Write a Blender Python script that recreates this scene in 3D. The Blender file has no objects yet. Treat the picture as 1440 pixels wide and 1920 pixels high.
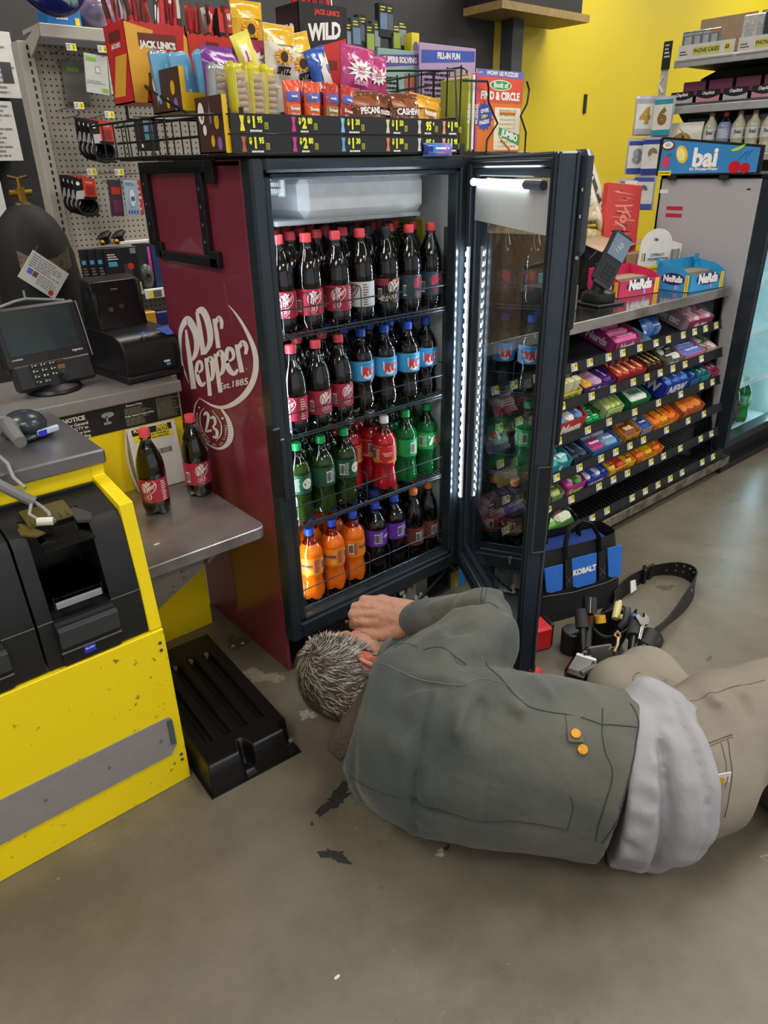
import bpy, bmesh, math, random
import numpy as np
from mathutils import Vector, Matrix, noise
random.seed(7)
PI = math.pi
scene = bpy.context.scene
COL = scene.collection

# ------------------------------------------------------------------ camera
def make_camera():
    yaw, pitch, roll = 0.6956363, 0.45239534, -0.02125489
    f = Vector((math.sin(yaw)*math.cos(pitch), math.cos(yaw)*math.cos(pitch), -math.sin(pitch)))
    r = Vector((math.cos(yaw), -math.sin(yaw), 0)); u = r.cross(f)
    r2 = r*math.cos(roll)+u*math.sin(roll); u2 = -r*math.sin(roll)+u*math.cos(roll)
    cam = bpy.data.cameras.new('camera'); ob = bpy.data.objects.new('camera', cam); COL.objects.link(ob)
    M = Matrix.Identity(4)
    for i in range(3):
        M[i][0] = r2[i]; M[i][1] = u2[i]; M[i][2] = -f[i]
    M[0][3], M[1][3], M[2][3] = -0.88398, -1.49832, 1.37875
    ob.matrix_world = M
    cam.sensor_fit = 'HORIZONTAL'; cam.sensor_width = 36; cam.lens = 36*1331/1440
    cam.clip_start = 0.02
    scene.camera = ob
make_camera()

# ------------------------------------------------------------------ world and exposure
w = bpy.data.worlds.new('store_air'); scene.world = w; w.use_nodes = True
w.node_tree.nodes['Background'].inputs[0].default_value = (0.93, 0.96, 1.0, 1)
w.node_tree.nodes['Background'].inputs[1].default_value = 0.75
scene.view_settings.view_transform = 'Standard'
scene.view_settings.look = 'None'
scene.view_settings.exposure = 0.0
scene.view_settings.gamma = 1.0
scene.view_settings.use_curve_mapping = False
CEIL_W = 15.0       # strength of the ceiling lamps' diffusers
LED_W = 85.0       # strength of the door's light strip

# ------------------------------------------------------------------ helpers
def lin(c):
    c /= 255.0
    return c/12.92 if c <= 0.04045 else ((c+0.055)/1.055)**2.4
def hexc(h):
    h = h.lstrip('#')
    return (lin(int(h[0:2], 16)), lin(int(h[2:4], 16)), lin(int(h[4:6], 16)), 1)
MATS = {}
def mat(name, col='#888888', rough=0.5, metal=0.0, spec=0.5, coat=0.0, emis=0.0, trans=0.0, alpha=1.0,
        var=0.06, vscale=25.0, bump=0.0, bscale=60.0, sss=0.0, col2=None, c2scale=6.0, c2lo=0.45, c2hi=0.65, ior=1.45, sheen=0.0):
    if name in MATS: return MATS[name]
    m = bpy.data.materials.new(name); m.use_nodes = True
    nt = m.node_tree; b = nt.nodes['Principled BSDF']; N = nt.nodes; L = nt.links
    c = hexc(col)
    b.inputs['Base Color'].default_value = c
    b.inputs['Roughness'].default_value = rough; b.inputs['Metallic'].default_value = metal
    b.inputs['Specular IOR Level'].default_value = spec; b.inputs['Coat Weight'].default_value = coat
    b.inputs['Coat Roughness'].default_value = 0.04
    b.inputs['IOR'].default_value = ior
    b.inputs['Transmission Weight'].default_value = trans; b.inputs['Alpha'].default_value = alpha
    if sheen: b.inputs['Sheen Weight'].default_value = sheen
    if sss:
        b.inputs['Subsurface Weight'].default_value = sss; b.inputs['Subsurface Radius'].default_value = (0.02, 0.008, 0.004)
        b.inputs['Subsurface Scale'].default_value = 0.3
    if emis:
        b.inputs['Emission Color'].default_value = c; b.inputs['Emission Strength'].default_value = emis
    tc = N.new('ShaderNodeTexCoord')
    nz = N.new('ShaderNodeTexNoise'); nz.inputs['Scale'].default_value = vscale; nz.inputs['Detail'].default_value = 4
    L.new(tc.outputs['Object'], nz.inputs['Vector'])
    if var > 0:
        mp = N.new('ShaderNodeMapRange'); mp.inputs[1].default_value = 0.3; mp.inputs[2].default_value = 0.7
        mp.inputs[3].default_value = 1-var; mp.inputs[4].default_value = 1+var
        L.new(nz.outputs['Fac'], mp.inputs[0])
        hs = N.new('ShaderNodeHueSaturation'); hs.inputs['Color'].default_value = c
        L.new(mp.outputs[0], hs.inputs['Value'])
        src = hs.outputs[0]
        if col2:
            n2 = N.new('ShaderNodeTexNoise'); n2.inputs['Scale'].default_value = c2scale; n2.inputs['Detail'].default_value = 6
            L.new(tc.outputs['Object'], n2.inputs['Vector'])
            m2 = N.new('ShaderNodeMapRange'); m2.inputs[1].default_value = c2lo; m2.inputs[2].default_value = c2hi
            L.new(n2.outputs['Fac'], m2.inputs[0])
            mx = N.new('ShaderNodeMix'); mx.data_type = 'RGBA'
            L.new(m2.outputs[0], mx.inputs['Factor']); L.new(src, mx.inputs['A']); mx.inputs['B'].default_value = hexc(col2)
            src = mx.outputs['Result']
        L.new(src, b.inputs['Base Color'])
    if bump > 0:
        nb = N.new('ShaderNodeTexNoise'); nb.inputs['Scale'].default_value = bscale; nb.inputs['Detail'].default_value = 3
        L.new(tc.outputs['Object'], nb.inputs['Vector'])
        bp = N.new('ShaderNodeBump'); bp.inputs['Strength'].default_value = bump; bp.inputs['Distance'].default_value = 0.01
        L.new(nb.outputs['Fac'], bp.inputs['Height']); L.new(bp.outputs[0], b.inputs['Normal'])
    MATS[name] = m
    return m
def glass_mat(name, tint='#ffffff', clear=0.9, rough=0.0, gloss=1.0):
    """thin clear sheet: fresnel mirror over a tinted see-through"""
    if name in MATS: return MATS[name]
    m = bpy.data.materials.new(name); m.use_nodes = True; nt = m.node_tree; N = nt.nodes; L = nt.links
    N.remove(N['Principled BSDF']); out = N['Material Output']
    tr = N.new('ShaderNodeBsdfTransparent'); c = hexc(tint); tr.inputs[0].default_value = (c[0]*clear, c[1]*clear, c[2]*clear, 1)
    gl = N.new('ShaderNodeBsdfGlossy'); gl.inputs['Roughness'].default_value = rough
    fr = N.new('ShaderNodeFresnel'); fr.inputs[0].default_value = 1.5
    mu = N.new('ShaderNodeMath'); mu.operation = 'MULTIPLY'; mu.inputs[1].default_value = gloss; mu.use_clamp = True
    mx = N.new('ShaderNodeMixShader')
    L.new(fr.outputs[0], mu.inputs[0]); L.new(mu.outputs[0], mx.inputs[0]); L.new(tr.outputs[0], mx.inputs[1]); L.new(gl.outputs[0], mx.inputs[2])
    L.new(mx.outputs[0], out.inputs[0])
    MATS[name] = m
    return m
def emis_mat(name, col='#ffffff', s=1.0):
    if name in MATS: return MATS[name]
    m = bpy.data.materials.new(name); m.use_nodes = True; nt = m.node_tree; N = nt.nodes
    N.remove(N['Principled BSDF']); e = N.new('ShaderNodeEmission'); e.inputs[0].default_value = hexc(col); e.inputs[1].default_value = s
    nt.links.new(e.outputs[0], N['Material Output'].inputs[0]); MATS[name] = m
    return m

_tc = {}
def tmesh(s, bold=0.0, shear=0.0):
    k = (s, bold, shear)
    if k in _tc: return _tc[k]
    cu = bpy.data.curves.new('t', 'FONT'); cu.body = s; cu.size = 1; cu.align_x = 'CENTER'; cu.align_y = 'CENTER'
    cu.offset = bold; cu.shear = shear; cu.resolution_u = 2
    o = bpy.data.objects.new('t', cu); COL.objects.link(o)
    dg = bpy.context.evaluated_depsgraph_get(); me = bpy.data.meshes.new_from_object(o.evaluated_get(dg))
    v = [(a.co.x, a.co.y) for a in me.vertices]; f = [tuple(p.vertices) for p in me.polygons]
    bpy.data.objects.remove(o); bpy.data.curves.remove(cu); bpy.data.meshes.remove(me)
    _tc[k] = (v, f)
    return _tc[k]

def T(x=0, y=0, z=0): return Matrix.Translation((x, y, z))
def RZ(a): return Matrix.Rotation(a, 4, 'Z')
def RX(a): return Matrix.Rotation(a, 4, 'X')
def RY(a): return Matrix.Rotation(a, 4, 'Y')
def frame(o, x, y):
    """matrix whose local x,y lie along x,y with origin o"""
    o = Vector(o); x = Vector(x).normalized(); y = Vector(y); y = (y-x*y.dot(x)).normalized(); z = x.cross(y)
    M = Matrix.Identity(4)
    for i in range(3): M[i][0] = x[i]; M[i][1] = y[i]; M[i][2] = z[i]; M[i][3] = o[i]
    return M
FRONT = frame((0, 0, 0), (1, 0, 0), (0, 0, 1))      # text facing -y
LEFT = frame((0, 0, 0), (0, -1, 0), (0, 0, 1))      # text facing -x

class MB:
    def __init__(s): s.v = []; s.f = []; s.mi = []; s.mats = []
    def m(s, mt):
        if mt not in s.mats: s.mats.append(mt)
        return s.mats.index(mt)
    def add(s, vs, fs, mt, M=None):
        b = len(s.v); i = s.m(mt)
        if M is not None: vs = [M @ Vector(p) for p in vs]
        s.v.extend([tuple(p) for p in vs])
        for f in fs: s.f.append(tuple(b+k for k in f)); s.mi.append(i)
        return s
    def box(s, x0, x1, y0, y1, z0, z1, mt, b=0.0, M=None):
        if x0 > x1: x0, x1 = x1, x0
        if y0 > y1: y0, y1 = y1, y0
        if z0 > z1: z0, z1 = z1, z0
        c = ((x0+x1)/2, (y0+y1)/2, (z0+z1)/2); h = ((x1-x0)/2, (y1-y0)/2, (z1-z0)/2)
        if b <= 0:
            vs = [(c[0]+i*h[0], c[1]+j*h[1], c[2]+k*h[2]) for i in (-1, 1) for j in (-1, 1) for k in (-1, 1)]
            return s.add(vs, [(0, 1, 3, 2), (4, 6, 7, 5), (0, 4, 5, 1), (2, 3, 7, 6), (0, 2, 6, 4), (1, 5, 7, 3)], mt, M)
        b = min(b, min(h)*0.9)
        vs = []; ix = {}
        for i in (-1, 1):
            for j in (-1, 1):
                for k in (-1, 1):
                    sg = (i, j, k)
                    for a in range(3):
                        p = [c[q]+sg[q]*(h[q] if q == a else h[q]-b) for q in range(3)]
                        ix[(sg, a)] = len(vs); vs.append(p)
        fs = []
        for a in range(3):
            p, q = [t for t in range(3) if t != a]
            for sgn in (-1, 1):
                loop = []
                for (u, v2) in ((-1, -1), (1, -1), (1, 1), (-1, 1)):
                    sg = [0, 0, 0]; sg[a] = sgn; sg[p] = u; sg[q] = v2; loop.append(ix[(tuple(sg), a)])
                fs.append(loop)
        for a in range(3):
            p, q = [t for t in range(3) if t != a]
            for u in (-1, 1):
                for v2 in (-1, 1):
                    s1 = [0, 0, 0]; s1[a] = -1; s1[p] = u; s1[q] = v2; s2 = list(s1); s2[a] = 1
                    s1 = tuple(s1); s2 = tuple(s2)
                    fs.append([ix[(s1, p)], ix[(s1, q)], ix[(s2, q)], ix[(s2, p)]])
        for i in (-1, 1):
            for j in (-1, 1):
                for k in (-1, 1): fs.append([ix[((i, j, k), a)] for a in range(3)])
        return s.add(vs, fs, mt, M)
    def tube(s, pts, r, mt, n=8, closed=False, M=None, flat=1.0, up=None):
        P = [Vector(p) for p in pts]; k = len(P)
        R = r if isinstance(r, (list, tuple)) else [r]*k
        tan = []
        for i in range(k):
            a = P[(i-1) % k] if (closed or i > 0) else P[i]; b = P[(i+1) % k] if (closed or i < k-1) else P[i]
            t = (b-a); tan.append(t.normalized() if t.length > 1e-9 else Vector((0, 0, 1)))
        nrm = Vector(up) if up is not None else (Vector((0, 0, 1)) if abs(tan[0].z) < 0.9 else Vector((1, 0, 0)))
        vs = []
        for i in range(k):
            nrm = nrm - tan[i]*nrm.dot(tan[i])
            if nrm.length < 1e-6: nrm = tan[i].orthogonal()
            nrm.normalize(); bi = tan[i].cross(nrm)
            for j in range(n):
                a = 2*PI*j/n
                vs.append(P[i]+nrm*(math.cos(a)*R[i]*flat)+bi*(math.sin(a)*R[i]))
        fs = []
        for i in range(k if closed else k-1):
            for j in range(n):
                a = i*n+j; b = i*n+(j+1) % n; c = ((i+1) % k)*n+(j+1) % n; d = ((i+1) % k)*n+j
                fs.append((a, b, c, d))
        if not closed:
            fs.append(tuple(range(n))[::-1]); fs.append(tuple((k-1)*n+j for j in range(n)))
        return s.add(vs, fs, mt, M)
    def cyl(s, a, b, r, mt, n=12, r2=None, M=None):
        return s.tube([a, b], [r, r if r2 is None else r2], mt, n, M=M)
    def lathe(s, prof, mt, n=24, M=None, fn=None, cap=True):
        vs = []; k = len(prof)
        for (r, z) in prof:
            for j in range(n):
                a = 2*PI*j/n; rr, zz = (r, z) if fn is None else fn(r, z, a)
                vs.append((rr*math.cos(a), rr*math.sin(a), zz))
        fs = [(i*n+j, i*n+(j+1) % n, (i+1)*n+(j+1) % n, (i+1)*n+j) for i in range(k-1) for j in range(n)]
        if cap:
            if prof[0][0] > 1e-6: fs.append(tuple(range(n))[::-1])
            if prof[-1][0] > 1e-6: fs.append(tuple((k-1)*n+j for j in range(n)))
        return s.add(vs, fs, mt, M)
    def prism(s, poly, z0, z1, mt, M=None):
        n = len(poly); vs = [(x, y, z0) for x, y in poly]+[(x, y, z1) for x, y in poly]
        fs = [tuple(range(n))[::-1], tuple(range(n, 2*n))]+[(i, (i+1) % n, n+(i+1) % n, n+i) for i in range(n)]
        return s.add(vs, fs, mt, M)
    def flat(s, poly, mt, M=None, z=0.0):
        return s.add([(x, y, z) for x, y in poly], [tuple(range(len(poly)))], mt, M)
    def rect(s, x0, x1, y0, y1, mt, M=None, z=0.0): return s.flat([(x0, y0), (x1, y0), (x1, y1), (x0, y1)], mt, M, z)
    def sphere(s, c, r, mt, n=12, k=8, M=None, sc=(1, 1, 1)):
        prof = [(max(1e-5, math.sin(PI*i/k))*1.0, -math.cos(PI*i/k)) for i in range(k+1)]
        MM = Matrix.Translation(c) @ Matrix.Diagonal((r*sc[0], r*sc[1], r*sc[2], 1))
        return s.lathe(prof, mt, n, (M @ MM) if M is not None else MM, cap=False)
    def grid(s, fn, nu, nv, mt, M=None):
        vs = [fn(i/nu, j/nv) for j in range(nv+1) for i in range(nu+1)]
        fs = [(j*(nu+1)+i, j*(nu+1)+i+1, (j+1)*(nu+1)+i+1, (j+1)*(nu+1)+i) for j in range(nv) for i in range(nu)]
        return s.add(vs, fs, mt, M)
    def text(s, t, size, mt, M=None, x=0, y=0, z=0.0006, bold=0.0, shear=0.0, sx=1.0, fn=None, rot=0.0):
        v, f = tmesh(t, bold, shear); ca, sa = math.cos(rot), math.sin(rot)
        q = [(x+(a*size*sx)*ca-(b*size)*sa, y+(a*size*sx)*sa+(b*size)*ca, z) for a, b in v]
        if fn: q = [fn(*p) for p in q]
        return s.add(q, f, mt, M)
    def pillow(s, w, h, t, mt, M=None, n=8, crimp=0.12, seed=0, top=None, tmat=None):
        """a sealed film pouch standing in local xy, thickness along z"""
        rn = random.Random(seed)
        ph = [rn.uniform(0, 6) for _ in range(4)]
        def thick(u, v):
            e = max(0.0, 1-abs(2*u-1)**3)
            g = min(1.0, max(0.0, (v-crimp)/0.25), max(0.0, (1-crimp-v)/0.25)) if crimp > 0 else 1-abs(2*v-1)**3
            return t*0.5*(e**0.6)*max(0, g)**0.6+0.0008
        for sgn in (1, -1):
            def fn(u, v):
                d = thick(u, v); wr = 0.10*t*math.sin(9*u+5*v+ph[0])*math.sin(7*v-4*u+ph[1])
                k = 1-0.05*math.sin(PI*v)
                return ((u-0.5)*w*k, (v-0.5)*h, sgn*(d+(wr if d > 0.002 else 0)))
            s.grid(fn, n, n+4, mt, M)
            if top and tmat: pass
        return s
    def build(s, name, parent=None, smooth=True, ang=35, weld=True, sol=0.0, sub=0, bev=0.0):
        me = bpy.data.meshes.new(name); me.from_pydata(s.v, [], s.f)
        for mt in s.mats: me.materials.append(mt)
        me.polygons.foreach_set('material_index', s.mi)
        bm = bmesh.new(); bm.from_mesh(me)
        if weld: bmesh.ops.remove_doubles(bm, verts=bm.verts, dist=1e-6)
        bmesh.ops.recalc_face_normals(bm, faces=bm.faces)
        bm.to_mesh(me); bm.free()
        if smooth:
            me.polygons.foreach_set('use_smooth', [True]*len(me.polygons)); me.set_sharp_from_angle(angle=math.radians(ang))
        o = bpy.data.objects.new(name, me); COL.objects.link(o)
        if parent is not None: o.parent = parent
        if sol: md = o.modifiers.new('solid', 'SOLIDIFY'); md.thickness = sol; md.offset = 0
        if bev: md = o.modifiers.new('bevel', 'BEVEL'); md.width = bev; md.segments = 2; md.limit_method = 'ANGLE'; md.angle_limit = 0.7
        if sub: md = o.modifiers.new('sub', 'SUBSURF'); md.levels = sub; md.render_levels = sub
        return o
def tag(o, label=None, cat=None, group=None, kind=None):
    if label: o['label'] = label
    if cat: o['category'] = cat
    if group: o['group'] = group
    if kind: o['kind'] = kind
    return o
def empty(name, loc=(0, 0, 0), rz=0.0, label=None, cat=None, group=None):
    o = bpy.data.objects.new(name, None); COL.objects.link(o); o.location = loc; o.rotation_euler = (0, 0, rz)
    o.empty_display_size = 0.05
    return tag(o, label, cat, group)
def struct(name, mb, parent=None, **k):
    o = mb.build(name, parent, **k); o['kind'] = 'structure'; return o
ORDW = ['first', 'second', 'third', 'fourth', 'fifth', 'sixth', 'seventh', 'eighth', 'ninth', 'tenth']
def where(base, extra):
    return base+extra if len((base+extra).split()) <= 16 else base
_kid = {}
def reg(o, ch): _kid[o.name] = list(ch); return o
def dup(o, M=None, label=None, cat=None, group=None):
    """copy a thing and each of its parts (meshes shared)"""
    def cp(a, par):
        c = a.copy(); COL.objects.link(c)
        if par is not None: c.parent = par
        _kid[c.name] = [cp(b, c) for b in _kid.get(a.name, [])]
        return c
    c = cp(o, None)
    if M is not None: c.matrix_world = M
    return tag(c, label, cat, group)
def ribbon(pts, res=5):
    """pts: (x, y, width) centre line -> polygon strips, Catmull-Rom smoothed; returns list of (L, R) pairs"""
    P = [np.array(p, float) for p in pts]; P = [2*P[0]-P[1]]+P+[2*P[-1]-P[-2]]; C = []
    for i in range(1, len(P)-2):
        for k in range(res):
            t = k/res; a, b, c, d = P[i-1:i+3]
            C.append(0.5*((2*b)+(c-a)*t+(2*a-5*b+4*c-d)*t*t+(3*b-a-3*c+d)*t**3))
    C.append(P[-2]); out = []
    for i, c in enumerate(C):
        t = C[min(i+1, len(C)-1)]-C[max(i-1, 0)]; n = np.array([-t[1], t[0]]); n = n/(np.linalg.norm(n)+1e-9)
        w = max(c[2], 1e-6)/2; out.append(((c[0]+n[0]*w, c[1]+n[1]*w), (c[0]-n[0]*w, c[1]-n[1]*w)))
    return out
def add_ribbon(mb, pts, mt, fn, res=5):
    pr = ribbon(pts, res); vs = []; fs = []
    for a, b in pr: vs += [fn(*a), fn(*b)]
    for i in range(len(pr)-1): fs.append((2*i, 2*i+1, 2*i+3, 2*i+2))
    mb.add(vs, fs, mt)
def lines(mb, mt, M, x0, x1, y0, y1, n, seed=0, h=0.45, fn=None, z=0.0007):
    """rows of fine print, too small to read"""
    rn = random.Random(seed); dy = (y1-y0)/n
    for i in range(n):
        y = y1-(i+0.5)*dy; x = x0; e = x0+(x1-x0)*rn.uniform(0.6, 1)
        while x < e:
            wd = (x1-x0)*rn.uniform(0.06, 0.2); xe = min(x+wd, e)
            q = [(x, y-dy*h/2), (xe, y-dy*h/2), (xe, y+dy*h/2), (x, y+dy*h/2)]
            if fn: mb.add([fn(a, b, z) for a, b in q], [(0, 1, 2, 3)], mt, M)
            else: mb.flat(q, mt, M, z)
            x = xe+(x1-x0)*0.025
def barcode(mb, x0, x1, y0, y1, M=None, fn=None, seed=3, z=0.0008):
    rn = random.Random(seed); wh = mat('label_white', '#e9e9e6', 0.5); bk = mat('ink_black', '#151515', 0.5)
    def q(a, b, c, d, mt, zz):
        p = [(a, c), (b, c), (b, d), (a, d)]
        if fn: mb.add([fn(x, y, zz) for x, y in p], [(0, 1, 2, 3)], mt, M)
        else: mb.flat(p, mt, M, zz)
    q(x0, x1, y0, y1, wh, z); W = x1-x0; x = x0+W*0.06
    while x < x1-W*0.08:
        wd = W*rn.choice((0.02, 0.03, 0.05)); q(x, x+wd, y0+(y1-y0)*0.12, y1-(y1-y0)*0.08, bk, z+0.0003); x += wd+W*rn.choice((0.02, 0.035))
# ------------------------------------------------------------------ the room
def concrete():
    m = bpy.data.materials.new('polished_concrete'); m.use_nodes = True; nt = m.node_tree; N = nt.nodes; L = nt.links
    b = N['Principled BSDF']; tc = N.new('ShaderNodeTexCoord')
    def nz(sc, det=6, rough=0.55, dist=0.0):
        n = N.new('ShaderNodeTexNoise'); n.inputs['Scale'].default_value = sc; n.inputs['Detail'].default_value = det
        n.inputs['Roughness'].default_value = rough; n.inputs['Distortion'].default_value = dist
        L.new(tc.outputs['Object'], n.inputs['Vector']); return n
    def ramp(src, stops):
        r = N.new('ShaderNodeValToRGB'); e = r.color_ramp.elements
        e[0].position = stops[0][0]; e[0].color = stops[0][1]; e[1].position = stops[-1][0]; e[1].color = stops[-1][1]
        for p, c in stops[1:-1]: x = e.new(p); x.color = c
        L.new(src, r.inputs[0]); return r
    base = ramp(nz(1.6, 8, 0.6, 0.6).outputs['Fac'], [(0.3, hexc('#5f594d')), (0.5, hexc('#716a5c')), (0.7, hexc('#80796a'))])
    fine = ramp(nz(14, 10, 0.7).outputs['Fac'], [(0.35, (0.86, 0.86, 0.86, 1)), (0.65, (1.1, 1.1, 1.1, 1))])
    mx = N.new('ShaderNodeMix'); mx.data_type = 'RGBA'; mx.blend_type = 'MULTIPLY'; mx.inputs['Factor'].default_value = 0.8
    L.new(base.outputs[0], mx.inputs['A']); L.new(fine.outputs[0], mx.inputs['B'])
    # pale scuffs and fine specks
    sp = ramp(nz(42, 2, 0.5).outputs['Fac'], [(0.755, (0, 0, 0, 1)), (0.785, (1, 1, 1, 1))])
    m2 = N.new('ShaderNodeMix'); m2.data_type = 'RGBA'; L.new(sp.outputs[0], m2.inputs['Factor'])
    L.new(mx.outputs['Result'], m2.inputs['A']); m2.inputs['B'].default_value = hexc('#a39d8c')
    dk = ramp(nz(33, 2, 0.5).outputs['Fac'], [(0.755, (0, 0, 0, 1)), (0.79, (1, 1, 1, 1))])
    m3 = N.new('ShaderNodeMix'); m3.data_type = 'RGBA'; L.new(dk.outputs[0], m3.inputs['Factor'])
    L.new(m2.outputs['Result'], m3.inputs['A']); m3.inputs['B'].default_value = hexc('#3a352d')
    # grime where the cabinets meet the floor: dirt patches kept inside a band in front of the counter and beside the cooler
    L.new(m3.outputs['Result'], b.inputs['Base Color'])
    rr = ramp(nz(2.2, 5).outputs['Fac'], [(0.3, (0.24, 0.24, 0.24, 1)), (0.7, (0.42, 0.42, 0.42, 1))])
    L.new(rr.outputs[0], b.inputs['Roughness'])
    bp = N.new('ShaderNodeBump'); bp.inputs['Strength'].default_value = 0.12; bp.inputs['Distance'].default_value = 0.004
    L.new(nz(9, 8, 0.6).outputs['Fac'], bp.inputs['Height']); L.new(bp.outputs[0], b.inputs['Normal'])
    b.inputs['Specular IOR Level'].default_value = 0.5
    return m
CONC = concrete()
YEL = mat('yellow_paint', '#f8dc12', 0.42, var=0.03, vscale=3, bump=0.02, bscale=200)
DARKW = mat('dark_wall_paint', '#3b3c3e', 0.6, var=0.04, vscale=3)
BLK = mat('black_plastic', '#141416', 0.38, var=0.08)
BLKM = mat('black_powder_coat', '#101215', 0.45, spec=0.5, bump=0.03, bscale=400)
STEEL = mat('brushed_steel', '#b9b6b6', 0.36, metal=0.85, var=0.12, vscale=9, col2='#8b8580', c2scale=5, bump=0.01, bscale=300)
WHITE = mat('white_plastic', '#e4e6e6', 0.45)
PAPER = mat('white_paper', '#dfdeda', 0.7)
INK = mat('ink_black', '#151515', 0.5)
GREY = mat('grey_plastic', '#6b6a6b', 0.5)
LW = mat('label_white', '#e9e9e6', 0.5)
LY = mat('tag_yellow', '#f1e02a', 0.5)
RED = mat('cap_red', '#d83a44', 0.35)

b = MB(); b.box(-4.5, 8.5, -5.5, 2.2, -0.10, 0, CONC); struct('floor', b)
b = MB(); b.box(-4.5, 8.5, -5.5, 2.2, 3.1, 3.2, mat('ceiling_tile', '#d9d8d2', 0.9, bump=0.1, bscale=80)); struct('ceiling', b)
b = MB(); b.box(-4.5, 3.05, 2.05, 2.2, 0, 3.1, DARKW); struct('wall_back', b)
YW = mat('yellow_wall_paint', '#d0bb20', 0.55, var=0.02, vscale=2)
b = MB(); b.box(3.05, 8.5, 2.05, 2.2, 0, 3.1, YW)
b.box(4.03, 4.06, 2.04, 2.06, 1.70, 1.82, INK); b.box(4.66, 4.78, 2.04, 2.06, 1.38, 1.40, INK)
struct('wall_yellow', b)
b = MB(); b.box(8.3, 8.5, -5.5, 2.05, 0, 3.1, mat('far_wall_paint', '#c9c6bd', 0.8)); struct('wall_right', b)
b = MB(); b.box(-4.5, -4.3, -5.5, 2.05, 0, 3.1, mat('far_wall_paint')); struct('wall_left', b)
b = MB(); b.box(3.03, 3.13, 1.88, 1.98, 0, 3.1, mat('column_paint', '#3f4346', 0.5), 0.004); struct('trim_1', b)
# header beam that meets the column top
b = MB(); b.box(2.75, 3.50, 1.74, 2.0, 2.20, 2.40, mat('beam_black', '#1b1b1c', 0.6)); b.box(2.74, 3.56, 1.72, 2.02, 2.165, 2.205, mat('beam_wood', '#8d7648', 0.6, var=0.15)); struct('trim_2', b)
# floor saw-cut joint
b = MB(); b.tube([(0.42, -1.20, 0.0002), (0.45, -1.6, 0.0002), (0.35, -2.6, 0.0002)], 0.0015, mat('joint_line', '#928c7e', 0.7), 4); 
b.tube([(0.42, -1.20, 0.0002), (1.2, -1.62, 0.0002), (2.2, -2.2, 0.0002)], 0.0015, mat('joint_line'), 4)
struct('trim_3', b)
# ceiling troffers
for i, (x, y) in enumerate([(-1.9, -3.4), (0.9, -3.4), (3.7, -3.4), (6.3, -3.4), (-1.9, -1.1), (0.9, -1.1), (3.7, -1.1), (6.3, -1.1), (-1.9, 1.1), (0.9, 1.1), (3.7, 1.1), (6.3, 1.1)]):
    r = empty('ceiling_light', (x, y, 3.1), 0, 'long recessed ceiling light with a white diffuser', 'light', 'ceiling lights over the shop floor')
    b = MB(); b.box(-0.62, 0.62, -0.32, -0.30, -0.03, -0.0, WHITE); b.box(-0.62, 0.62, 0.30, 0.32, -0.03, -0.0, WHITE); b.box(-0.62, -0.60, -0.3, 0.3, -0.03, 0, WHITE); b.box(0.60, 0.62, -0.3, 0.3, -0.03, 0, WHITE); b.build('frame', r)
    b = MB(); b.box(-0.6, 0.6, -0.3, 0.3, -0.022, -0.012, emis_mat('lamp_diffuser', '#fffaf0', CEIL_W)); b.build('diffuser', r)
# ------------------------------------------------------------------ logo art, digitised as centre lines with widths
LG = [[(225,985,8),(170,860,20),(120,700,35),(100,500,45),(120,360,60),(200,265,85),(270,325,88),(318,430,80),(330,560,70),(305,660,55),(265,712,35)],
 [(185,372,26),(205,520,52),(235,700,62),(290,1055,72)],
 [(330,178,40),(362,330,58),(390,480,62),(418,650,66)],[(325,180,45),(400,165,78),(462,260,80),(500,420,75),(490,540,62),(425,640,45)],
 [(548,252,46),(575,400,50),(600,575,52)],[(565,310,34),(600,243,48),(636,285,44),(636,362,34)],
 [(335,872,24),(398,820,34),(385,738,38),(342,748,44),(328,850,48),(360,960,58),(402,1010,44),(442,972,22)],
 [(448,690,42),(475,900,48),(500,1140,50)],[(460,728,36),(508,692,56),(534,800,54),(528,920,44),(486,965,24)],
 [(562,640,42),(590,850,50),(625,1100,52)],[(575,668,40),(630,622,58),(662,730,58),(652,840,48),(612,896,24)],
 [(692,742,24),(770,690,34),(758,600,44),(706,592,48),(694,720,50),(728,830,60),(780,874,48),(822,820,28)],
 [(808,535,46),(835,700,50),(866,858,50)],[(828,580,38),(870,512,54),(910,560,44),(904,648,34)],
 [(715,105,5),(800,200,22),(900,360,35),(985,570,50),(1010,760,55),(980,960,60),(900,1120,65),(790,1230,60),(660,1285,45),(540,1265,28),(440,1210,15),(365,1165,6)],
 [(365,1170,8),(310,1260,15),(297,1400,14),(340,1560,14),(430,1720,12),(540,1810,20),(640,1820,40),(720,1740,60),(745,1600,62),(710,1430,45),(640,1310,22)],
 [(430,1290,6),(385,1350,12),(375,1450,12),(410,1590,10),(490,1695,5)],[(525,1320,5),(590,1410,10),(635,1510,14),(630,1640,14),(575,1725,5)],
 [(424,1385,22),(452,1350,34),(482,1400,36),(470,1490,32),(448,1595,26)],[(446,1596,30),(480,1592,32),(522,1580,30)],
 [(508,1425,24),(545,1408,34),(566,1480,32),(535,1542,22)],[(540,1545,24),(585,1590,36),(580,1672,38),(534,1662,24)]]
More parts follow.
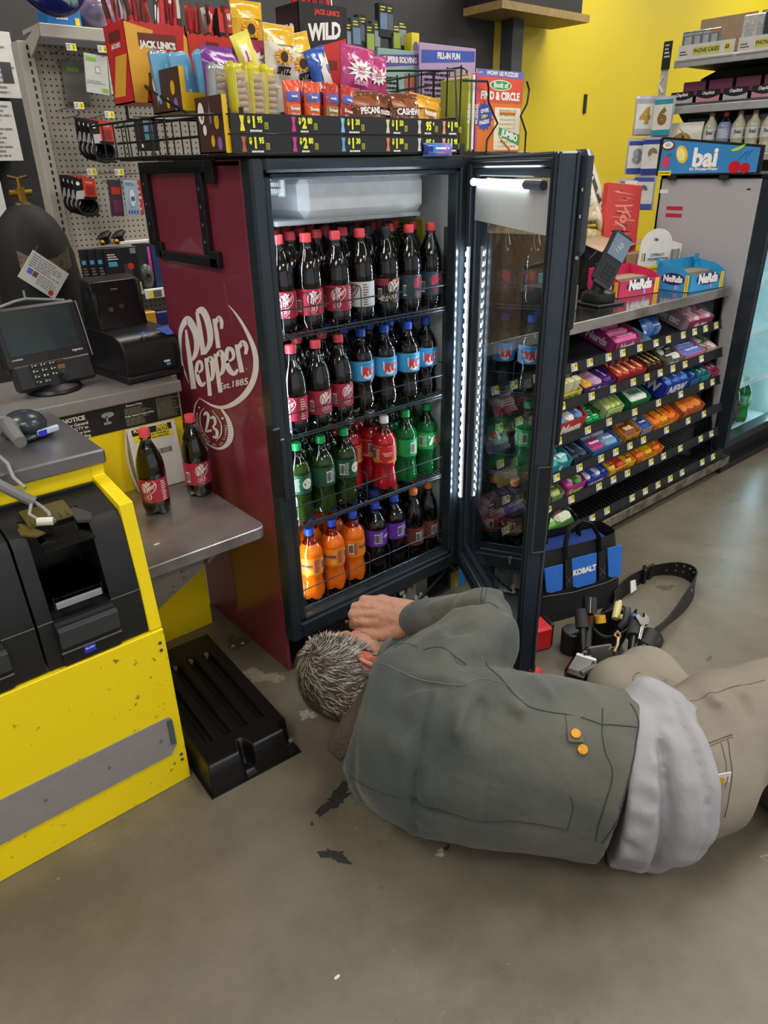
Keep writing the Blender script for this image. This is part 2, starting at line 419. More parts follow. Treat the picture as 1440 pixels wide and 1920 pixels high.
def logo(mb, mt, fn, small=True, res=4):
    for i, st in enumerate(LG):
        add_ribbon(mb, st, mt, (lambda x, y, i=i: (lambda p: (p[0]-4e-5*i, p[1], p[2]))(fn(x, y))) if small else (lambda x, y, i=i: (lambda p: (p[0]*(1+6e-4*i), p[1]*(1+6e-4*i), p[2]))(fn(x, y))), res)
    if small:
        mb.text('Est.1885', 110, mt, None, fn=lambda x, y, z: fn(770+x, 1000-y-(x)*0.22), sx=0.85, bold=0.02)
        mb.text('R', 30, mt, None, fn=lambda x, y, z: fn(912+x, 820-y))
        for (x, y, r) in ((362, 1287, 13), (648, 1425, 15)):
            mb.add([fn(x+r*math.cos(a*PI/6), y+r*math.sin(a*PI/6)) for a in range(12)], [tuple(range(12))], mt)
        arc = [(337,1350),(328,1400),(330,1450),(342,1505),(362,1560),(385,1600),(415,1648),(450,1705),(485,1738),(520,1765),(550,1780),(590,1782),(625,1770),(650,1745),(668,1700),(682,1650),(688,1600),(690,1550),(685,1505)]
        words = 'AUTHENTIC BLEND OF 23 FLAVORS'
        tot = len(words)
        P = np.array(arc, float); d = np.r_[0, np.cumsum(np.hypot(*np.diff(P, axis=0).T))]
        for i, ch in enumerate(words):
            if ch == ' ': continue
            s = d[-1]*(i+0.5)/tot; x = np.interp(s, d, P[:, 0]); y = np.interp(s, d, P[:, 1])
            x2 = np.interp(s+8, d, P[:, 0]); y2 = np.interp(s+8, d, P[:, 1]); a = math.atan2(y2-y, x2-x+1e-9)
            ca, sa = math.cos(a), math.sin(a)
            mb.text(ch, 38, mt, None, fn=lambda u, v, z, x=x, y=y, ca=ca, sa=sa: fn(x+u*ca+v*sa, y+u*sa-v*ca), bold=0.02)

# ------------------------------------------------------------------ drinks cooler
MAROON = mat('maroon_panel', '#7c2a3c', 0.28, spec=0.5, coat=0.5, var=0.03, vscale=2)
FRM = mat('cooler_black_frame', '#2f383e', 0.24, metal=0.35, spec=0.7, var=0.05)
LINER = mat('cooler_white_liner', '#d9e2e6', 0.4, var=0.03)
WIRE = mat('shelf_wire_grey', '#3b4248', 0.3, metal=0.5)
cool = empty('drinks_cooler', (0, 0, 0), 0, 'tall maroon-sided drinks cooler with its glass door swung open, white script logo on its side', 'fridge')
b = MB()
b.box(0.0, 0.012, 0.03, 0.53, 0.0, 1.40, MAROON, 0.002)
o = b.build('side_panel', cool)
b = MB()
K = np.array([[-0.0004527959105, 4.607762980e-05], [9.2530224e-05, -0.00027919461], [-5.1451072e-08, 5.70177444e-08], [0.4685945143, 1.066869032611]])
def side_map(x, y):
    q = np.array([x, y, x*y, 1.0]) @ K
    return (-0.0008, float(q[0]), float(q[1]))
logo(b, mat('logo_white', '#e6e0dc', 0.4), side_map, True, 7)
lg = b.build('printed_logo', o, weld=False, smooth=False)
b = MB(); b.box(0.688, 0.70, 0.03, 0.53, 0.0, 1.40, mat('cooler_right_panel', '#23282c', 0.35), 0.002); b.build('side_panel', cool)
b = MB(); b.box(0.0, 0.70, 0.03, 0.53, 1.385, 1.40, BLKM, 0.003); b.build('top_panel', cool)
b = MB(); b.box(0.012, 0.688, 0.50, 0.53, 0.03, 1.385, BLKM); b.build('back_panel', cool)
b = MB()   # white liner
b.box(0.045, 0.055, 0.03, 0.48, 0.18, 1.372, LINER); b.box(0.683, 0.688, 0.03, 0.48, 0.18, 1.372, LINER)
b.box(0.055, 0.683, 0.47, 0.48, 0.18, 1.372, LINER); b.box(0.055, 0.683, 0.03, 0.47, 1.365, 1.372, LINER); b.box(0.055, 0.683, 0.04, 0.47, 0.172, 0.182, BLK)
for xx in (0.0565, 0.6815):
    b.box(xx-0.003, xx+0.003, 0.06, 0.075, 0.2, 1.22, mat('rail_metal', '#9aa2a5', 0.35, metal=0.8)); b.box(xx-0.003, xx+0.003, 0.40, 0.415, 0.2, 1.22, mat('rail_metal'))
b.build('inner_liner', cool)
b = MB()   # front frame
b.box(0.0, 0.036, -0.014, 0.032, 0.125, 1.40, FRM, 0.006); b.box(0.036, 0.056, -0.004, 0.04, 0.185, 1.365, FRM, 0.004)
b.box(0.664, 0.70, -0.004, 0.03, 0.125, 1.40, FRM, 0.004); b.box(0.65, 0.664, -0.002, 0.035, 0.185, 1.365, FRM, 0.003)
b.box(0.036, 0.664, -0.014, 0.032, 1.372, 1.40, FRM, 0.006); b.box(0.056, 0.65, -0.004, 0.045, 1.357, 1.373, FRM, 0.004)
b.box(0.036, 0.664, -0.010, 0.032, 0.125, 0.176, FRM, 0.005); b.box(0.056, 0.65, -0.004, 0.05, 0.174, 0.19, FRM, 0.004)
b.build('front_frame', cool)
b = MB(); b.box(-0.006, 0.018, -0.018, 0.02, 0.60, 0.79, BLK, 0.004); b.box(0.012, 0.026, -0.022, -0.008, 0.585, 0.76, FRM, 0.003); b.build('latch_plate', cool)
# evaporator housing, ribbed lamp holder
b = MB()
def evap(u, v):
    return None
b.box(0.20, 0.625, 0.09, 0.43, 1.262, 1.366, mat('evaporator_white', '#dfe4e5', 0.35), 0.022)
b.box(0.12, 0.60, 0.09, 0.30, 1.252, 1.264, mat('vent_grey', '#aab0b3', 0.5), 0.002)
o = b.build('evaporator_housing', cool)
b = MB()
for i in range(26): b.box(0.30+i*0.011, 0.3065+i*0.011, 0.088, 0.13, 1.2495, 1.2535, INK)
b.build('vent_slots', o)
b = MB()
for k in range(2):
    for i in range(14): b.box(0.066+i*0.006, 0.0695+i*0.006, 0.10, 0.112, 1.327+k*0.013, 1.337+k*0.013, WHITE)
b.box(0.06, 0.15, 0.111, 0.116, 1.322, 1.355, mat('lamp_holder_grey', '#9fb0b2', 0.4)); b.box(0.148, 0.158, 0.095, 0.12, 1.318, 1.358, WHITE, 0.002)
b.build('lamp_holder', cool)
b = MB(); b.box(0.672, 0.682, 0.16, 0.30, 1.13, 1.235, mat('warning_yellow', '#c9c93a', 0.5)); lines(b, INK, LEFT @ T(0, 0, -0.672), -0.29, -0.17, 1.14, 1.225, 8); b.build('warning_label', cool)
SH = [1.000, 0.735, 0.465, 0.194]
for si, z in enumerate(SH):
    b = MB()
    for i in range(34): b.tube([(0.062+i*0.0187, 0.035, z-0.003), (0.062+i*0.0187, 0.462, z-0.003)], 0.0014, WIRE, 5)
    for y in (0.036, 0.15, 0.3, 0.45): b.tube([(0.058, y, z-0.007), (0.68, y, z-0.007)], 0.0026, WIRE, 6)
    o = b.build('wire_shelf', cool)
    b = MB()
    b.tube([(0.057, 0.026, z+0.004), (0.68, 0.026, z+0.004)], 0.0026, WIRE, 6); b.tube([(0.057, 0.026, z-0.004), (0.68, 0.026, z-0.004)], 0.002, WIRE, 6)
    b.tube([(0.057, 0.026, z+0.066), (0.68, 0.026, z+0.066)], 0.0018, WIRE, 6)
    for i in range(8):
        x = 0.078+i*0.0825
        b.tube([(x, 0.026, z-0.004), (x, 0.026, z+0.088), (x, 0.029, z+0.094), (x, 0.036, z+0.097), (x, 0.07, z+0.097)], 0.0016, WIRE, 5)
    b.build('front_fence', o)
    b = MB()
    for i in range(40): b.tube([(0.066+i*0.0158, 0.026, z-0.012), (0.066+i*0.0158, 0.033, z-0.004)], 0.001, WIRE, 4)
    b.build('fence_teeth', o)
b = MB(); b.box(0.0565, 0.0595, 0.040, 0.052, 0.22, 1.34, mat('led_board', '#f2f4f4', 0.4)); b.box(0.0595, 0.0615, 0.042, 0.050, 0.23, 1.33, emis_mat('led_inner', '#e4f0ff', 46.0)); b.build('light_strip', cool)
# machine compartment under the cabinet
b = MB(); b.box(0.012, 0.688, 0.46, 0.5, 0.0, 0.12, INK); b.box(0.012, 0.688, 0.03, 0.46, 0.0, 0.012, mat('pan_grey', '#4d5253', 0.4, metal=0.6)); b.build('compressor_bay', cool)
GRL = mat('grille_grey', '#4b4e4c', 0.4, metal=0.5)
b = MB()
for i in range(30): b.box(0.075+i*0.011, 0.0765+i*0.011, 0.032, 0.034, 0.018, 0.112, GRL)
for i in range(7): b.box(0.07, 0.405, 0.030, 0.033, 0.016+i*0.0155, 0.018+i*0.0155, GRL)
b.box(0.07, 0.41, 0.045, 0.05, 0.012, 0.115, INK); b.build('condenser_grille', cool)
b = MB(); b.tube([(0.06, 0.022, 0.118), (0.42, 0.022, 0.118)], 0.003, GRL, 6); b.box(0.30, 0.36, 0.015, 0.03, 0.100, 0.118, BLKM, 0.003); b.box(0.40, 0.50, 0.02, 0.10, 0.098, 0.103, BLKM, 0.001)
b.cyl((0.32, 0.014, 0.11), (0.32, 0.018, 0.11), 0.003, STEEL, 8); b.cyl((0.345, 0.014, 0.11), (0.345, 0.018, 0.11), 0.003, STEEL, 8)
b.build('bay_rail', cool)
b = MB(); b.prism([(0.0, 0.0), (0.05, 0.03), (0.065, -0.015), (0.03, -0.03)], 0.0, 0.006, BLK, T(0.03, -0.005, 0.085) @ RX(PI/2)); b.cyl((0.062, -0.012, 0.108), (0.062, 0.0, 0.115), 0.004, WHITE, 8)
b.build('hinge_bracket', cool)
b = MB(); b.prism([(0.0, 0), (0.03, 0.0), (0.025, 0.03), (0.04, 0.062), (0.012, 0.06)], 0, 0.003, mat('pink_film', '#b98b84', 0.5), T(0.08, 0.0, 0.045) @ RX(PI/2)); b.build('film_tab', cool)
b = MB(); b.box(0.43, 0.436, 0.03, 0.04, 0.0, 0.12, mat('bay_post', '#8fa0b4', 0.3, metal=0.8)); b.box(0.50, 0.60, 0.05, 0.055, 0.005, 0.12, mat('bay_plate', '#9ba3a2', 0.35, metal=0.7)); b.box(0.49, 0.535, 0.035, 0.045, 0.01, 0.115, mat('valve_box', '#a8a79f', 0.5), 0.003)
b.box(0.50, 0.525, 0.03, 0.036, 0.018, 0.03, INK); b.build('bay_fittings', cool)
b = MB()
rn = random.Random(5)
for i, c in enumerate(('#a33030', '#d0d0d0', '#303030', '#f0f0f0', '#882222')):
    x = 0.45+i*0.012; b.tube([(x, 0.05, 0.12), (x+rn.uniform(-.02, .02), 0.03, 0.09), (x+rn.uniform(-.02, .03), 0.045, 0.05), (x+0.03, 0.06, 0.02)], 0.0018, mat('wire_%d' % i, c, 0.5), 5)
for p in ((0.46, 0.03, 0.085), (0.475, 0.032, 0.062), (0.56, 0.04, 0.03), (0.53, 0.035, 0.035)): b.box(p[0]-0.007, p[0]+0.007, p[1]-0.004, p[1]+0.004, p[2]-0.008, p[2]+0.008, WHITE, 0.002)
b.box(0.52, 0.58, 0.02, 0.05, 0.013, 0.026, WHITE, 0.004)
b.build('wiring_harness', cool)
b = MB(); b.tube([(0.53, 0.025, 0.02), (0.64, 0.0, 0.115)], 0.005, BLK, 6); b.build('stay_rod', cool)
b = MB(); b.box(0.66, 0.70, -0.012, 0.03, 0.10, 0.125, BLKM, 0.003)
for p in ((0.672, 0.112), (0.688, 0.112)): b.cyl((p[0], -0.014, p[1]), (p[0], -0.010, p[1]), 0.005, STEEL, 10)
b.build('lower_hinge', cool)
# black wall bracket screwed to the side
b = MB(); X0, X1 = -0.014, -0.001
b.box(X0, X1, 0.175, 0.545, 1.375, 1.402, BLKM, 0.002); b.box(X0, X1, 0.505, 0.545, 1.195, 1.38, BLKM, 0.002); b.box(X0, X1, 0.135, 0.175, 1.352, 1.402, BLKM, 0.002)
b.box(X0, X1, 0.195, 0.225, 1.19, 1.38, BLKM, 0.002); b.box(X0, X1, 0.16, 0.49, 1.162, 1.185, BLKM, 0.002); b.box(X0, X1, 0.155, 0.20, 1.162, 1.20, BLKM, 0.002); b.box(X0, X1, 0.475, 0.515, 1.165, 1.205, BLKM, 0.002)
o = b.build('wall_bracket', cool)
for y, z in [(0.525, 1.35), (0.525, 1.30), (0.525, 1.25), (0.21, 1.34), (0.21, 1.30), (0.21, 1.26), (0.21, 1.22)]: b = MB(); b.cyl((X0-0.001, y, z), (X0, y, z), 0.0035, GREY, 8); b.build('screw_hole', o)

# the door: local x runs from the hinge to the free edge, local y is its thickness (0 = inner face)
DM = Matrix(((-0.508, 0.861, 0, 0.69), (-0.861, -0.508, 0, -0.006), (0, 0, 1, 0), (0, 0, 0, 1)))
door = empty('door_1'); door.name = 'door'; door.matrix_world = DM; door.parent = cool
DW = 0.612
DRM = mat('door_black_frame', '#323c47', 0.24, metal=0.3, spec=0.7, var=0.04)
b = MB()
b.box(0.0, 0.018, 0.0, 0.055, 0.13, 1.40, DRM, 0.004); b.box(0.018, 0.036, 0.012, 0.05, 0.16, 1.37, DRM, 0.003)
b.box(DW-0.012, DW, 0.0, 0.055, 0.13, 1.40, DRM, 0.004); b.box(DW-0.028, DW-0.012, 0.010, 0.05, 0.16, 1.37, DRM, 0.003)
b.box(0.018, DW-0.012, 0.0, 0.055, 1.372, 1.40, DRM, 0.004); b.box(0.036, DW-0.028, 0.006, 0.05, 1.352, 1.372, DRM, 0.003)
b.box(0.018, DW-0.012, 0.0, 0.055, 0.13, 0.17, DRM, 0.004); b.box(0.036, DW-0.028, 0.010, 0.05, 0.17, 0.225, DRM, 0.006)
b.box(0.03, DW-0.03, 0.004, 0.008, 0.176, 0.184, STEEL)
# end face ribs
b.box(DW, DW+0.004, 0.006, 0.012, 0.13, 1.40, DRM, 0.001); b.box(DW, DW+0.004, 0.044, 0.049, 0.13, 1.40, DRM, 0.001)
b.build('door_frame', door)
b = MB(); b.box(0.006, 0.012, -0.005, 0.0, 0.14, 1.39, mat('gasket', '#15181b', 0.5), 0.002); b.box(DW-0.010, DW-0.004, -0.005, 0.0, 0.14, 1.39, mat('gasket'), 0.002)
b.box(0.006, DW-0.004, -0.005, 0.0, 1.384, 1.39, mat('gasket'), 0.002); b.box(0.006, DW-0.004, -0.005, 0.0, 0.138, 0.144, mat('gasket'), 0.002); b.build('gasket', door)
for y in (0.018, 0.042):
    b = MB(); b.rect(0.034, DW-0.026, 0.215, 1.36, glass_mat('door_glass', '#eef4f6', 0.93, 0.0, 2.2), Matrix(((1, 0, 0, 0), (0, 0, 1, y), (0, 1, 0, 0), (0, 0, 0, 1)))); b.build('glass_pane', door)
b = MB(); b.box(0.019, 0.034, -0.004, 0.002, 0.395, 1.172, mat('led_board', '#f2f4f4', 0.4)); led = b.build('light_strip', door)
b = MB()
for i in range(27): b.box(0.0205, 0.0325, -0.0085, -0.004, 0.403+i*0.0288-0.006, 0.403+i*0.0288+0.006, emis_mat('led_white', '#e4f0ff', LED_W), 0.0015)
b.build('light_diode', led, smooth=False)
b = MB(); b.box(0.0235, 0.0295, -0.0052, -0.004, 0.397, 1.17, emis_mat('led_lens', '#e4f0ff', LED_W*0.12)); b.build('light_lens', led)
b = MB(); b.box(DW-0.0155, DW-0.0125, 0.002, 0.006, 0.30, 1.25, emis_mat('gasket_glint', '#e8f2ff', 3.0)); b.build('edge_glint', door)  # no lamp: glowing sliver imitates the light strip's reflection along the gasket edge
b = MB(); b.box(0.05, DW-0.034, 0.006, 0.010, 1.243, 1.345, mat('header_card', '#b9bbb9', 0.5, var=0.02)); b.build('header_panel', door)
b = MB(); b.tube([(0.06, -0.002, 1.338), (0.46, -0.002, 1.338)], 0.008, emis_mat('tube_white', '#f4fbff', 8.0), 10); t = b.build('lamp_tube', door)
b = MB(); b.tube([(0.46, -0.002, 1.338), (0.565, -0.002, 1.338)], 0.0095, mat('lamp_cap_grey', '#3b4256', 0.4), 10); b.build('lamp_holder', door)
b = MB(); b.tube([(0.052, -0.002, 1.338), (0.06, -0.002, 1.338)], 0.010, WHITE, 10); b.build('lamp_holder', door)
b = MB(); b.box(DW-0.001, DW+0.006, 0.012, 0.050, 0.50, 0.735, mat('handle_black', '#181b20', 0.35), 0.003); b.box(DW+0.004, DW+0.009, 0.010, 0.018, 0.50, 0.735, DRM, 0.002); b.box(DW+0.004, DW+0.009, 0.012, 0.05, 0.50, 0.507, DRM, 0.002)
b.build('pull_handle', door)
b = MB(); b.box(DW-0.07, DW+0.002, 0.055, 0.085, 1.20, 1.403, DRM, 0.012); b.box(DW-0.04, DW-0.004, 0.055, 0.074, 1.05, 1.345, BLKM, 0.004); b.box(DW-0.06, DW-0.006, 0.055, 0.068, 0.78, 1.06, BLKM, 0.003)
for z in (1.33, 1.28, 1.20): b.cyl((DW-0.004, 0.064, z), (DW-0.001, 0.064, z), 0.004, STEEL, 8)
b.build('sign_mount', door)
b = MB(); b.box(DW+0.0005, DW+0.002, 0.046, 0.049, 1.135, 1.19, WHITE); b.build('paper_sliver', door)
DOORI = DM.inverted()

# ------------------------------------------------------------------ bottles
PET = glass_mat('clear_plastic', '#dfe8e8', 0.90, 0.03, 1.6)
def liquid(name, col, opacity=0.8, tint=None, rough=0.07):
    if name in MATS: return MATS[name]
    m = mat(name, col, rough, coat=0.8, var=0.04, bump=0.10, bscale=38, spec=0.45)
    if opacity < 1:
        nt = m.node_tree; N = nt.nodes; L = nt.links; out = N['Material Output']; p = N['Principled BSDF']
        tr = N.new('ShaderNodeBsdfTransparent'); tr.inputs[0].default_value = hexc(tint or col)
        mx = N.new('ShaderNodeMixShader'); mx.inputs[0].default_value = opacity
        L.new(tr.outputs[0], mx.inputs[1]); L.new(p.outputs[0], mx.inputs[2]); L.new(mx.outputs[0], out.inputs[0])
    return m
CONE = [(0.004, 0.010), (0.018, 0.006), (0.028, 0.0), (0.0325, 0.004), (0.0343, 0.013), (0.0345, 0.022), (0.0345, 0.036), (0.0333, 0.039), (0.0333, 0.104), (0.0345, 0.107), (0.0343, 0.122), (0.0332, 0.138), (0.0308, 0.154), (0.0265, 0.170), (0.0205, 0.186), (0.0158, 0.197), (0.0128, 0.205), (0.0126, 0.209), (0.0158, 0.2095), (0.0158, 0.2115), (0.0126, 0.212), (0.0126, 0.217)]
CONT = [(0.004, 0.010), (0.018, 0.006), (0.028, 0.0), (0.0325, 0.004), (0.0345, 0.015), (0.0347, 0.028), (0.0335, 0.042), (0.0312, 0.056), (0.0298, 0.068), (0.0312, 0.080), (0.0340, 0.089), (0.0335, 0.092), (0.0335, 0.148), (0.0345, 0.151), (0.0338, 0.160), (0.0305, 0.172), (0.0250, 0.183), (0.0190, 0.193), (0.0148, 0.201), (0.0128, 0.206), (0.0126, 0.209), (0.0158, 0.2095), (0.0158, 0.2115), (0.0126, 0.212), (0.0126, 0.217)]
def wide(P): return [(r*(1.085 if z < 0.15 else 1.085-0.085*max(0, (z-0.15)/0.05)) if z < 0.2 else r, z) for r, z in P]
def foot(r, z, a):
    if z < 0.03: return r*(1-0.06*(0.5+0.5*math.cos(5*a))*(1-z/0.03)), z+0.011*(0.5+0.5*math.cos(5*a))**2*(1-z/0.03)
    return r, z
def foot2(r, z, a):
    r, z2 = foot(r, z, a)
    if z < 0.088: r *= 1-0.07*(0.5+0.5*math.cos(5*a))**3*math.sin(PI*min(1, z/0.088))
    return r, z2
def make_bottle(kind, liq, cap, lab, art, shape='cone', fill=0.168, neck=None):
    prof = wide(CONE if shape == 'cone' else CONT)
    b = MB()
    lo = [p for p in prof if p[1] <= fill]
    for i in range(len(prof)-1):
        if prof[i][1] <= fill < prof[i+1][1]:
            t = (fill-prof[i][1])/(prof[i+1][1]-prof[i][1]); rf = prof[i][0]+(prof[i+1][0]-prof[i][0])*t; lo.append((rf, fill)); hi = [(rf, fill)]+list(prof[i+1:])
            break
    b.lathe([(r-0.0002, z) for r, z in lo], liq, 20, fn=foot if shape == 'cone' else foot2)
    b.lathe(hi, neck or PET, 20, cap=False)
    root = b.build(kind)
    z0, z1 = (0.0392, 0.1038) if shape == 'cone' else (0.0922, 0.1478)
    R = 0.0365
    b = MB(); b.lathe([(R, z0), (R, z1)], lab, 32, cap=False)
    def fn(x, y, z=0.0006): a = -PI/2+x/R; return ((R+z)*math.cos(a), (R+z)*math.sin(a), (z0+z1)/2+y)
    art(b, fn)
    l = b.build('label', root, smooth=False, weld=False)
    b = MB(); pr = [(0.0, 0.235)]
    b.lathe([(0.0140, 0.2135), (0.0142, 0.216), (0.0140, 0.232), (0.0128, 0.2345), (0.0001, 0.235)], cap, 40, fn=lambda r, z, a: (r*(1+0.025*(1 if int(round(a/(2*PI)*40)) % 2 else -1)) if 0.215 < z < 0.233 else r, z))
    c = b.build('cap', root, ang=60)
    return reg(root, [l, c])
CAPR = mat('cap_red2', '#e04a52', 0.35); CAPB = mat('cap_blue', '#2b4fc0', 0.35); CAPG = mat('cap_green', '#16914d', 0.35); CAPW = mat('cap_white', '#e9e6e6', 0.35); CAPO = mat('cap_orange', '#c8743a', 0.35); CAPK = mat('cap_black', '#23262d', 0.35)
COLA = liquid('cola', '#060203', 1.0)
LGW = mat('logo_white')
def art_dp(bg2=None, fg=LGW, zero=None):
    def art(b, fn):
        for off in (0.0, 0.105):
            logo(b, fg, lambda x, y: (lambda q: fn((0.27-q[1])*0.088+off, (q[2]-0.838)*0.134, 0.0008))(side_map(x, y)), small=False, res=2)
        lines(b, fg, None, 0.034, 0.05, -0.03, 0.028, 9, 4, fn=fn); barcode(b, -0.048, -0.036, -0.024, 0.006, fn=fn)
        b.text('FL OZ', 0.004, fg, None, x=0, y=-0.0305, fn=lambda x, y, z: fn(x, y, 0.0008))
        if zero: b.text('ZERO', 0.011, LW, None, x=-0.03, y=-0.018, bold=0.02, fn=lambda x, y, z: fn(x, y, 0.0009)); b.text('SUGAR', 0.007, LW, None, x=-0.03, y=-0.026, bold=0.02, fn=lambda x, y, z: fn(x, y, 0.0009))
    return art
def art_rc(b, fn):
    wt = mat('rc_white', '#e8ebee', 0.5); rd = mat('rc_red', '#d8322c', 0.5)
    for off in (0, 0.105):
        pts = [(off+0.020*math.cos(t), -0.002+0.021*math.sin(t)-0.004*(math.sin(t) > 0)) for t in np.linspace(-PI, 0, 12)]+[(off+0.020, 0.016), (off-0.020, 0.016)]
        c = (off, 0.0); n = len(pts)
        b.add([fn(c[0], c[1], 0.0005)]+[fn(x, y, 0.0005) for x, y in pts], [(0, 1+i, 1+(i+1) % n) for i in range(n)], wt)
        b.text('RC', 0.036, rd, None, x=off+0.002, y=-0.003, bold=0.05, shear=0.25, fn=lambda x, y, z: fn(x, y, 0.0009), sx=0.85)
        b.text('Me and my', 0.0065, mat('rc_navy', '#1d5fa0', 0.5), None, x=off, y=0.0205, shear=0.3, fn=lambda x, y, z: fn(x, y, 0.0009))
    lines(b, wt, None, 0.03, 0.075, -0.024, 0.02, 7, 9, fn=fn)
def art_block(words, fg, patch=None, pc=None, ow=0.012, bc=True, y0=0.004):
    def art(b, fn):
        for off in (0.0, 0.105):
            if patch: patch(b, fn, off)
            for i, wd in enumerate(words): b.text(wd, ow, fg, None, x=off, y=y0-i*ow*0.95, bold=0.03, shear=0.15, fn=lambda x, y, z: fn(x, y, 0.001))
        lines(b, fg, None, 0.026, 0.045, -0.022, 0.022, 8, 2, fn=fn)
        if bc: barcode(b, 0.05, 0.066, -0.018, 0.016, fn=fn); barcode(b, -0.052, -0.036, -0.018, 0.016, fn=fn)
        lines(b, fg, None, -0.034, -0.022, -0.02, 0.02, 8, 6, fn=fn)
    return art
def disc(col, r, dx=0.0, dy=0.0, sy=1.0, z=0.0006):
    mt = mat('disc_'+col.strip('#'), col, 0.5)
    def p(b, fn, off):
        n = 16; b.add([fn(off+dx, dy, z)]+[fn(off+dx+r*math.cos(2*PI*k/n), dy+sy*r*math.sin(2*PI*k/n), z) for k in range(n)], [(0, 1+i, 1+(i+1) % n) for i in range(n)], mt)
    return p
def band(col, ya, yb):
    mt = mat('band_'+col.strip('#'), col, 0.5)
    def p(b, fn, off):
        if off == 0:
            n = 28; W = 2*PI*0.0338
            for i in range(n): b.add([fn(W*i/n, ya, .0005), fn(W*(i+1)/n, ya, .0005), fn(W*(i+1)/n, yb, .0005), fn(W*i/n, yb, .0005)], [(0, 1, 2, 3)], mt)
    return p
DPL = mat('dp_label', '#a3263c', 0.4)
P_DP = make_bottle('soda_bottle', COLA, CAPR, DPL, art_dp())
P_DZ = make_bottle('soda_bottle', COLA, CAPK, mat('dz_label', '#2a1114', 0.4), lambda b, fn: (band('#a3263c', 0.014, 0.0315)(b, fn, 0), art_dp(zero=True)(b, fn)))
P_DD = make_bottle('soda_bottle', COLA, CAPR, mat('dd_label', '#c9ced0', 0.4), art_dp(fg=mat('dd_ink', '#7b3a44', 0.5)))
P_DC = make_bottle('soda_bottle', COLA, CAPR, mat('dc_label', '#23434d', 0.4), art_dp(fg=mat('dc_ink', '#c53a55', 0.5)))
P_RC = make_bottle('soda_bottle', COLA, CAPB, mat('rc_label', '#3f9fd6', 0.4), art_rc, 'cont', 0.172)
GA = liquid('ginger_liquid', '#27400f', 0.72, '#4c7a22'); GAN = glass_mat('green_pet', '#5e8f4a', 0.8, 0.03, 1.5)
P_GA = make_bottle('soda_bottle', GA, CAPG, mat('ga_label', '#1f4f3a', 0.4), art_block(['CANADA', 'DRY'], mat('ga_ink', '#cfd8c8', 0.5), disc('#d9dcc8', 0.016), ow=0.008), 'cont', 0.180, GAN)
RD = liquid('red_liquid', '#c01a2a', 0.92, '#d02030')
P_TT = make_bottle('soda_bottle', RD, CAPW, mat('tt_label', '#c8283a', 0.4), lambda b, fn: (band('#e8882a', -0.0278, -0.019)(b, fn, 0), band('#e8a03a', 0.025, 0.0275)(b, fn, 0), art_block(['TAHITIAN', 'TREAT'], mat('tt_ink', '#f0d890', 0.5), ow=0.0075)(b, fn)), 'cont', 0.184)
SV = liquid('lime_liquid', '#1f8a4a', 0.45, '#5cc585'); SVN = glass_mat('lime_pet', '#5fc58a', 0.8, 0.03, 1.5)
P_SV = make_bottle('soda_bottle', SV, CAPG, mat('sv_label', '#1d9a50', 0.4), art_block(['UP'], mat('sv_ink', '#d9efc8', 0.5), lambda b, fn, off: (disc('#e23a3a', 0.011, 0.010, 0.0)(b, fn, off), b.text('7', 0.040, mat('cap_white'), None, x=off-0.008, y=0.0, bold=0.06, fn=lambda x, y, z: fn(x, y, 0.0009)), disc('#c9d23a', 0.008, 0.02, -0.014, 1, 0.0004)(b, fn, off)), ow=0.012, y0=-0.002), 'cont', 0.180, SVN)
OR = liquid('orange_liquid', '#f4720c', 0.95, '#ff8020')
P_OR = make_bottle('soda_bottle', OR, CAPB, mat('or_label', '#f08a2c', 0.4), art_block(['Sunkist'], mat('or_ink', '#1c2e6e', 0.5), disc('#f8b040', 0.010, 0.012, -0.016), ow=0.014, bc=True), 'cont', 0.187, glass_mat('orange_pet', '#f8a860', 0.85, 0.03, 1.5))
P_GR = make_bottle('soda_bottle', liquid('grape_liquid', '#0d040c', 1.0), CAPB, mat('gr_label', '#6d3aa8', 0.4), art_block(['Sunkist'], mat('gr_ink', '#e6def2', 0.5), ow=0.014), 'cont', 0.180)
P_RB = make_bottle('soda_bottle', COLA, CAPO, mat('rb_label', '#6b3a33', 0.4), art_block(['A&W'], mat('rb_ink', '#e6d8c0', 0.5), ow=0.014), 'cone', 0.168)
used = set()
def put(proto, x, y, z, rz, label, group=None):
    o = proto if proto.name not in used else dup(proto)
    if proto.name not in used: used.add(proto.name)
    o.matrix_world = T(x, y, z) @ RZ(rz)
    tag(o, label, 'bottle')
    if group: o['group'] = group
    elif 'group' in o: del o['group']
    return o
DEEP = [0.153, 0.229, 0.305, 0.381]
front = []
S1 = [(0.118, 0.088, P_DP, 'cola bottle with maroon label at the far left of the top cooler shelf', 0.3), (0.192, 0.075, P_DP, 'cola bottle with maroon label, second from left on the top cooler shelf', 0.35),
      (0.281, 0.072, P_DP, 'cola bottle with maroon label just left of the white-labelled bottle', 0.0), (0.365, 0.075, P_DD, 'cola bottle with a white label on the top cooler shelf', -0.9),
      (0.455, 0.075, P_DZ, 'cola bottle with black cap and half black label', 0.5), (0.540, 0.075, P_DC, 'cola bottle with dark teal label, left of two on the top shelf', 0.7), (0.628, 0.078, P_DC, 'cola bottle with dark teal label, rightmost on the top shelf', 0.35)]
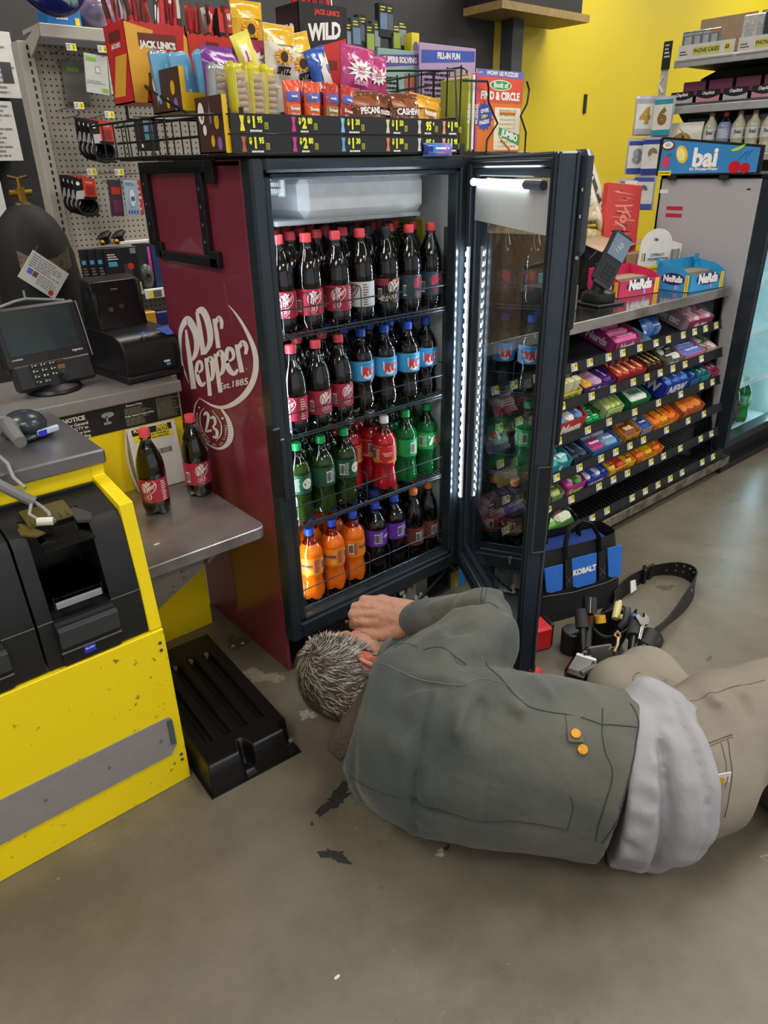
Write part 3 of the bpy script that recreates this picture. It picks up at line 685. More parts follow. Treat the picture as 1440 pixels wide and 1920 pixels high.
S2 = [(0.117, 0.066, P_DP, 'maroon-labelled cola bottle leftmost on the second cooler shelf', -0.5), (0.199, 0.070, P_DP, 'maroon-labelled cola bottle, middle of three on the second shelf', 0.55), (0.285, 0.084, P_DP, 'maroon-labelled cola bottle beside the blue-labelled bottles', 0.6),
      (0.375, 0.098, P_RC, 'light-blue labelled cola bottle, leftmost of four on the second shelf', 0.4), (0.456, 0.090, P_RC, 'light-blue labelled cola bottle, second from left of four', 0.3), (0.536, 0.078, P_RC, 'light-blue labelled cola bottle, third from left of four', 0.4), (0.622, 0.090, P_RC, 'light-blue labelled cola bottle beside the right wall of the cooler', 0.15)]
S3 = [(0.117, 0.075, P_GA, 'dark green soda bottle leftmost on the third cooler shelf', 0.7), (0.200, 0.075, P_GA, 'dark green soda bottle, middle of three on the third shelf', 1.7), (0.286, 0.080, P_GA, 'dark green soda bottle right of its twin, beside the red bottles', 0.9),
      (0.445, 0.085, P_TT, 'red soda bottle with white cap at the front of the third shelf', 0.1), (0.530, 0.082, P_SV, 'bright green soda bottle beside the front red bottle', 1.7), (0.624, 0.085, P_SV, 'bright green soda bottle at the right end of the third shelf', 0.5)]
S4 = [(0.137, 0.072, P_OR, 'orange soda bottle leftmost on the bottom cooler shelf', -0.5), (0.221, 0.074, P_OR, 'orange soda bottle, middle of three', -0.4), (0.302, 0.076, P_OR, 'orange soda bottle beside the purple-labelled one', 0.9),
      (0.395, 0.078, P_GR, 'purple-labelled soda bottle next to the orange ones', 1.2), (0.474, 0.078, P_GR, 'purple-labelled soda bottle next to the brown-labelled ones', 1.6), (0.555, 0.074, P_RB, 'brown-labelled root beer bottle with orange cap, left one', 1.5), (0.628, 0.080, P_RB, 'brown-labelled root beer bottle with orange cap by the right wall', 1.6)]
for row, z in ((S1, SH[0]), (S2, SH[1]), (S3, SH[2]), (S4, SH[3])):
    for (x, y, pr, lab, rz) in row: put(pr, x, y, z, rz-0.55, lab)
rn = random.Random(11)
back = {0: [P_DP, P_DP, P_DP, P_DD, P_DZ, P_DC, P_DC], 1: [P_DP, P_DP, P_DP, P_RC, P_RC, P_RC, P_RC], 2: [P_GA, P_GA, P_GA, P_TT, P_TT, P_SV, P_SV], 3: [P_OR, P_OR, P_OR, P_GR, P_GR, P_RB, P_RB]}
nm = {P_DP: 'maroon-labelled cola', P_DD: 'white-labelled cola', P_DZ: 'black-capped cola', P_DC: 'teal-labelled cola', P_RC: 'blue-labelled cola', P_GA: 'dark green soda', P_TT: 'red soda', P_SV: 'bright green soda', P_OR: 'orange soda', P_GR: 'purple-labelled soda', P_RB: 'root beer'}
nm = {k.name: v for k, v in nm.items()}
wh = ['top', 'second', 'third', 'bottom']
for si in range(4):
    for ci, x in enumerate((0.11, 0.196, 0.282, 0.367, 0.452, 0.536, 0.624)):
        for ri, y in enumerate(DEEP):
            pr = back[si][ci]
            if si == 2 and ci == 3 and ri == 0: y -= 0.005
            if si == 3 and ci == 6 and ri > 1: continue
            if si == 3 and ci in (3, 4) and ri > 2: continue
            yy = y+{0: 0.0, 1: 0.004, 2: 0.006, 3: 0.0}[si]+rn.uniform(-0.001, 0.001)
            if si in (1,) and ci in (3, 6): yy += 0.012
            if si == 0 and ci == 0: yy += 0.008
            t = '%s bottle, %s row back, %s column from the left, %s cooler shelf' % (nm[pr.name], ORDW[ri+1], ORDW[ci], wh[si])
            put(pr, x+rn.uniform(-0.002, 0.002), min(yy, 0.428), SH[si], rn.uniform(-1.5, 1.0), t[0].upper()+t[1:], 'bottles behind the front row, %s shelf, %s' % (wh[si], nm[pr.name]))
# ------------------------------------------------------------------ checkout counter
def side_prism(b, poly, x0, x1, mt):
    """poly in (y, z), extruded along x"""
    n = len(poly); vs = [(x0, y, z) for y, z in poly]+[(x1, y, z) for y, z in poly]
    b.add(vs, [tuple(range(n))[::-1], tuple(range(n, 2*n))]+[(i, (i+1) % n, n+(i+1) % n, n+i) for i in range(n)], mt)
KICK = mat('kick_plate_grey', '#8d8a88', 0.45, var=0.06)
YELD = mat('scuffed_yellow', '#f8dc12', 0.42, var=0.03, vscale=3, col2='#8d7a1e', c2scale=48, c2lo=0.66, c2hi=0.74)
ctr = empty('checkout_counter', (-0.9, 0.2, 0), 0, 'yellow checkout counter with a grey kick plate at the left of the picture', 'counter')
ctr.location = (0, 0, 0)
b = MB()
side_prism(b, [(-0.137, 0.0), (-0.137, 0.45), (-0.15, 0.455), (-0.114, 0.755), (0.03, 0.775), (0.03, 0.80), (0.42, 0.80), (0.42, 0.0)], -0.447, -0.418, YEL)
b.build('side_board', ctr, bev=0.002)
b = MB(); b.box(-1.5, -0.418, -0.155, -0.137, 0.0, 0.452, YELD, 0.002); b.build('front_panel', ctr)
for x, z in ((-0.432, 0.42), (-0.432, 0.40), (-0.432, 0.085), (-0.432, 0.068)): b = MB(); b.cyl((x, -0.1575, z), (x, -0.155, z), 0.0042, GREY, 10); b.box(x-0.003, x+0.003, -0.1582, -0.157, z-0.0008, z+0.0008, INK); b.build('panel_screw', ctr)
b = MB(); b.prism([(-1.5, 0.10), (-0.455, 0.10), (-0.438, 0.125), (-0.438, 0.195), (-0.446, 0.212), (-1.5, 0.212)], 0.155, 0.1585, KICK, frame((0, 0, 0), (1, 0, 0), (0, 0, 1))); b.box(-0.452, -0.440, -0.162, -0.156, 0.13, 0.205, mat('kick_bevel', '#4d5a5c', 0.4), 0.001)
o = b.build('kick_plate', ctr)
for x, z in ((-0.475, 0.155), (-0.60, 0.155), (-0.74, 0.155), (-0.88, 0.155)): b = MB(); b.cyl((x, -0.1600, z), (x, -0.1585, z), 0.004, GREY, 10); b.build('plate_screw', o)
b = MB(); b.box(-1.5, -0.447, 0.03, 0.045, 0.70, 0.80, YEL); b.build('upper_board', ctr)
b = MB(); b.box(-0.447, -0.05, 0.42, 0.435, 0.0, 0.81, YEL, 0.001); b.build('back_board', ctr)
TOPM = mat('counter_top_grey', '#77767a', 0.28, metal=0.5, var=0.08, vscale=6, col2='#6a676b', c2scale=4)
b = MB(); b.box(-1.5, -0.412, 0.018, 0.43, 0.802, 0.835, TOPM, 0.004); b.build('counter_top', ctr)
b = MB(); b.box(-1.5, -0.045, 0.40, 0.74, 0.808, 0.842, mat('counter_top_pale', '#9c9794', 0.3, metal=0.5, var=0.08), 0.003); b.build('counter_top', ctr)
# side shelf of steel
shf = empty('steel_shelf', (0, 0, 0), 0, 'low stainless steel shelf between the yellow counter and the cooler, two bottles on it', 'shelf')
b = MB()
pl = [(-0.418, 0.42), (-0.066, 0.42)]+[(-0.066-0.03+0.03*math.cos(a), -0.045+0.03+0.03*math.sin(a)) for a in np.linspace(0, -PI/2, 7)]+[(-0.418, -0.045)]
b.prism(pl, 0.518, 0.55, STEEL); b.build('shelf_top', shf, bev=0.003)
DIRTS = mat('rusty_steel', '#8e8784', 0.4, metal=0.6, var=0.1, col2='#5b4039', c2scale=40, c2lo=0.6, c2hi=0.68)
b = MB(); b.prism([(-0.418, 0.518), (-0.15, 0.518), (-0.15, 0.50), (-0.418, 0.365)], -0.02, -0.017, DIRTS, frame((0, 0, 0), (1, 0, 0), (0, 0, 1))); b.build('gusset', shf)
# notices on the board
def notice(name, x0, x1, label, art):
    b = MB(); b.box(x0, x1, 0.4175, 0.4198, 0.733, 0.806, mat('notice_black', '#1d1d1b', 0.5)); art(b, frame((0, 0.4172, 0), (1, 0, 0), (0, 0, 1))); o = b.build(name, weld=False); return tag(o, label, 'sign')
def a1(b, M):
    b.text('NOTICE', 0.016, LW, M, x=-0.352, y=0.790, bold=0.05); 
    for i, s in enumerate(('Dollar General', 'uses CCTV to', 'keep prices low.', 'Now recording.')): b.text(s, 0.0115, LW, M, x=-0.352, y=0.775-i*0.0118, bold=0.02)
    g = mat('camera_grey', '#9b9b98', 0.5)
    b.flat([(-0.262+0.018*math.cos(t), 0.783+0.008*math.sin(t)) for t in np.linspace(0, 2*PI, 14)[:-1]], g, M, 0.0004); b.rect(-0.268, -0.263, 0.762, 0.78, g, M, 0.0004); b.rect(-0.276, -0.256, 0.757, 0.764, g, M, 0.0004)
def a2(b, M):
    b.text('Returns Policy', 0.008, LW, M, x=-0.185, y=0.796, bold=0.03); b.text('Dollar General Coupon Policy', 0.0068, LW, M, x=-0.174, y=0.766, bold=0.03)
    lines(b, mat('print_khaki', '#8e8d72', 0.5), M, -0.215, -0.135, 0.770, 0.790, 5, 3); lines(b, mat('print_khaki'), M, -0.215, -0.135, 0.738, 0.761, 6, 5); lines(b, mat('print_khaki'), M, -0.122, -0.05, 0.738, 0.800, 15, 8)
notice('notice_sign', -0.41, -0.222, 'black NOTICE sign with a drawn camera on the yellow board', a1)
notice('policy_sign', -0.221, -0.052, 'black returns policy sign of fine print right of the NOTICE sign', a2)

# ------------------------------------------------------------------ cash recycler set in the counter
BK2 = mat('recycler_black', '#18191b', 0.42, bump=0.02, bscale=500)
BK3 = mat('recycler_flap', '#3a3c40', 0.45)
CLR = glass_mat('dirty_clear', '#a59b88', 0.75, 0.12, 1.4)
def recycler(dx, label):
    r = empty('cash_machine', (dx, 0, 0), 0, label, 'machine')
    b = MB()
    def sp(p, x0, x1): side_prism(b, p, x0, x1, BK2)
    sp([(0.028, 0.766), (-0.100, 0.742), (-0.112, 0.725), (-0.142, 0.565), (-0.146, 0.456), (0.028, 0.456)], -0.512, -0.449)     # right cheek
    sp([(0.028, 0.766), (-0.100, 0.742), (-0.112, 0.725), (-0.142, 0.565), (-0.146, 0.456), (0.028, 0.456)], -0.662, -0.632)
    sp([(0.028, 0.766), (-0.045, 0.752), (-0.045, 0.735), (0.028, 0.735)], -0.632, -0.512)
    sp([(0.0, 0.735), (0.028, 0.735), (0.028, 0.456), (0.0, 0.456)], -0.632, -0.512)
    sp([(0.0, 0.60), (-0.10, 0.575), (-0.150, 0.56), (-0.158, 0.54), (-0.152, 0.456), (0.0, 0.456)], -0.632, -0.512)
    b.build('housing', r, bev=0.004)
    b = MB(); side_prism(b, [(0.026, 0.7655), (0.010, 0.7700), (0.010, 0.7640)], -0.655, -0.452, INK); b.build('hinge_slot', r)
    b = MB()      # coin funnel
    side_prism(b, [(-0.02, 0.7625), (-0.085, 0.752), (-0.085, 0.748), (-0.02, 0.758)], -0.618, -0.530, mat('funnel_amber', '#5a5026', 0.3, coat=0.4))
    side_prism(b, [(-0.095, 0.742), (-0.150, 0.722), (-0.150, 0.718), (-0.095, 0.738)], -0.615, -0.517, CLR)
    for i in range(6): b.box(-0.612+i*0.014, -0.610+i*0.014, -0.085, -0.055, 0.7535, 0.756, BK3)
    b.prism([(-0.632, -0.02), (-0.60, -0.12), (-0.618, -0.125), (-0.640, -0.10)], 0.744, 0.748, mat('funnel_amber')); b.prism([(-0.53, -0.0), (-0.500, -0.10), (-0.512, -0.13), (-0.535, -0.115)], 0.744, 0.750, BK3)
    b.build('coin_funnel', r)
    b = MB(); b.box(-0.600, -0.560, -0.004, 0.0, 0.685, 0.694, BK3, 0.001); b.build('slot_label', r)
    b = MB()      # clear cup
    side_prism(b, [(-0.02, 0.622), (-0.125, 0.602), (-0.125, 0.5985), (-0.02, 0.618)], -0.622, -0.528, CLR)
    b.box(-0.620, -0.528, -0.152, -0.146, 0.590, 0.604, mat('cup_lip', '#8e8f96', 0.35, coat=0.4), 0.001); b.box(-0.624, -0.621, -0.15, -0.02, 0.59, 0.62, CLR); b.box(-0.528, -0.525, -0.15, -0.02, 0.59, 0.62, CLR)
    b.box(-0.60, -0.596, -0.150, -0.146, 0.575, 0.59, CLR); b.box(-0.55, -0.546, -0.150, -0.146, 0.575, 0.59, CLR)
    b.build('coin_cup', r)
    b = MB(); side_prism(b, [(-0.158, 0.553), (-0.170, 0.548), (-0.163, 0.505), (-0.155, 0.503)], -0.632, -0.510, BK3); b.build('grey_flap', r, bev=0.001)
    b = MB(); b.box(-0.634, -0.508, -0.1595, -0.156, 0.490, 0.4925, GREY); b.build('trim_line', r)
    b = MB(); b.box(-0.590, -0.566, -0.1565, -0.1545, 0.470, 0.492, mat('blue_sticker', '#2b37c8', 0.4)); b.text('GLORY', 0.006, LW, frame((-0.578, -0.157, 0.481), (1, 0, 0), (0, 0, 1)), bold=0.03); b.build('maker_badge', r, weld=False)
    b = MB(); b.box(-0.512, -0.449, -0.1445, -0.143, 0.5635, 0.5655, GREY); b.box(-0.662, -0.632, -0.1445, -0.143, 0.5635, 0.5655, GREY); b.build('seam', r)
    return r
recycler(0, 'black cash machine with clear coin cup and blue badge set in the yellow counter')
recycler(-0.218, 'black cash machine at the left picture edge beside the one with a badge')

# cable hanging over the counter edge
b = MB(); CB = mat('cable_grey', '#8f8f8a', 0.5)
b.tube([(-0.60, 0.20, 0.86), (-0.605, 0.12, 0.845), (-0.605, 0.03, 0.85), (-0.61, -0.02, 0.835), (-0.60, -0.05, 0.82)], 0.004, CB, 8)
b.tube([(-0.645, 0.03, 0.845), (-0.64, -0.02, 0.83), (-0.605, -0.052, 0.80), (-0.592, -0.06, 0.79)], 0.011, mat('cable_sleeve', '#6f706e', 0.6), 10)
b.tube([(-0.592, -0.06, 0.79), (-0.583, -0.075, 0.780), (-0.578, -0.09, 0.772), (-0.580, -0.10, 0.768)], 0.0035, CB, 8)
b.tube([(-0.60, -0.065, 0.79), (-0.612, -0.085, 0.778), (-0.60, -0.105, 0.768), (-0.595, -0.108, 0.766)], 0.0035, CB, 8)
o = b.build('data_cable'); tag(o, 'grey cable hanging over the counter edge onto the cash machine', 'cable')
b = MB(); b.cyl((-0.605, -0.100, 0.765), (-0.578, -0.112, 0.762), 0.0085, mat('plug_white', '#d6d3c8', 0.5), 10); b.cyl((-0.577, -0.1125, 0.762), (-0.574, -0.114, 0.7615), 0.005, GREY, 8); b.build('plug', o)

# barcode scanner lying on the counter
sc = empty('barcode_scanner', (-0.515, 0.215, 0.835), 0.3, 'dark handheld barcode scanner lying on the grey counter top', 'scanner')
b = MB(); SCM = mat('scanner_dark', '#2b343c', 0.3, coat=0.2)
b.sphere((0, 0, 0.034), 0.042, SCM, 18, 12, sc=(1.05, 1.25, 0.72)); b.box(-0.045, 0.045, -0.05, 0.04, 0.004, 0.02, SCM, 0.008); b.build('scanner_head', sc, ang=60)
b = MB(); b.tube([(-0.02, 0.02, 0.035), (-0.055, -0.04, 0.04), (-0.075, -0.10, 0.03)], [0.022, 0.016, 0.013], mat('cable_sleeve'), 10); b.build('handle', sc)
b = MB(); b.box(-0.005, 0.048, -0.056, -0.045, 0.012, 0.026, mat('scanner_window', '#b8c6dc', 0.2, coat=0.5), 0.003); b.box(-0.005, 0.014, -0.0575, -0.055, 0.013, 0.025, mat('blue_sticker')); b.build('scan_window', sc)

# payment terminal
pt = empty('payment_terminal', (-0.345, 0.56, 0.842), 0.12, 'black payment terminal with dark screen and keypad on the rear counter', 'terminal')
b = MB(); b.lathe([(0.07, 0), (0.075, 0.004), (0.07, 0.012), (0.045, 0.022), (0.04, 0.05)], BLK, 24); b.build('stand', pt)
PM = frame((0, -0.035, 0.03), (1, 0, 0), (0, 0.28, 1)) 
b = MB(); b.box(-0.118, 0.118, 0.045, 0.205, -0.03, 0.0, BLK, 0.008, M=PM); b.box(-0.105, 0.112, -0.012, 0.06, -0.03, 0.004, mat('terminal_dark', '#232327', 0.4), 0.008, M=PM); b.build('case', pt)
b = MB(); b.box(-0.098, 0.092, 0.082, 0.192, 0.0, 0.002, mat('screen_off', '#2f3a3d', 0.12, coat=0.4), M=PM); b.text('Ingenico', 0.009, LW, PM, x=0.078, y=0.072, z=0.005, bold=0.02); b.text('LANE/8000', 0.006, LW, PM, x=-0.085, y=0.072, z=0.005); b.build('screen', pt, weld=False)
b = MB(); b.box(0.1175, 0.120, 0.05, 0.20, -0.024, -0.004, mat('silver_edge', '#bfc4cc', 0.3, metal=0.8), M=PM); b.build('silver_edge', pt)
kc = ['1', '2', '3', '', '4', '5', '6', '', '7', '8', '9', '', '*', '0', '#', '']
for i in range(16):
    c, r_ = i % 4, i//4; b = MB(); x = -0.052+c*0.024; y = 0.050-r_*0.0145
    b.box(x-0.0105, x+0.0105, y-0.006, y+0.006, 0.004, 0.0062, mat('key_dark', '#17171a', 0.4) if c < 3 else mat('key_%d' % r_, ['#3a1d1a', '#6a6224', '#1d3a24', '#17171a'][r_], 0.4), 0.001, M=PM)
    if kc[i]: b.text(kc[i], 0.0085, LW, PM, x=x-0.003, y=y, z=0.0068, bold=0.02)
    if c < 3: b.rect(x+0.003, x+0.008, y-0.001, y+0.001, LW, PM, 0.0068)
    b.build('key', pt, weld=False)
b = MB(); b.tube([(-0.12, 0.052, 0.215), (-0.03, 0.055, 0.235), (0.0, 0.056, 0.238), (0.10, 0.05, 0.222)], 0.004, mat('clear_ring', '#8c9094', 0.2, coat=0.5), 8); b.tube([(0.0, 0.056, 0.238), (0.0, 0.056, 0.26)], 0.003, mat('clear_ring'), 8); b.build('privacy_rim', pt)

# receipt printer, lid open
rp = empty('receipt_printer', (-0.10, 0.575, 0.842), 0.10, 'black receipt printer with its lid open beside the cooler', 'printer')
b = MB()
prof = [(-0.105, 0.0), (-0.115, 0.06), (-0.112, 0.095), (-0.095, 0.118), (-0.06, 0.130), (0.09, 0.135), (0.11, 0.11), (0.115, 0.0)]
side_prism(b, prof, -0.085, 0.085, mat('printer_black', '#131317', 0.34)); b.box(-0.092, 0.092, -0.118, 0.118, 0.0, 0.022, BLK, 0.004); b.build('body', rp, bev=0.005)
b = MB(); side_prism(b, [(0.02, 0.13), (0.04, 0.26), (0.10, 0.27), (0.12, 0.13)], -0.078, 0.07, mat('lid_black', '#0f0f11', 0.3, coat=0.2)); b.sphere((-0.07, 0.06, 0.19), 0.03, BLK, 12, 8, sc=(0.4, 1.2, 2.0)); b.box(0.055, 0.068, 0.02, 0.05, 0.16, 0.26, BLK, 0.004)
b.build('lid', rp, bev=0.004)
b = MB(); b.cyl((-0.035, 0.028, 0.185), (-0.035, 0.022, 0.185), 0.007, mat('glossy_dark', '#3a3b3f', 0.15, coat=0.6), 10); b.cyl((0.0, 0.028, 0.190), (0.0, 0.022, 0.190), 0.007, mat('glossy_dark'), 10); b.box(-0.02, 0.0, 0.030, 0.036, 0.236, 0.239, GREY); b.build('paper_rollers', rp)
b = MB(); PMM = frame((0, -0.097, 0.119), (1, 0, 0), (0, 0.7, 0.7))
add_ribbon(b, [(-0.018, 0.0, 0.005), (-0.006, 0.014, 0.006), (0.006, 0.0, 0.005)], mat('print_blue', '#5a6fd6', 0.4), lambda x, y: tuple(PMM @ Vector((x, y, 0.002))), 2); b.build('feed_arrow', rp); b = MB()
b.prism([(0.035, 0.02), (0.075, 0.02), (0.08, -0.008), (0.06, -0.008)], 0.0, 0.003, mat('print_blue'), PMM); b.build('feed_button', rp)
b = MB(); b.box(0.03, 0.048, -0.1175, -0.114, 0.043, 0.048, LW); b.box(0.037, 0.048, -0.1175, -0.114, 0.033, 0.040, mat('badge_blue', '#4fa3d8', 0.4)); b.build('badge', rp)

# table tent sign
ts = empty('tent_sign', (0, 0, 0), 0, 'white folded card sign with yellow heading on the steel shelf behind a bottle', 'sign')
b = MB(); TM = frame((-0.157, 0.372, 0.552), (1, -0.03, 0), (0.0, 0.12, 1))
b.box(-0.070, 0.070, 0, 0.185, -0.0008, 0.0008, PAPER, M=TM)
b.rect(-0.058, 0.058, 0.163, 0.181, INK, TM, 0.0012); b.text('READ', 0.013, LY, TM, x=0.03, y=0.1755, z=0.0018, bold=0.05); b.text('TO KNOW', 0.0075, LY, TM, x=0.03, y=0.1670, z=0.0018, bold=0.04); b.text('PLEASE', 0.011, LY, TM, x=-0.035, y=0.1755, z=0.0018, bold=0.05)
b.rect(-0.058, 0.058, 0.144, 0.162, LY, TM, 0.0012); b.text('PAY YOUR BILLS', 0.0075, INK, TM, x=0.02, y=0.157, z=0.0018, bold=0.03); b.text('LIKE A BARCODE', 0.0065, INK, TM, x=0.02, y=0.149, z=0.0018, bold=0.03)
lines(b, mat('print_grey', '#8a8a88', 0.6), TM, -0.05, 0.058, 0.02, 0.14, 14, 3); barcode(b, 0.005, 0.05, 0.095, 0.115, TM, z=0.0018)
b.build('front_card', ts, weld=False)
b = MB(); b.box(-0.070, 0.070, 0, 0.185, -0.0008, 0.0008, PAPER, M=frame((-0.157, 0.413, 0.552), (1, -0.03, 0), (0.0, -0.08, 1))); b.build('back_card', ts)
b = MB(); b.grid(lambda u, v: (-0.227-0.012*math.sin(v*PI), 0.374+0.022*v+u*(0.040-0.03*v), 0.552+0.183*v), 3, 8, PAPER); b.build('side_flap', ts, sol=0.001)

# two bottles on the steel shelf
put(P_DP, -0.238, 0.235, 0.55, -0.75, 'cola bottle with maroon label in front of the white tent sign, on the steel shelf')
put(P_DP, -0.097, 0.262, 0.55, -0.05, 'cola bottle with maroon label on the steel shelf against the cooler side')
b = MB(); b.sphere((-0.325, 0.05, 0.552), 0.006, WHITE, 8, 5, sc=(1.4, 0.6, 0.3)); tag(b.build('paper_scrap'), 'tiny white scrap lying on the steel shelf', 'scrap')

# ------------------------------------------------------------------ moulded black cover lying on the floor
cv = empty('moulded_cover', (0, 0, 0), 0, 'ribbed black plastic cover lying on the floor beside the counter', 'cover')
CVM = frame((-0.298, -0.265, 0), (-0.94, -0.0, 0), (0.0, 1, 0)); CVM = T(-0.287, -0.262, 0) @ RZ(-0.055)
CW, CL, CH = 0.121, 0.555, 0.085
def cover(u, v):
    x = (u-0.5)*2; y = v
    X = x*CW; Y = y*CL
    ex = min(1, (1-abs(x))/0.07); ey = min(1, v/0.035, (1-v)/0.06); e = max(0, min(ex, ey)); h = CH*(1-(1-e)**3)
    # ribs
    for c in (-0.62, -0.22, 0.18, 0.58):
        d = abs(x-c)
        if d < 0.11 and 0.16 < v < 0.80:
            k = (1-(d/0.11)**2)*min(1, (v-0.16)/0.02, (0.80-v)/0.02); h -= 0.018*max(0, k)
    # notch at the front
    if abs(x+0.12) < 0.16 and v < 0.10:
        k = 1-(x+0.12)**2/0.0256-(v/0.10)**2
        if k > 0: h = h*(1-min(1, k*2.2)*0.8)
    # sunk corner
    if x > 0.74 and v < 0.09: h *= 0.35
    return (X, Y, max(0.001, h))
b = MB(); b.grid(cover, 90, 100, mat('cover_black', '#101012', 0.36, bump=0.03, bscale=300), CVM); b.build('shell', cv, ang=80)
b = MB(); b.box(-CW-0.006, CW+0.006, -0.004, CL, 0.0, 0.004, mat('cover_black'), M=CVM); b.build('rim', cv)
b = MB(); b.cyl(CVM @ Vector((CW*0.9, 0.02, 0.03)), CVM @ Vector((CW*0.9, 0.015, 0.038)), 0.006, STEEL, 10); b.build('screw', cv)

# ------------------------------------------------------------------ pegboard shelving behind the counter
def peg_mat():
    m = mat('pegboard', '#b3ada0', 0.6, var=0.03); nt = m.node_tree; N = nt.nodes; L = nt.links; p = N['Principled BSDF']
    tc = N.new('ShaderNodeTexCoord'); sx = N.new('ShaderNodeSeparateXYZ'); L.new(tc.outputs['Object'], sx.inputs[0])
    def md(op, a, bb=None, c=None):
        n = N.new('ShaderNodeMath'); n.operation = op
        for i, v in enumerate((a, bb, c)):
            if v is None: continue
            if isinstance(v, (int, float)): n.inputs[i].default_value = v
            else: L.new(v, n.inputs[i])
        return n.outputs[0]
    zr = md('DIVIDE', sx.outputs[2], 0.0205); row = md('FLOOR', zr); xo = md('DIVIDE', sx.outputs[0], 0.0205)
    fx = md('SUBTRACT', md('FRACT', xo), 0.5); fz = md('SUBTRACT', md('FRACT', zr), 0.5)
    d = md('SQRT', md('ADD', md('MULTIPLY', fx, fx), md('MULTIPLY', fz, fz))); hole = md('LESS_THAN', d, 0.17)
    src = p.inputs['Base Color'].links[0].from_socket; mx = N.new('ShaderNodeMix'); mx.data_type = 'RGBA'
    L.new(hole, mx.inputs['Factor']); L.new(src, mx.inputs['A']); mx.inputs['B'].default_value = hexc('#2a2824'); L.new(mx.outputs['Result'], p.inputs['Base Color'])
    return m
PEG = peg_mat(); BEI = mat('shelving_beige', '#b5b0a6', 0.5, var=0.03)
pg = empty('pegboard_shelving', (0, 0, 0), 0, 'beige pegboard shelving unit behind the counter, hung with small goods', 'shelving')
b = MB(); b.box(0.10, 1.30, 1.60, 1.615, 0.3, 1.80, PEG); b.build('pegboard_panel', pg)
b = MB(); b.box(0.052, 0.102, 1.56, 1.64, 0.0, 1.80, BEI, 0.003)
o = b.build('upright', pg)
b = MB()
for i in range(58): b.box(0.079, 0.085, 1.557, 1.5605, 0.36+i*0.0248, 0.374+i*0.0248, INK)
b.build('upright_slots', o)
b = MB(); b.box(0.09, 1.30, 1.42, 1.60, 1.822, 1.835, BEI); b.box(0.09, 1.30, 1.415, 1.425, 1.795, 1.836, BEI, 0.003); side_prism(b, [(1.60, 1.80), (1.42, 1.835), (1.425, 1.80), (1.57, 1.745), (1.60, 1.70)], 0.088, 0.095, BEI); b.build('top_shelf', pg)
b = MB(); b.box(0.10, 1.30, 1.33, 1.60, 0.945, 0.958, BEI); b.box(0.27, 1.30, 1.322, 1.335, 0.925, 0.962, WHITE, 0.002); side_prism(b, [(1.60, 0.958), (1.33, 0.958), (1.335, 0.925), (1.60, 0.88)], 0.10, 0.108, BEI); o = b.build('low_shelf', pg)
b = MB(); b.box(0.285, 0.300, 1.3195, 1.322, 0.928, 0.957, LY); b.box(0.302, 0.335, 1.3195, 1.322, 0.930, 0.955, mat('price_grey', '#5b5e62', 0.5)); b.build('price_tag', o)
# hooks with tags, and what hangs on them
def hook(x, z, y=1.42, tagged=True, lab=''):
    r = empty('peg_hook', (0, 0, 0), 0, lab, 'hook')
    b = MB(); W = mat('hook_wire', '#8a8c90', 0.3, metal=0.8)
    b.tube([(x-0.012, 1.60, z-0.004), (x-0.012, y, z+0.0)], 0.0022, W, 6); b.tube([(x, 1.60, z-0.03), (x, y+0.03, z-0.03), (x, y, z-0.02)], 0.0022, W, 6); b.build('wire', r)
    b = MB(); TG = frame((x, y-0.002, z), (1, 0, 0), (0, 0.1, 1)); b.box(-0.017, 0.017, -0.011, 0.011, -0.001, 0.001, LW, M=TG); b.rect(-0.001, 0.016, -0.010, 0.010, LY, TG, 0.0014); b.text('2', 0.014, INK, TG, x=0.008, y=0.0, z=0.0018, bold=0.03); lines(b, INK, TG, -0.015, -0.003, -0.008, 0.008, 4, 2, z=0.0014)
    b.build('price_tag', r, weld=False); return r
for x, z, l in [(0.185, 1.773, 'empty peg hook with yellow tag, top left of the pegboard'), (0.295, 1.774, 'peg hook with yellow tag holding the white card packs'), (0.176, 1.596, 'empty peg hook with tag above the coiled cables'), (0.281, 1.570, 'peg hook with tag holding the upper coiled cables'),
                (0.179, 1.383, 'peg hook with tag holding the lower coiled cables'), (0.282, 1.380, 'peg hook with tag holding the thin blister pack'), (0.375, 1.375, 'peg hook with plain tag beside the cooler bracket'), (0.40, 1.775, 'peg hook with tag beside the snack boxes')]: hook(x, z, lab=l)
def card(name, x, y, z, w, h, rz, base, art, label, cat='packet', group=None, t=0.006, tilt=0.0):
    r = empty(name, (x, y, z), rz, label, cat, group); r.rotation_euler = (0, tilt, rz)
    b = MB(); M = frame((0, 0, 0), (1, 0, 0), (0, 0, 1)); b.box(-w/2, w/2, 0, t, -h, 0, base, 0.001); b.build('card', r)
    b = MB(); art(b, M, w, h); b.build('print', r, weld=False); return r
GRN = mat('card_green', '#86b83c', 0.5)
def art_white(b, M, w, h):
    b.rect(-w*0.42, w*0.0, -h*0.18, -h*0.08, GRN, M, 0.0008); b.rect(-w*0.06, w*0.16, -h*0.48, -h*0.3, mat('card_beige', '#a8a48e', 0.5), M, 0.0008); b.rect(-w*0.03, w*0.13, -h*0.45, -h*0.33, PAPER, M, 0.0012)
    lines(b, mat('print_grey'), M, -w*0.45, w*0.42, -h*0.76, -h*0.66, 2, 4, z=0.0008); b.rect(w*0.2, w*0.46, -h*0.94, -h*0.84, GRN, M, 0.0008)
card('white_card_pack', 0.268, 1.425, 1.757, 0.082, 0.122, 0, mat('card_white', '#c9cbc6', 0.45), art_white, 'white card pack with a green strip, left of two on the pegboard', tilt=0.1)
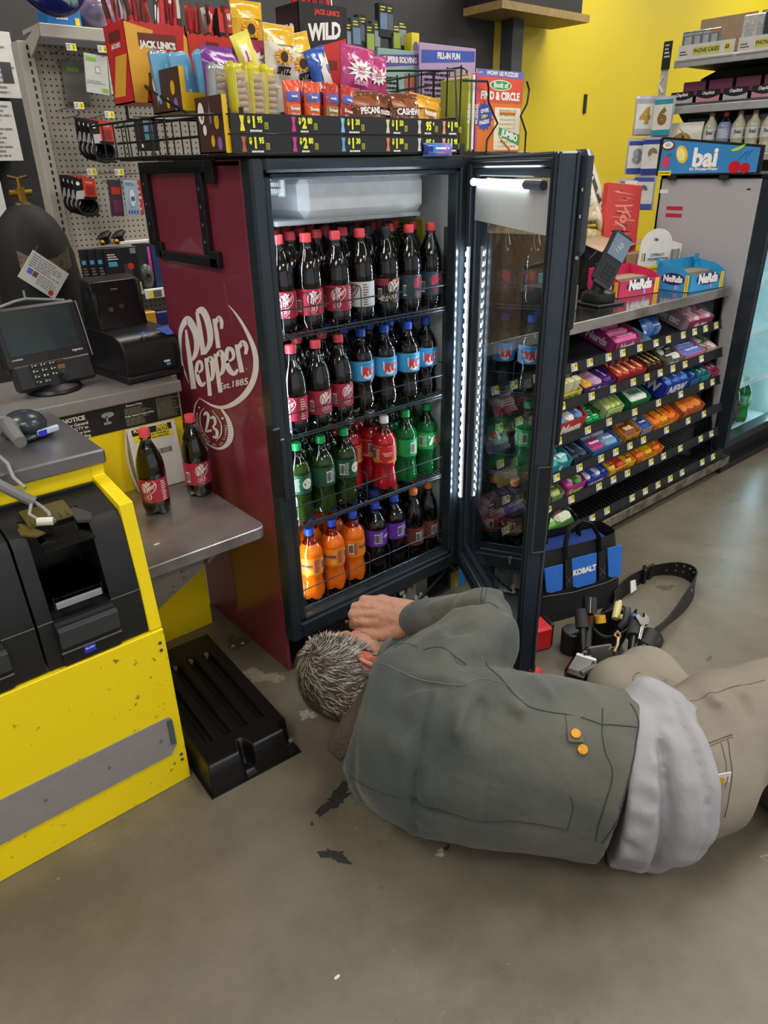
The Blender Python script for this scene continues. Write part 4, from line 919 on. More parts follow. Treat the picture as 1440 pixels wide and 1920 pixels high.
card('white_card_pack', 0.352, 1.425, 1.754, 0.085, 0.120, 0, mat('card_white'), art_white, 'white card pack with a green strip beside the snack boxes', tilt=0.05)
card('grey_card_pack', 0.24, 1.58, 1.752, 0.09, 0.145, 0, mat('card_grey', '#75766f', 0.5), lambda b, M, w, h: (b.rect(-w*.45, w*.45, -h, -h*.92, mat('card_olive', '#54602f', .5), M, .001), b.rect(-w*.3, w*.2, -h*.25, -h*.15, GRN, M, .001)), 'grey card pack hanging behind the white card packs', tilt=0.03)
REDC = mat('card_red', '#c8402c', 0.35); BKC = mat('card_black', '#1b1a1c', 0.35)
def cable_pack(x, z, i, sc, lab, grp, tilt):
    r = empty('cable_pack', (x-i*0.008*sc, 1.40+i*0.022, z+i*0.004), 0.0, lab, 'cable', grp); r.rotation_euler = (0, tilt, 0)
    M = frame((0, 0, 0), (1, 0, 0), (0, 0, 1)); w, h = 0.085*sc, 0.075*sc
    b = MB(); b.box(-w/2, w/2, 0, 0.003, -h, 0.0, BKC); b.rect(-w*0.08, w*0.5, -h*0.86, 0, REDC, M, 0.001); b.flat([(-w*0.3+0.007*math.cos(t), -h*0.25+0.007*math.sin(t)) for t in np.linspace(0, 2*PI, 11)[:-1]], LW, M, 0.001)
    b.flat([(-w*.5, -h), (-w*.05, -h*.95), (-w*.05, -h*.55), (-w*.4, -h*.6)], mat('card_pale', '#b9b6bc', .5), M, 0.0012); b.text('charge', 0.010*sc, LW, M, x=w*0.2, y=-h*0.18, z=0.0016); b.rect(w*.05, w*.42, -h*.80, -h*.35, mat('card_red_dark', '#8d2a20', .4), M, .0014); b.build('card', r, weld=False)
    b = MB()
    for k in range(5):
        rr = 0.040*sc-k*0.0015; b.tube([(0.004+rr*math.cos(t), 0.004+k*0.0042+0.003*math.sin(3*t+k), -h-rr*0.62+rr*0.85*math.sin(t)) for t in np.linspace(0, 2*PI, 20)[:-1]], 0.0048*sc, mat('cable_black', '#121214', 0.4), 6, closed=True)
    b.box(0.03*sc, 0.045*sc, 0.0, 0.008, -h-0.06*sc, -h-0.052*sc, mat('cable_black')); b.build('coil', r)
    return r
for i in range(4): cable_pack(0.235, 1.548, i, 1.0, 'coiled black cable on red card, upper row%s' % (', frontmost' if i == 0 else ' behind the front one'), 'coiled cables on the upper hook', 0.05) if i == 0 else cable_pack(0.235, 1.548, i, 1.0, 'coiled black cable on red card, %s back on the upper hook' % ORDW[i], 'coiled cables behind the front one, upper hook', 0.05)
for i in range(4): cable_pack(0.138, 1.362, i, 0.95, 'coiled black cable on red card, frontmost on the lower hook' if i == 0 else 'coiled black cable on red card, %s back on the lower hook' % ORDW[i], 'coiled cable, lower hook front' if i == 0 else 'coiled cables behind the front one, lower hook', 0.05)
def art_usb(b, M, w, h):
    pts = [(0.011*math.cos(t), -h*0.48+0.030*math.sin(t)*1.0) for t in np.linspace(0, 2*PI, 21)[:-1]]; b.flat(pts, mat('blister_white', '#dfe6ea', .3, coat=.4), M, .003); b.rect(-0.006, 0.008, -h*0.56, -h*0.44, mat('usb_blue', '#31589a', .4), M, .0045)
    for k in range(4): b.rect(-w*.38+k*w*.2, -w*.26+k*w*.2, -h*.93, -h*.83, mat('usb_blue'), M, .001)
    lines(b, mat('usb_blue'), M, -w*.4, w*.4, -h*.14, -h*.05, 2, 1, z=.001)
card('drive_pack', 0.312, 1.40, 1.350, 0.055, 0.125, 0, mat('card_bluegrey', '#9db0c2', .4), art_usb, 'blue-grey blister pack with a white oval drive on the pegboard', tilt=0.05)
card('dark_blister_pack', 0.262, 1.43, 1.355, 0.05, 0.128, 0, mat('blister_dark', '#4a3a46', .25, coat=.4), lambda b, M, w, h: (b.rect(-w*.3, w*.4, -h*.9, -h*.55, mat('card_plum', '#6a3352', .4), M, .001), b.rect(-w*.3, w*.4, -h*.4, -h*.2, REDC, M, .001)), 'dark plastic blister pack left of the blue-grey one', tilt=0.06)
card('red_edge_pack', 0.352, 1.43, 1.352, 0.03, 0.125, 0, REDC, lambda b, M, w, h: lines(b, LW, M, -w*.4, w*.4, -h*.9, -h*.1, 5, 1, z=.001), 'thin red card pack beside the cooler bracket', tilt=0.05)
card('black_phone_pack', 0.392, 1.37, 1.565, 0.08, 0.115, -0.3, BKC, lambda b, M, w, h: (b.rect(-w*.1, w*.3, -h*.45, -h*.12, mat('pack_blue', '#6b86a8', .4), M, .001), b.rect(-w*.1, w*.3, -h*.7, -h*.5, mat('pack_teal', '#4a8a86', .4), M, .001), b.rect(-w*.3, -w*.2, -h*.9, -h*.8, LW, M, .001)), 'black packet with a blue picture seen through the wire basket')
# boxes on the low shelf
def pbox(i, front):
    x = 0.205-i*0.026; r = empty('charger_box', (x, 1.34+i*0.012, 0.958), -0.12, 'black charger box with grey device picture, frontmost on the low shelf' if front else 'thin black box standing behind the front charger box', 'box', None if front else 'thin black boxes behind the charger box')
    b = MB(); b.box(-0.062, 0.062, 0, 0.022, 0, 0.165, mat('box_black', '#232225', 0.4), 0.001); b.build('carton', r)
    b = MB(); M = FRONT
    if front:
        b.rect(-0.060, 0.060, 0.002, 0.035, mat('box_silver', '#a9a7a6', .4), M, .0008); b.rect(0.004, 0.034, 0.020, 0.105, mat('device_plum', '#4a3e46', .35), M, .0016); b.rect(-0.052, -0.020, 0.098, 0.115, mat('badge_blue'), M, .001); lines(b, LW, M, -.052, -.01, .12, .145, 3, 1, z=.001)
        b.flat([(0.030+0.012*math.cos(t), 0.095+0.012*math.sin(t)) for t in np.linspace(0, 2*PI, 11)[:-1]], REDC, M, .002); b.rect(-0.048, -0.010, 0.025, 0.055, mat('pic_brown', '#6d5848', .5), M, .001); b.flat([(0.05+0.01*math.cos(t), 0.015+0.01*math.sin(t)) for t in np.linspace(0, 2*PI, 11)[:-1]], GRN, M, .0015); b.rect(0.035, 0.056, 0.140, 0.160, mat('badge_grey', '#86848a', .5), M, .001)
    else: b.rect(-0.060, -0.045, 0.11, 0.125, mat('badge_blue'), M, .001); lines(b, mat('print_grey'), M, -.058, -.04, .02, .1, 8, 1, z=.001)
    b.build('print', r, weld=False)
for i in range(4): pbox(i, i == 0)
nz = empty('hose_valves', (0.18, 1.40, 1.126), 0, 'pair of black and brass valve fittings lying on the black boxes', 'fitting')
BR = mat('brass', '#a8802e', 0.3, metal=0.9)
for dx in (0, 0.055): b = MB(); b.tube([(dx-0.03, 0, 0.03), (dx, 0, 0.035), (dx+0.02, 0, 0.05)], [0.006, 0.018, 0.008], BLK, 8); b.tube([(dx, 0, 0.035), (dx+0.005, 0, 0.008)], 0.013, BLK, 8); b.build('valve_body', nz)
for dx in (-0.02, 0.035): b = MB(); b.sphere((dx, -0.01, 0.014), 0.011, BR, 10, 6); b.build('brass_nut', nz)
b = MB(); b.sphere((0, 0, 0.045), 0.05, mat('speckled_grey', '#4f514c', .35, var=.3, vscale=120, coat=.3), 16, 10, sc=(0.62, 0.4, 0.95)); b.cyl((0.0, -0.028, 0.05), (0, -0.018, 0.05), 0.006, INK, 8); o = b.build('grey_case'); o.location = (0.300, 1.36, 0.962); tag(o, 'speckled grey oval case on the low shelf right of the charger box', 'case')
b = MB(); b.box(0.30, 0.335, 1.37, 1.46, 0.96, 1.125, mat('box_navy', '#222438', .4)); b.rect(0.0, 0.012, 0.0, 0.13, mat('box_pink', '#e0569a', .5), frame((0.322, 1.368, 0.985), (1, 0, 0), (0, 0, 1))); tag(b.build('navy_box', weld=False), 'navy box with pink lettering on the low shelf', 'box')
b = MB(); b.box(0.336, 0.40, 1.36, 1.46, 0.96, 1.12, mat('book_blue', '#24386a', .4)); tag(b.build('blue_book'), 'dark blue box half hidden by the cooler side', 'box')
b = MB(); b.box(-0.06, 0.09, -0.015, 0.015, 0, 0.012, PAPER, 0.002); b.box(0.055, 0.09, -0.016, 0.016, 0, 0.013, mat('peach', '#d9a060', .5), .002); o = b.build('rolled_leaflets'); o.location = (0.285, 1.40, 1.127); tag(o, 'white paper leaflets lying over the boxes on the low shelf', 'leaflet')
tag((MB().box(0.20, 0.27, 1.30, 1.36, 0.842+0.0, 0.90, mat('bag_gold', '#c9962a', .4), .004).box(0.27, 0.32, 1.30, 1.36, 0.842, 0.895, mat('bag_navy', '#2a2a72', .4), .004)).build('snack_bags'), 'gold and navy snack packets seen behind the receipt printer', 'packet').location = (0.02, 0.0, -0.02)
# on the top shelf
b = MB(); b.box(0.13, 0.245, 1.44, 1.54, 1.836, 1.885, mat('bright_blue', '#1f78c8', .4), .002); lines(b, LW, FRONT @ T(0, 0, -1.44), .16, .22, 1.85, 1.865, 1, 1); b.rect(0.222, 0.238, 1.840, 1.862, LY, FRONT, -1.438); tag(b.build('blue_box', weld=False), 'bright blue box on top of the pegboard shelving', 'box')
b = MB()
def foil(u, v):
    a = 2*PI*u; t = PI*v; r = 0.085*(1+0.13*math.sin(4*a+2*t)*math.sin(3*t)+0.06*math.sin(9*a)); return (0.335+r*1.0*math.sin(t)*math.cos(a), 1.49+0.055*math.sin(t)*math.sin(a), 1.905-0.085*math.cos(t)*(1+0.08*math.sin(5*a)))
b.grid(foil, 28, 16, mat('purple_film', '#6d6480', .16, coat=.7, col2='#b39ab8', c2scale=14)); tag(b.build('film_bag'), 'shiny purple plastic bag on top of the pegboard shelving', 'bag')
b = MB()
def ball(u, v):
    a = 2*PI*u; t = PI*v; r = 0.12; cr = 1+0.04*math.cos(14*a)*math.sin(t)**8; return (0.115+r*1.0*math.sin(t)*math.cos(a)*cr, 1.30+0.05*math.sin(t)*math.sin(a), 1.955-r*math.cos(t)*cr)
b.grid(ball, 56, 18, mat('navy_foil', '#1d2266', .2, coat=.6, col2='#8fb8b4', c2scale=5, c2lo=.55, c2hi=.57)); b.tube([(0.115, 1.30, 2.06), (0.12, 1.32, 2.5), (0.12, 1.34, 3.1)], 0.001, WHITE, 4); tag(b.build('foil_balloon'), 'navy and pale green foil balloon hanging above the pegboard shelving', 'balloon')
# sheets of paper pinned to the wall
for (x0, x1, z0, z1, l, s) in ((-0.10, 0.133, 1.65, 1.87, 'printed sheet with a photo taped to the dark wall, upper', 1), (-0.10, 0.085, 1.43, 1.638, 'printed sheet taped to the dark wall, lower', 2)):
    b = MB(); M = frame((0, 1.895, 0), (1, 0, 0), (0, 0, 1)); b.box(x0, x1, 1.895, 1.90, z0, z1, PAPER); lines(b, mat('print_grey'), M, x0+.01, x1-.01, z0+.01, z1-.01, 12, s); 
    if s == 1: b.rect(x1-0.06, x1-0.02, z0+0.05, z0+0.12, mat('photo_dark', '#4b4b4e', .5), M, .0015)
    b.box(x0, x1, 1.90, 2.05, z0+0.02, z1-0.02, DARKW); tag(b.build('wall_notice', weld=False), l, 'notice')
b = MB(); b.box(-0.14, -0.02, 1.90, 1.903, 1.22, 1.44, PAPER); b.box(-0.13, -0.03, 1.903, 2.05, 1.24, 1.42, DARKW); b.build('x').name = 'wall_notice'
o = [q for q in bpy.data.objects if q.name.startswith('wall_notice')][-1]; tag(o, 'small white sheet on the dark wall behind the tank valve', 'notice')
# helium tank under a black cover
tk = empty('helium_tank', (-0.205, 0.98, 0), 0, 'gas tank under a black cloth cover with a brass valve, behind the counter', 'tank')
b = MB(); b.lathe([(0.12, 0.0), (0.125, 0.3), (0.12, 0.8), (0.122, 1.05), (0.115, 1.15), (0.10, 1.21), (0.075, 1.26), (0.045, 1.29), (0.02, 1.30)], mat('cover_cloth', '#141416', .7, bump=.4, bscale=14), 28, fn=lambda r, z, a: (r*(1+.02*math.sin(7*a+z*9)+.012*math.sin(13*a-z*20)), z)); b.build('cloth_cover', tk, ang=80)
b = MB(); b.cyl((0, 0, 1.285), (0, 0, 1.345), 0.013, BR, 10); b.cyl((-0.032, 0, 1.330), (0.032, 0, 1.330), 0.009, BR, 10); b.cyl((0, 0, 1.345), (0, 0, 1.372), 0.006, BR, 8); b.tube([(-0.028, 0, 1.375), (0, 0, 1.368), (0.028, 0, 1.375)], 0.0045, mat('valve_brown', '#5c4a30', .4, metal=.7), 8); b.sphere((0, 0, 1.295), 0.028, mat('valve_brown'), 12, 6, sc=(1, 1, .5)); b.build('valve', tk)
b = MB()
def lb(u, v): a = -PI/2-0.62+1.2*u; r = 0.130; return (r*math.cos(a), r*math.sin(a), 1.125+0.055*v-0.03*math.sin(PI*u))
b.grid(lb, 14, 3, mat('band_silver', '#7f7461', .3, metal=.5, var=.4, vscale=90)); b.build('printed_band', tk)
tgm = frame((-0.232, 0.83, 1.11), (0.72, 0.03, -0.62), (0.62, 0.03, 0.75))
b = MB(); b.box(-0.058, 0.058, -0.045, 0.045, -0.001, 0.001, PAPER, M=tgm); lines(b, mat('print_grey'), tgm, -.05, .05, .0, .04, 6, 4, z=.0016); lines(b, mat('print_grey'), tgm, -.01, .05, -.035, -.004, 5, 4, z=.0016); b.rect(-.045, -.03, -.02, -.004, mat('print_blue'), tgm, .0016); b.rect(-.028, -.014, -.02, -.004, mat('pic_brown'), tgm, .0016)
b.flat([(0.04+0.008*math.cos(t), -0.034+0.008*math.sin(t)) for t in np.linspace(0, 2*PI, 11)[:-1]], REDC, tgm, .002); b.tube([tgm @ Vector((-.05, .04, .001)), (-0.225, 0.855, 1.19)], .0012, INK, 4); tag(b.build('paper_tag', weld=False), 'white printed card tag hanging on the black covered tank', 'tag')
# ------------------------------------------------------------------ wire snack basket on the cooler
BW = mat('basket_wire', '#17181a', 0.35, spec=0.5)
bk = empty('wire_basket', (0, 0, 1.402), 0, 'black wire basket on top of the maroon cooler with yellow price strips', 'basket'); bk.location = (0, 0, 0)
b = MB()
for z in (1.408, 1.447, 1.484):
    b.tube([(-0.04, 0.0, z), (0.645, 0.0, z)], 0.0028, BW, 6); b.tube([(-0.04, 0.0, z), (-0.052, 0.56, z)], 0.0028, BW, 6)
for i in range(16): b.tube([(-0.035+i*0.045, 0.0, 1.406), (-0.035+i*0.045, 0.56, 1.406)], 0.002, BW, 5)
for i in range(14): b.tube([(-0.041-i*0.0009, 0.04*i, 1.486), (-0.041-i*0.0009, 0.04*i, 1.406)], 0.0018, BW, 5)
for y in (0.14, 0.28, 0.42, 0.56): b.tube([(-0.052, y, 1.407), (0.66, y, 1.407)], 0.002, BW, 5)
for i in range(6): b.tube([(-0.13, 0.10+i*0.07, 1.409), (0.0, 0.10+i*0.07, 1.409)], 0.002, BW, 5)
b.tube([(-0.13, 0.10, 1.409), (-0.13, 0.52, 1.409), (-0.13, 0.52, 1.484), (-0.13, 0.1, 1.484), (-0.04, 0.0, 1.484)], 0.0026, BW, 6)
for i in range(7): b.tube([(-0.13, 0.10+i*0.07, 1.409), (-0.13, 0.10+i*0.07, 1.484)], 0.0018, BW, 5)
b.build('lower_wires', bk)
b = MB()
b.tube([(-0.05, 0.14, 1.49), (-0.05, 0.457, 1.599), (-0.05, 0.470, 1.595), (-0.05, 0.475, 1.50)], 0.0036, BW, 6)
b.tube([(0.645, 0.0, 1.486), (0.655, 0.02, 1.60), (0.66, 0.30, 1.625), (0.64, 0.46, 1.60)], 0.003, BW, 6); b.tube([(0.648, 0.0, 1.49), (0.655, 0.45, 1.50)], 0.003, BW, 6)
b.tube([(-0.05, 0.475, 1.50), (0.64, 0.46, 1.50)], 0.003, BW, 6); b.tube([(-0.05, 0.475, 1.595), (0.64, 0.46, 1.60)], 0.003, BW, 6)
for i in range(10): b.tube([(0.654, 0.05*i, 1.41), (0.658, 0.05*i, 1.61)], 0.0022, BW, 5)
b.tube([(0.645, 0, 1.408), (0.65, 0.56, 1.408)], 0.003, BW, 6)
b.build('upper_wires', bk)
STR = mat('strip_black', '#1c1e20', 0.4)
b = MB(); b.box(-0.034, 0.642, -0.008, -0.004, 1.450, 1.486, STR); b.box(-0.034, 0.642, -0.008, -0.004, 1.411, 1.446, STR); st = b.build('price_strip', bk)
YP = mat('price_yellow', '#e9ec3a', 0.45)
pal = ['#e6d93a', '#c83a8a', '#7fc0e8', '#d8c9a8', '#c8c8c8', '#d89a6a', '#a8603c', '#c83a8a', '#5aa8d8', '#d87a4a', '#c8c8c8', '#d8a08a']
items = [(-0.005, '$1', '95'), (0.125, '$2', '80'), (0.262, '$1', '30'), (0.40, '$1', '50'), (0.505, '95', 'c'), (0.592, '$1', '95')]
for r_ in range(2):
    for k, (x, d, c) in enumerate(items):
        z = 1.468-r_*0.0395; M = frame((0, -0.0085, z), (1, 0, 0), (0, 0, 1)); b = MB(); ic = mat('icon_'+pal[(k+r_*6) % 12][1:], pal[(k+r_*6) % 12], 0.5)
        b.flat([(x-0.008, 0.014), (x+0.004, 0.014), (x+0.001, 0.0), (x+0.004, -0.015), (x-0.008, -0.015), (x-0.005, 0)], ic, M, 0.0003)
        if k == 4: b.text('95', 0.026, YP, M, x=x+0.030, y=0.001, bold=0.05, sx=0.72); b.text('c', 0.014, YP, M, x=x+0.047, y=0.008, bold=0.04)
        else:
            b.text('$', 0.016, YP, M, x=x+0.0145, y=0.006, bold=0.05, sx=0.8); b.text(d[1], 0.028, YP, M, x=x+0.0265, y=0.001, bold=0.06, sx=0.8); b.text(c, 0.016, YP, M, x=x+0.042, y=0.006, bold=0.05, sx=0.8)
        b.rect(x+0.052, x+0.062, -0.011, 0.002, mat('tag_olive', '#a8aa3a', .5), M, 0.0005); lines(b, INK, M, x+.053, x+.061, -.010, .001, 3, 1, z=.0009); lines(b, LW, M, x+0.016, x+0.048, -0.0165, -0.0125, 1, k, h=0.9, z=0.0004)
        b.build('price_print', st, weld=False, smooth=False)
# price-strip end clip
b = MB(); b.box(0.648, 0.668, -0.010, -0.004, 1.405, 1.43, STR); tag(b.build('strip_clip', bk))

def pmap(w, h, t, crimp=0.12, zoff=0.0012):
    """front surface of a pouch: (x, z) -> local point, x right, z up, y towards the back"""
    def f(x, z, d=0.0):
        u = x/w+0.5; v = z/h+0.5; e = max(0.0, 1-abs(2*u-1)**3); g = min(1.0, max(0.0, (v-crimp)/0.25), max(0.0, (1-crimp-v)/0.25)) if crimp > 0 else 1
        return (x*(1-0.05*math.sin(PI*v)), -(t*0.5*(e**0.6)*g**0.6*1.12+zoff+d), z)
    return f
def patch(b, f, x0, x1, z0, z1, mt, n=6, d=0.0):
    vs = [f(x0+(x1-x0)*i/n, z0+(z1-z0)*j/n, d) for j in range(n+1) for i in range(n+1)]
    b.add(vs, [(j*(n+1)+i, j*(n+1)+i+1, (j+1)*(n+1)+i+1, (j+1)*(n+1)+i) for j in range(n) for i in range(n)], mt)
def ftext(b, f, s, size, mt, x=0, z=0, d=0.0012, bold=0.04, sx=1, shear=0): b.text(s, size, mt, None, x=x, y=z, bold=bold, sx=sx, shear=shear, fn=lambda a, c, q: f(a, c, d))
def star(b, f, cx, cz, r1, r2, n, mt, d=0.0006):
    pts = [(cx+(r1 if k % 2 else r2)*math.cos(PI*k/n), cz+(r1 if k % 2 else r2)*math.sin(PI*k/n)*0.6) for k in range(2*n)]
    b.add([f(cx, cz, d)]+[f(x, z, d) for x, z in pts], [(0, 1+i, 1+(i+1) % (2*n)) for i in range(2*n)], mt)
def pouch(name, loc, w, h, t, base, art, label, cat='packet', group=None, rot=(0, 0, 0), seed=1, crimp=0.10):
    r = empty(name, loc, 0, label, cat, group); r.rotation_euler = rot
    b = MB(); b.pillow(w, h, t, base, FRONT @ T(0, h/2, 0), seed=seed, crimp=crimp); body = b.build('pouch', r, ang=60)
    b = MB(); f0 = pmap(w, h, t, crimp); f = lambda x, z, d=0.0: (lambda p: (p[0], p[1], p[2]+h/2))(f0(x, z, d)); art(b, f, w, h)
    pr = b.build('print', r, weld=False); return reg(r, [body, pr])
FL = lambda n, c, **k: mat('film_'+n, c, 0.22, coat=0.5, bump=0.35, bscale=38, **k)
LWH = mat('print_white', '#f0eeea', .45)
# ---- back tier: tall meat-stick box with sticks
def stickbox(name, x0, x1, y0, y1, z0, z1, front, side, label, art):
    r = empty(name, ((x0+x1)/2, (y0+y1)/2, z0), 0, label, 'box'); w, d, h = (x1-x0)/2, (y1-y0)/2, z1-z0
    b = MB(); zz = [(-w+2*w*i/14, h-(0.004 if i % 2 else 0)) for i in range(15)]
    b.prism([(-w, 0), (w, 0)]+zz[::-1], d-0.003, d, front, FRONT); b.prism([(-w, 0), (w, 0)]+zz[::-1], -d, -d+0.003, front, FRONT)
    b.box(-w, -w+0.003, -d, d, 0, h, side); b.box(w-0.003, w, -d, d, 0, h, side); b.box(-w, w, -d, d, 0, 0.003, side); b.build('carton', r, smooth=False)
    b = MB(); art(b, T(0, -d, 0) @ FRONT, LEFT @ T(0, 0, w), w, h, d); b.build('print', r, weld=False, smooth=False); return r
JR = mat('jerky_red', '#c42a2a', .4); JY = mat('jerky_yellow', '#e0a83a', .4)
def art_jl(b, MF, ML, w, h, d):
    b.flat([(-w, h*.0), (-w*.6, 0), (-w*.1, h*.9), (-w, h*.98)], JY, MF, .0006); b.flat([(w*.75, h*.2), (w, h*.2), (w, h*.85), (w*.9, h*.9)], JY, MF, .0006)
    b.rect(-w*.62, w*.62, h*.70, h*.86, mat('jerky_brown', '#6a2c24', .4), MF, .001); b.text("JACK LINK'S", 0.018, LWH, MF, x=0, y=h*.72, z=.0018, bold=.06, sx=.9)
    b.text("JACK LINK'S", 0.012, LWH, ML, x=0, y=h*.72, z=.001, bold=.05, sx=.8); b.flat([(-d*.9, h*.1), (d*.2, h*.1), (d*.9, h*.6), (-d*.2, h*.6)], JY, ML, .0004)
    b.rect(-d*.6, d*.5, h*.78, h*.9, mat('jerky_brown'), ML, .0006)
stickbox('meat_stick_box', -0.081, 0.071, 0.345, 0.465, 1.527, 1.69, JR, JR, 'red and yellow cardboard box full of meat sticks at the left end of the basket', art_jl)
stickbox('meat_stick_box', 0.078, 0.222, 0.36, 0.48, 1.521, 1.679, mat('jerky_red2', '#d23a34', .4), JR, 'red cardboard box of meat sticks behind the purple pouch', lambda b, MF, ML, w, h, d: (b.rect(-w*.3, w*.2, h*.78, h*.9, mat('jerky_brown'), MF, .001), b.rect(-w, w, h*.1, h*.4, mat('jerky_brown'), MF, .0006)))
rn = random.Random(21)
SC = [mat('stick_%d' % i, c, .2, coat=.6) for i, c in enumerate(('#b8202a', '#7a2018', '#4a1c14', '#c83038', '#8c1420', '#d8d0c8', '#5c2a20'))]
def stick(x, y, z, ax, ay, mt, lab, grp, L=0.20):
    r = empty('meat_stick', (x, y, z), 0, lab, 'snack', grp); r.rotation_euler = (ay, ax, rn.uniform(-1, 1))
    b = MB(); b.tube([(0, 0, 0), (0, 0, L*.9), (0, 0, L)], [0.006, 0.0065, 0.005], mt, 8, flat=1); b.box(-0.009, 0.009, -0.001, 0.001, L, L+0.014, mt); a = b.build('wrapper', r)
    b = MB(); b.tube([(0, 0, L*.55), (0, 0, L*.8)], 0.0068, rn.choice(SC), 8); c = b.build('print', r); return r
for i in range(18): stick(-0.066+(i % 6)*0.0245+rn.uniform(-.004, .004), 0.365+(i//6)*0.038, 1.537, rn.uniform(-.22, .22), rn.uniform(-.05, .05), SC[i % 7], 'wrapped meat stick standing in the red and yellow box', 'meat sticks in the left box', 0.21)
for i in range(12): stick(0.098+(i % 6)*0.021+rn.uniform(-.003, .003), 0.38+(i//6)*0.04, 1.53, rn.uniform(-.22, .22), rn.uniform(-.05, .05), SC[(i*3) % 7], 'wrapped meat stick standing in the box behind the purple pouch', 'meat sticks in the second box', 0.20)
# header card ORIGINAL STYLE
oc = empty('original_box', (0.2315, 0.40, 1.563), 0, 'red and black box reading ORIGINAL behind the purple pouch', 'box')
b = MB(); b.box(-0.055, 0.055, -0.03, 0.03, 0, 0.175, mat('jerky_black', '#1c1a1a', .4)); b.build('carton', oc)
b = MB(); M = T(0, -0.03, 0) @ FRONT; b.rect(-.055, .055, .125, .175, mat('jerky_red2'), M, .0006); b.text('ORIGINAL', .019, LWH, M, x=0, y=.158, z=.0012, bold=.05, sx=.95); b.text('AMERICAN BEEF JERKY', .006, LWH, M, x=0, y=.14, z=.0012, bold=.03); b.text('STYLE', .022, LWH, M, x=.018, y=.112, z=.0012, bold=.06); b.rect(.0, .055, 0.0, .09, mat('film_lemon', '#e9df5a', .4), M, .0006)
b.text('J', .03, LWH, M, x=.03, y=.06, z=.0012, bold=.08); b.build('print', oc, weld=False)
# WILD box
wb = stickbox('wild_box', 0.30, 0.445, 0.20, 0.30, 1.57, 1.74, mat('wild_red', '#c8322c', .4), mat('jerky_black'), 'black and red box reading WILD above the pink pouches', lambda b, MF, ML, w, h, d: (b.flat([(-w, h*.40), (w, h*.62), (w, h), (-w, h)], mat('jerky_black'), MF, .0008), b.text('WILD', .046, LWH, MF, x=0, y=h*.66, z=.0016, bold=.05, sx=.85, shear=.2, rot=.12), b.text("JACK LINK'S", .014, mat('jerky_red2'), MF, x=.012, y=h*.9, z=.0016, bold=.05), b.rect(-w*.3, w*.5, h*.2, h*.32, mat('wild_brown', '#7a2a22', .4), MF, .0014), b.text('WILD', .04, LWH, ML, x=-.01, y=h*.66, z=.001, bold=.05, sx=.7, shear=.2)))
for i in range(8): stick(0.315+i*0.0165, 0.24, 1.58, rn.uniform(-.05, .05), 0, SC[i % 2], 'red meat stick standing in the WILD box', 'meat sticks in the WILD box', 0.20)
# battery box 'DEALS 2 GO!'
dg = empty('gadget_tray', (0.732, 0.44, 1.612), 0, 'grey display box reading DEALS 2 GO! full of black packs', 'display')
b = MB(); b.box(-0.125, 0.14, -0.05, 0.05, 0, 0.075, mat('deal_grey', '#4f5864', .4)); b.box(0.11, 0.14, -0.05, 0.05, 0, 0.13, mat('deal_yellow', '#dfd23a', .4)); b.build('carton', dg)
b = MB(); M = T(0, -0.0505, 0) @ FRONT; b.text('DEALS 2 GO!', .040, mat('deal_pale', '#c9cbd0', .4), M, x=-.0, y=.045, z=.0006, bold=.03, sx=.9); b.flat([(.125+.012*math.cos(t), .09+.018*math.sin(t)) for t in np.linspace(0, 2*PI, 12)[:-1]], mat('deal_purple', '#6a4a8a', .4), M, .001); b.build('print', dg, weld=False)
for i in range(9):
    r = empty('gadget_pack', (0.627+i*0.026, 0.425-0.004*(i % 2), 1.672+(0.055 if i in (5, 6) else 0.01*(i % 3))), 0, 'small black packaged gadget, %s from the left in the DEALS 2 GO! box' % ORDW[i], 'packet', 'packs in the DEALS 2 GO! box')
    b = MB(); b.box(-0.018, 0.018, 0, 0.02, 0, 0.085 if i < 7 else 0.05, mat('pack_dark%d' % (i % 3), ['#23262c', '#3a4048', '#1b1c20'][i % 3], .35), .001); b.build('carton', r)
    b = MB(); M = FRONT; b.rect(-.014, .014, .02, .06, mat('pk_a%d' % (i % 4), ['#8f98a2', '#6d86a6', '#59636e', '#9db04a'][i % 4], .35), M, .0012); lines(b, YP, M, -.012, .012, .064, .078, 2, i, z=.0012); b.build('print', r, weld=False)
# ---- middle tier pouches
PUR = FL('purple', '#7a3292'); PNK = FL('pink', '#b83a7c'); MAG = FL('magenta', '#b0285a')
def art_nut(words, top):
    def a(b, f, w, h):
        star(b, f, 0, h*.08, w*.24, w*.42, 12, LWH)
        ftext(b, f, 'NUT', h*.09, PNK if top else PUR, 0, h*.10, .002); ftext(b, f, 'Kingdom', h*.05, PNK if top else PUR, 0, h*.03, .002)
        for i, s in enumerate(words): ftext(b, f, s, h*.105, mat('nut_pale', '#e9b8d0', .4), 0, -h*.14-i*h*.14, .0014, sx=.9)
    return a
pouch('snack_pouch', (0.035, 0.12, 1.495), .105, .125, .03, PUR, art_nut([], 0), 'purple nut pouch with a white starburst', seed=3)
pouch('snack_pouch', (0.125, 0.155, 1.53), .085, .115, .025, MAG, lambda b, f, w, h: (star(b, f, w*.1, h*.15, w*.24, w*.4, 12, LWH), star(b, f, w*.1, -h*.12, w*.12, w*.2, 6, mat('candy_yellow', '#e8b030', .4))), 'dark pink pouch behind the purple one', seed=5)
pouch('snack_pouch', (0.385, 0.10, 1.52), .105, .125, .035, PNK, art_nut(['DELUXE', 'MIXED NUTS'], 1), 'pink mixed nuts pouch with white starburst, left of two', rot=(0, .10, 0), seed=7)
pouch('snack_pouch', (0.46, 0.115, 1.52), .085, .11, .03, PNK, art_nut(['', 'MIXED'], 1), 'smaller pink nut pouch, right of two', rot=(0, 0, 0), seed=9)
SY = FL('sun_yellow', '#e8b420'); SWT = FL('sun_white', '#e2ddd0')
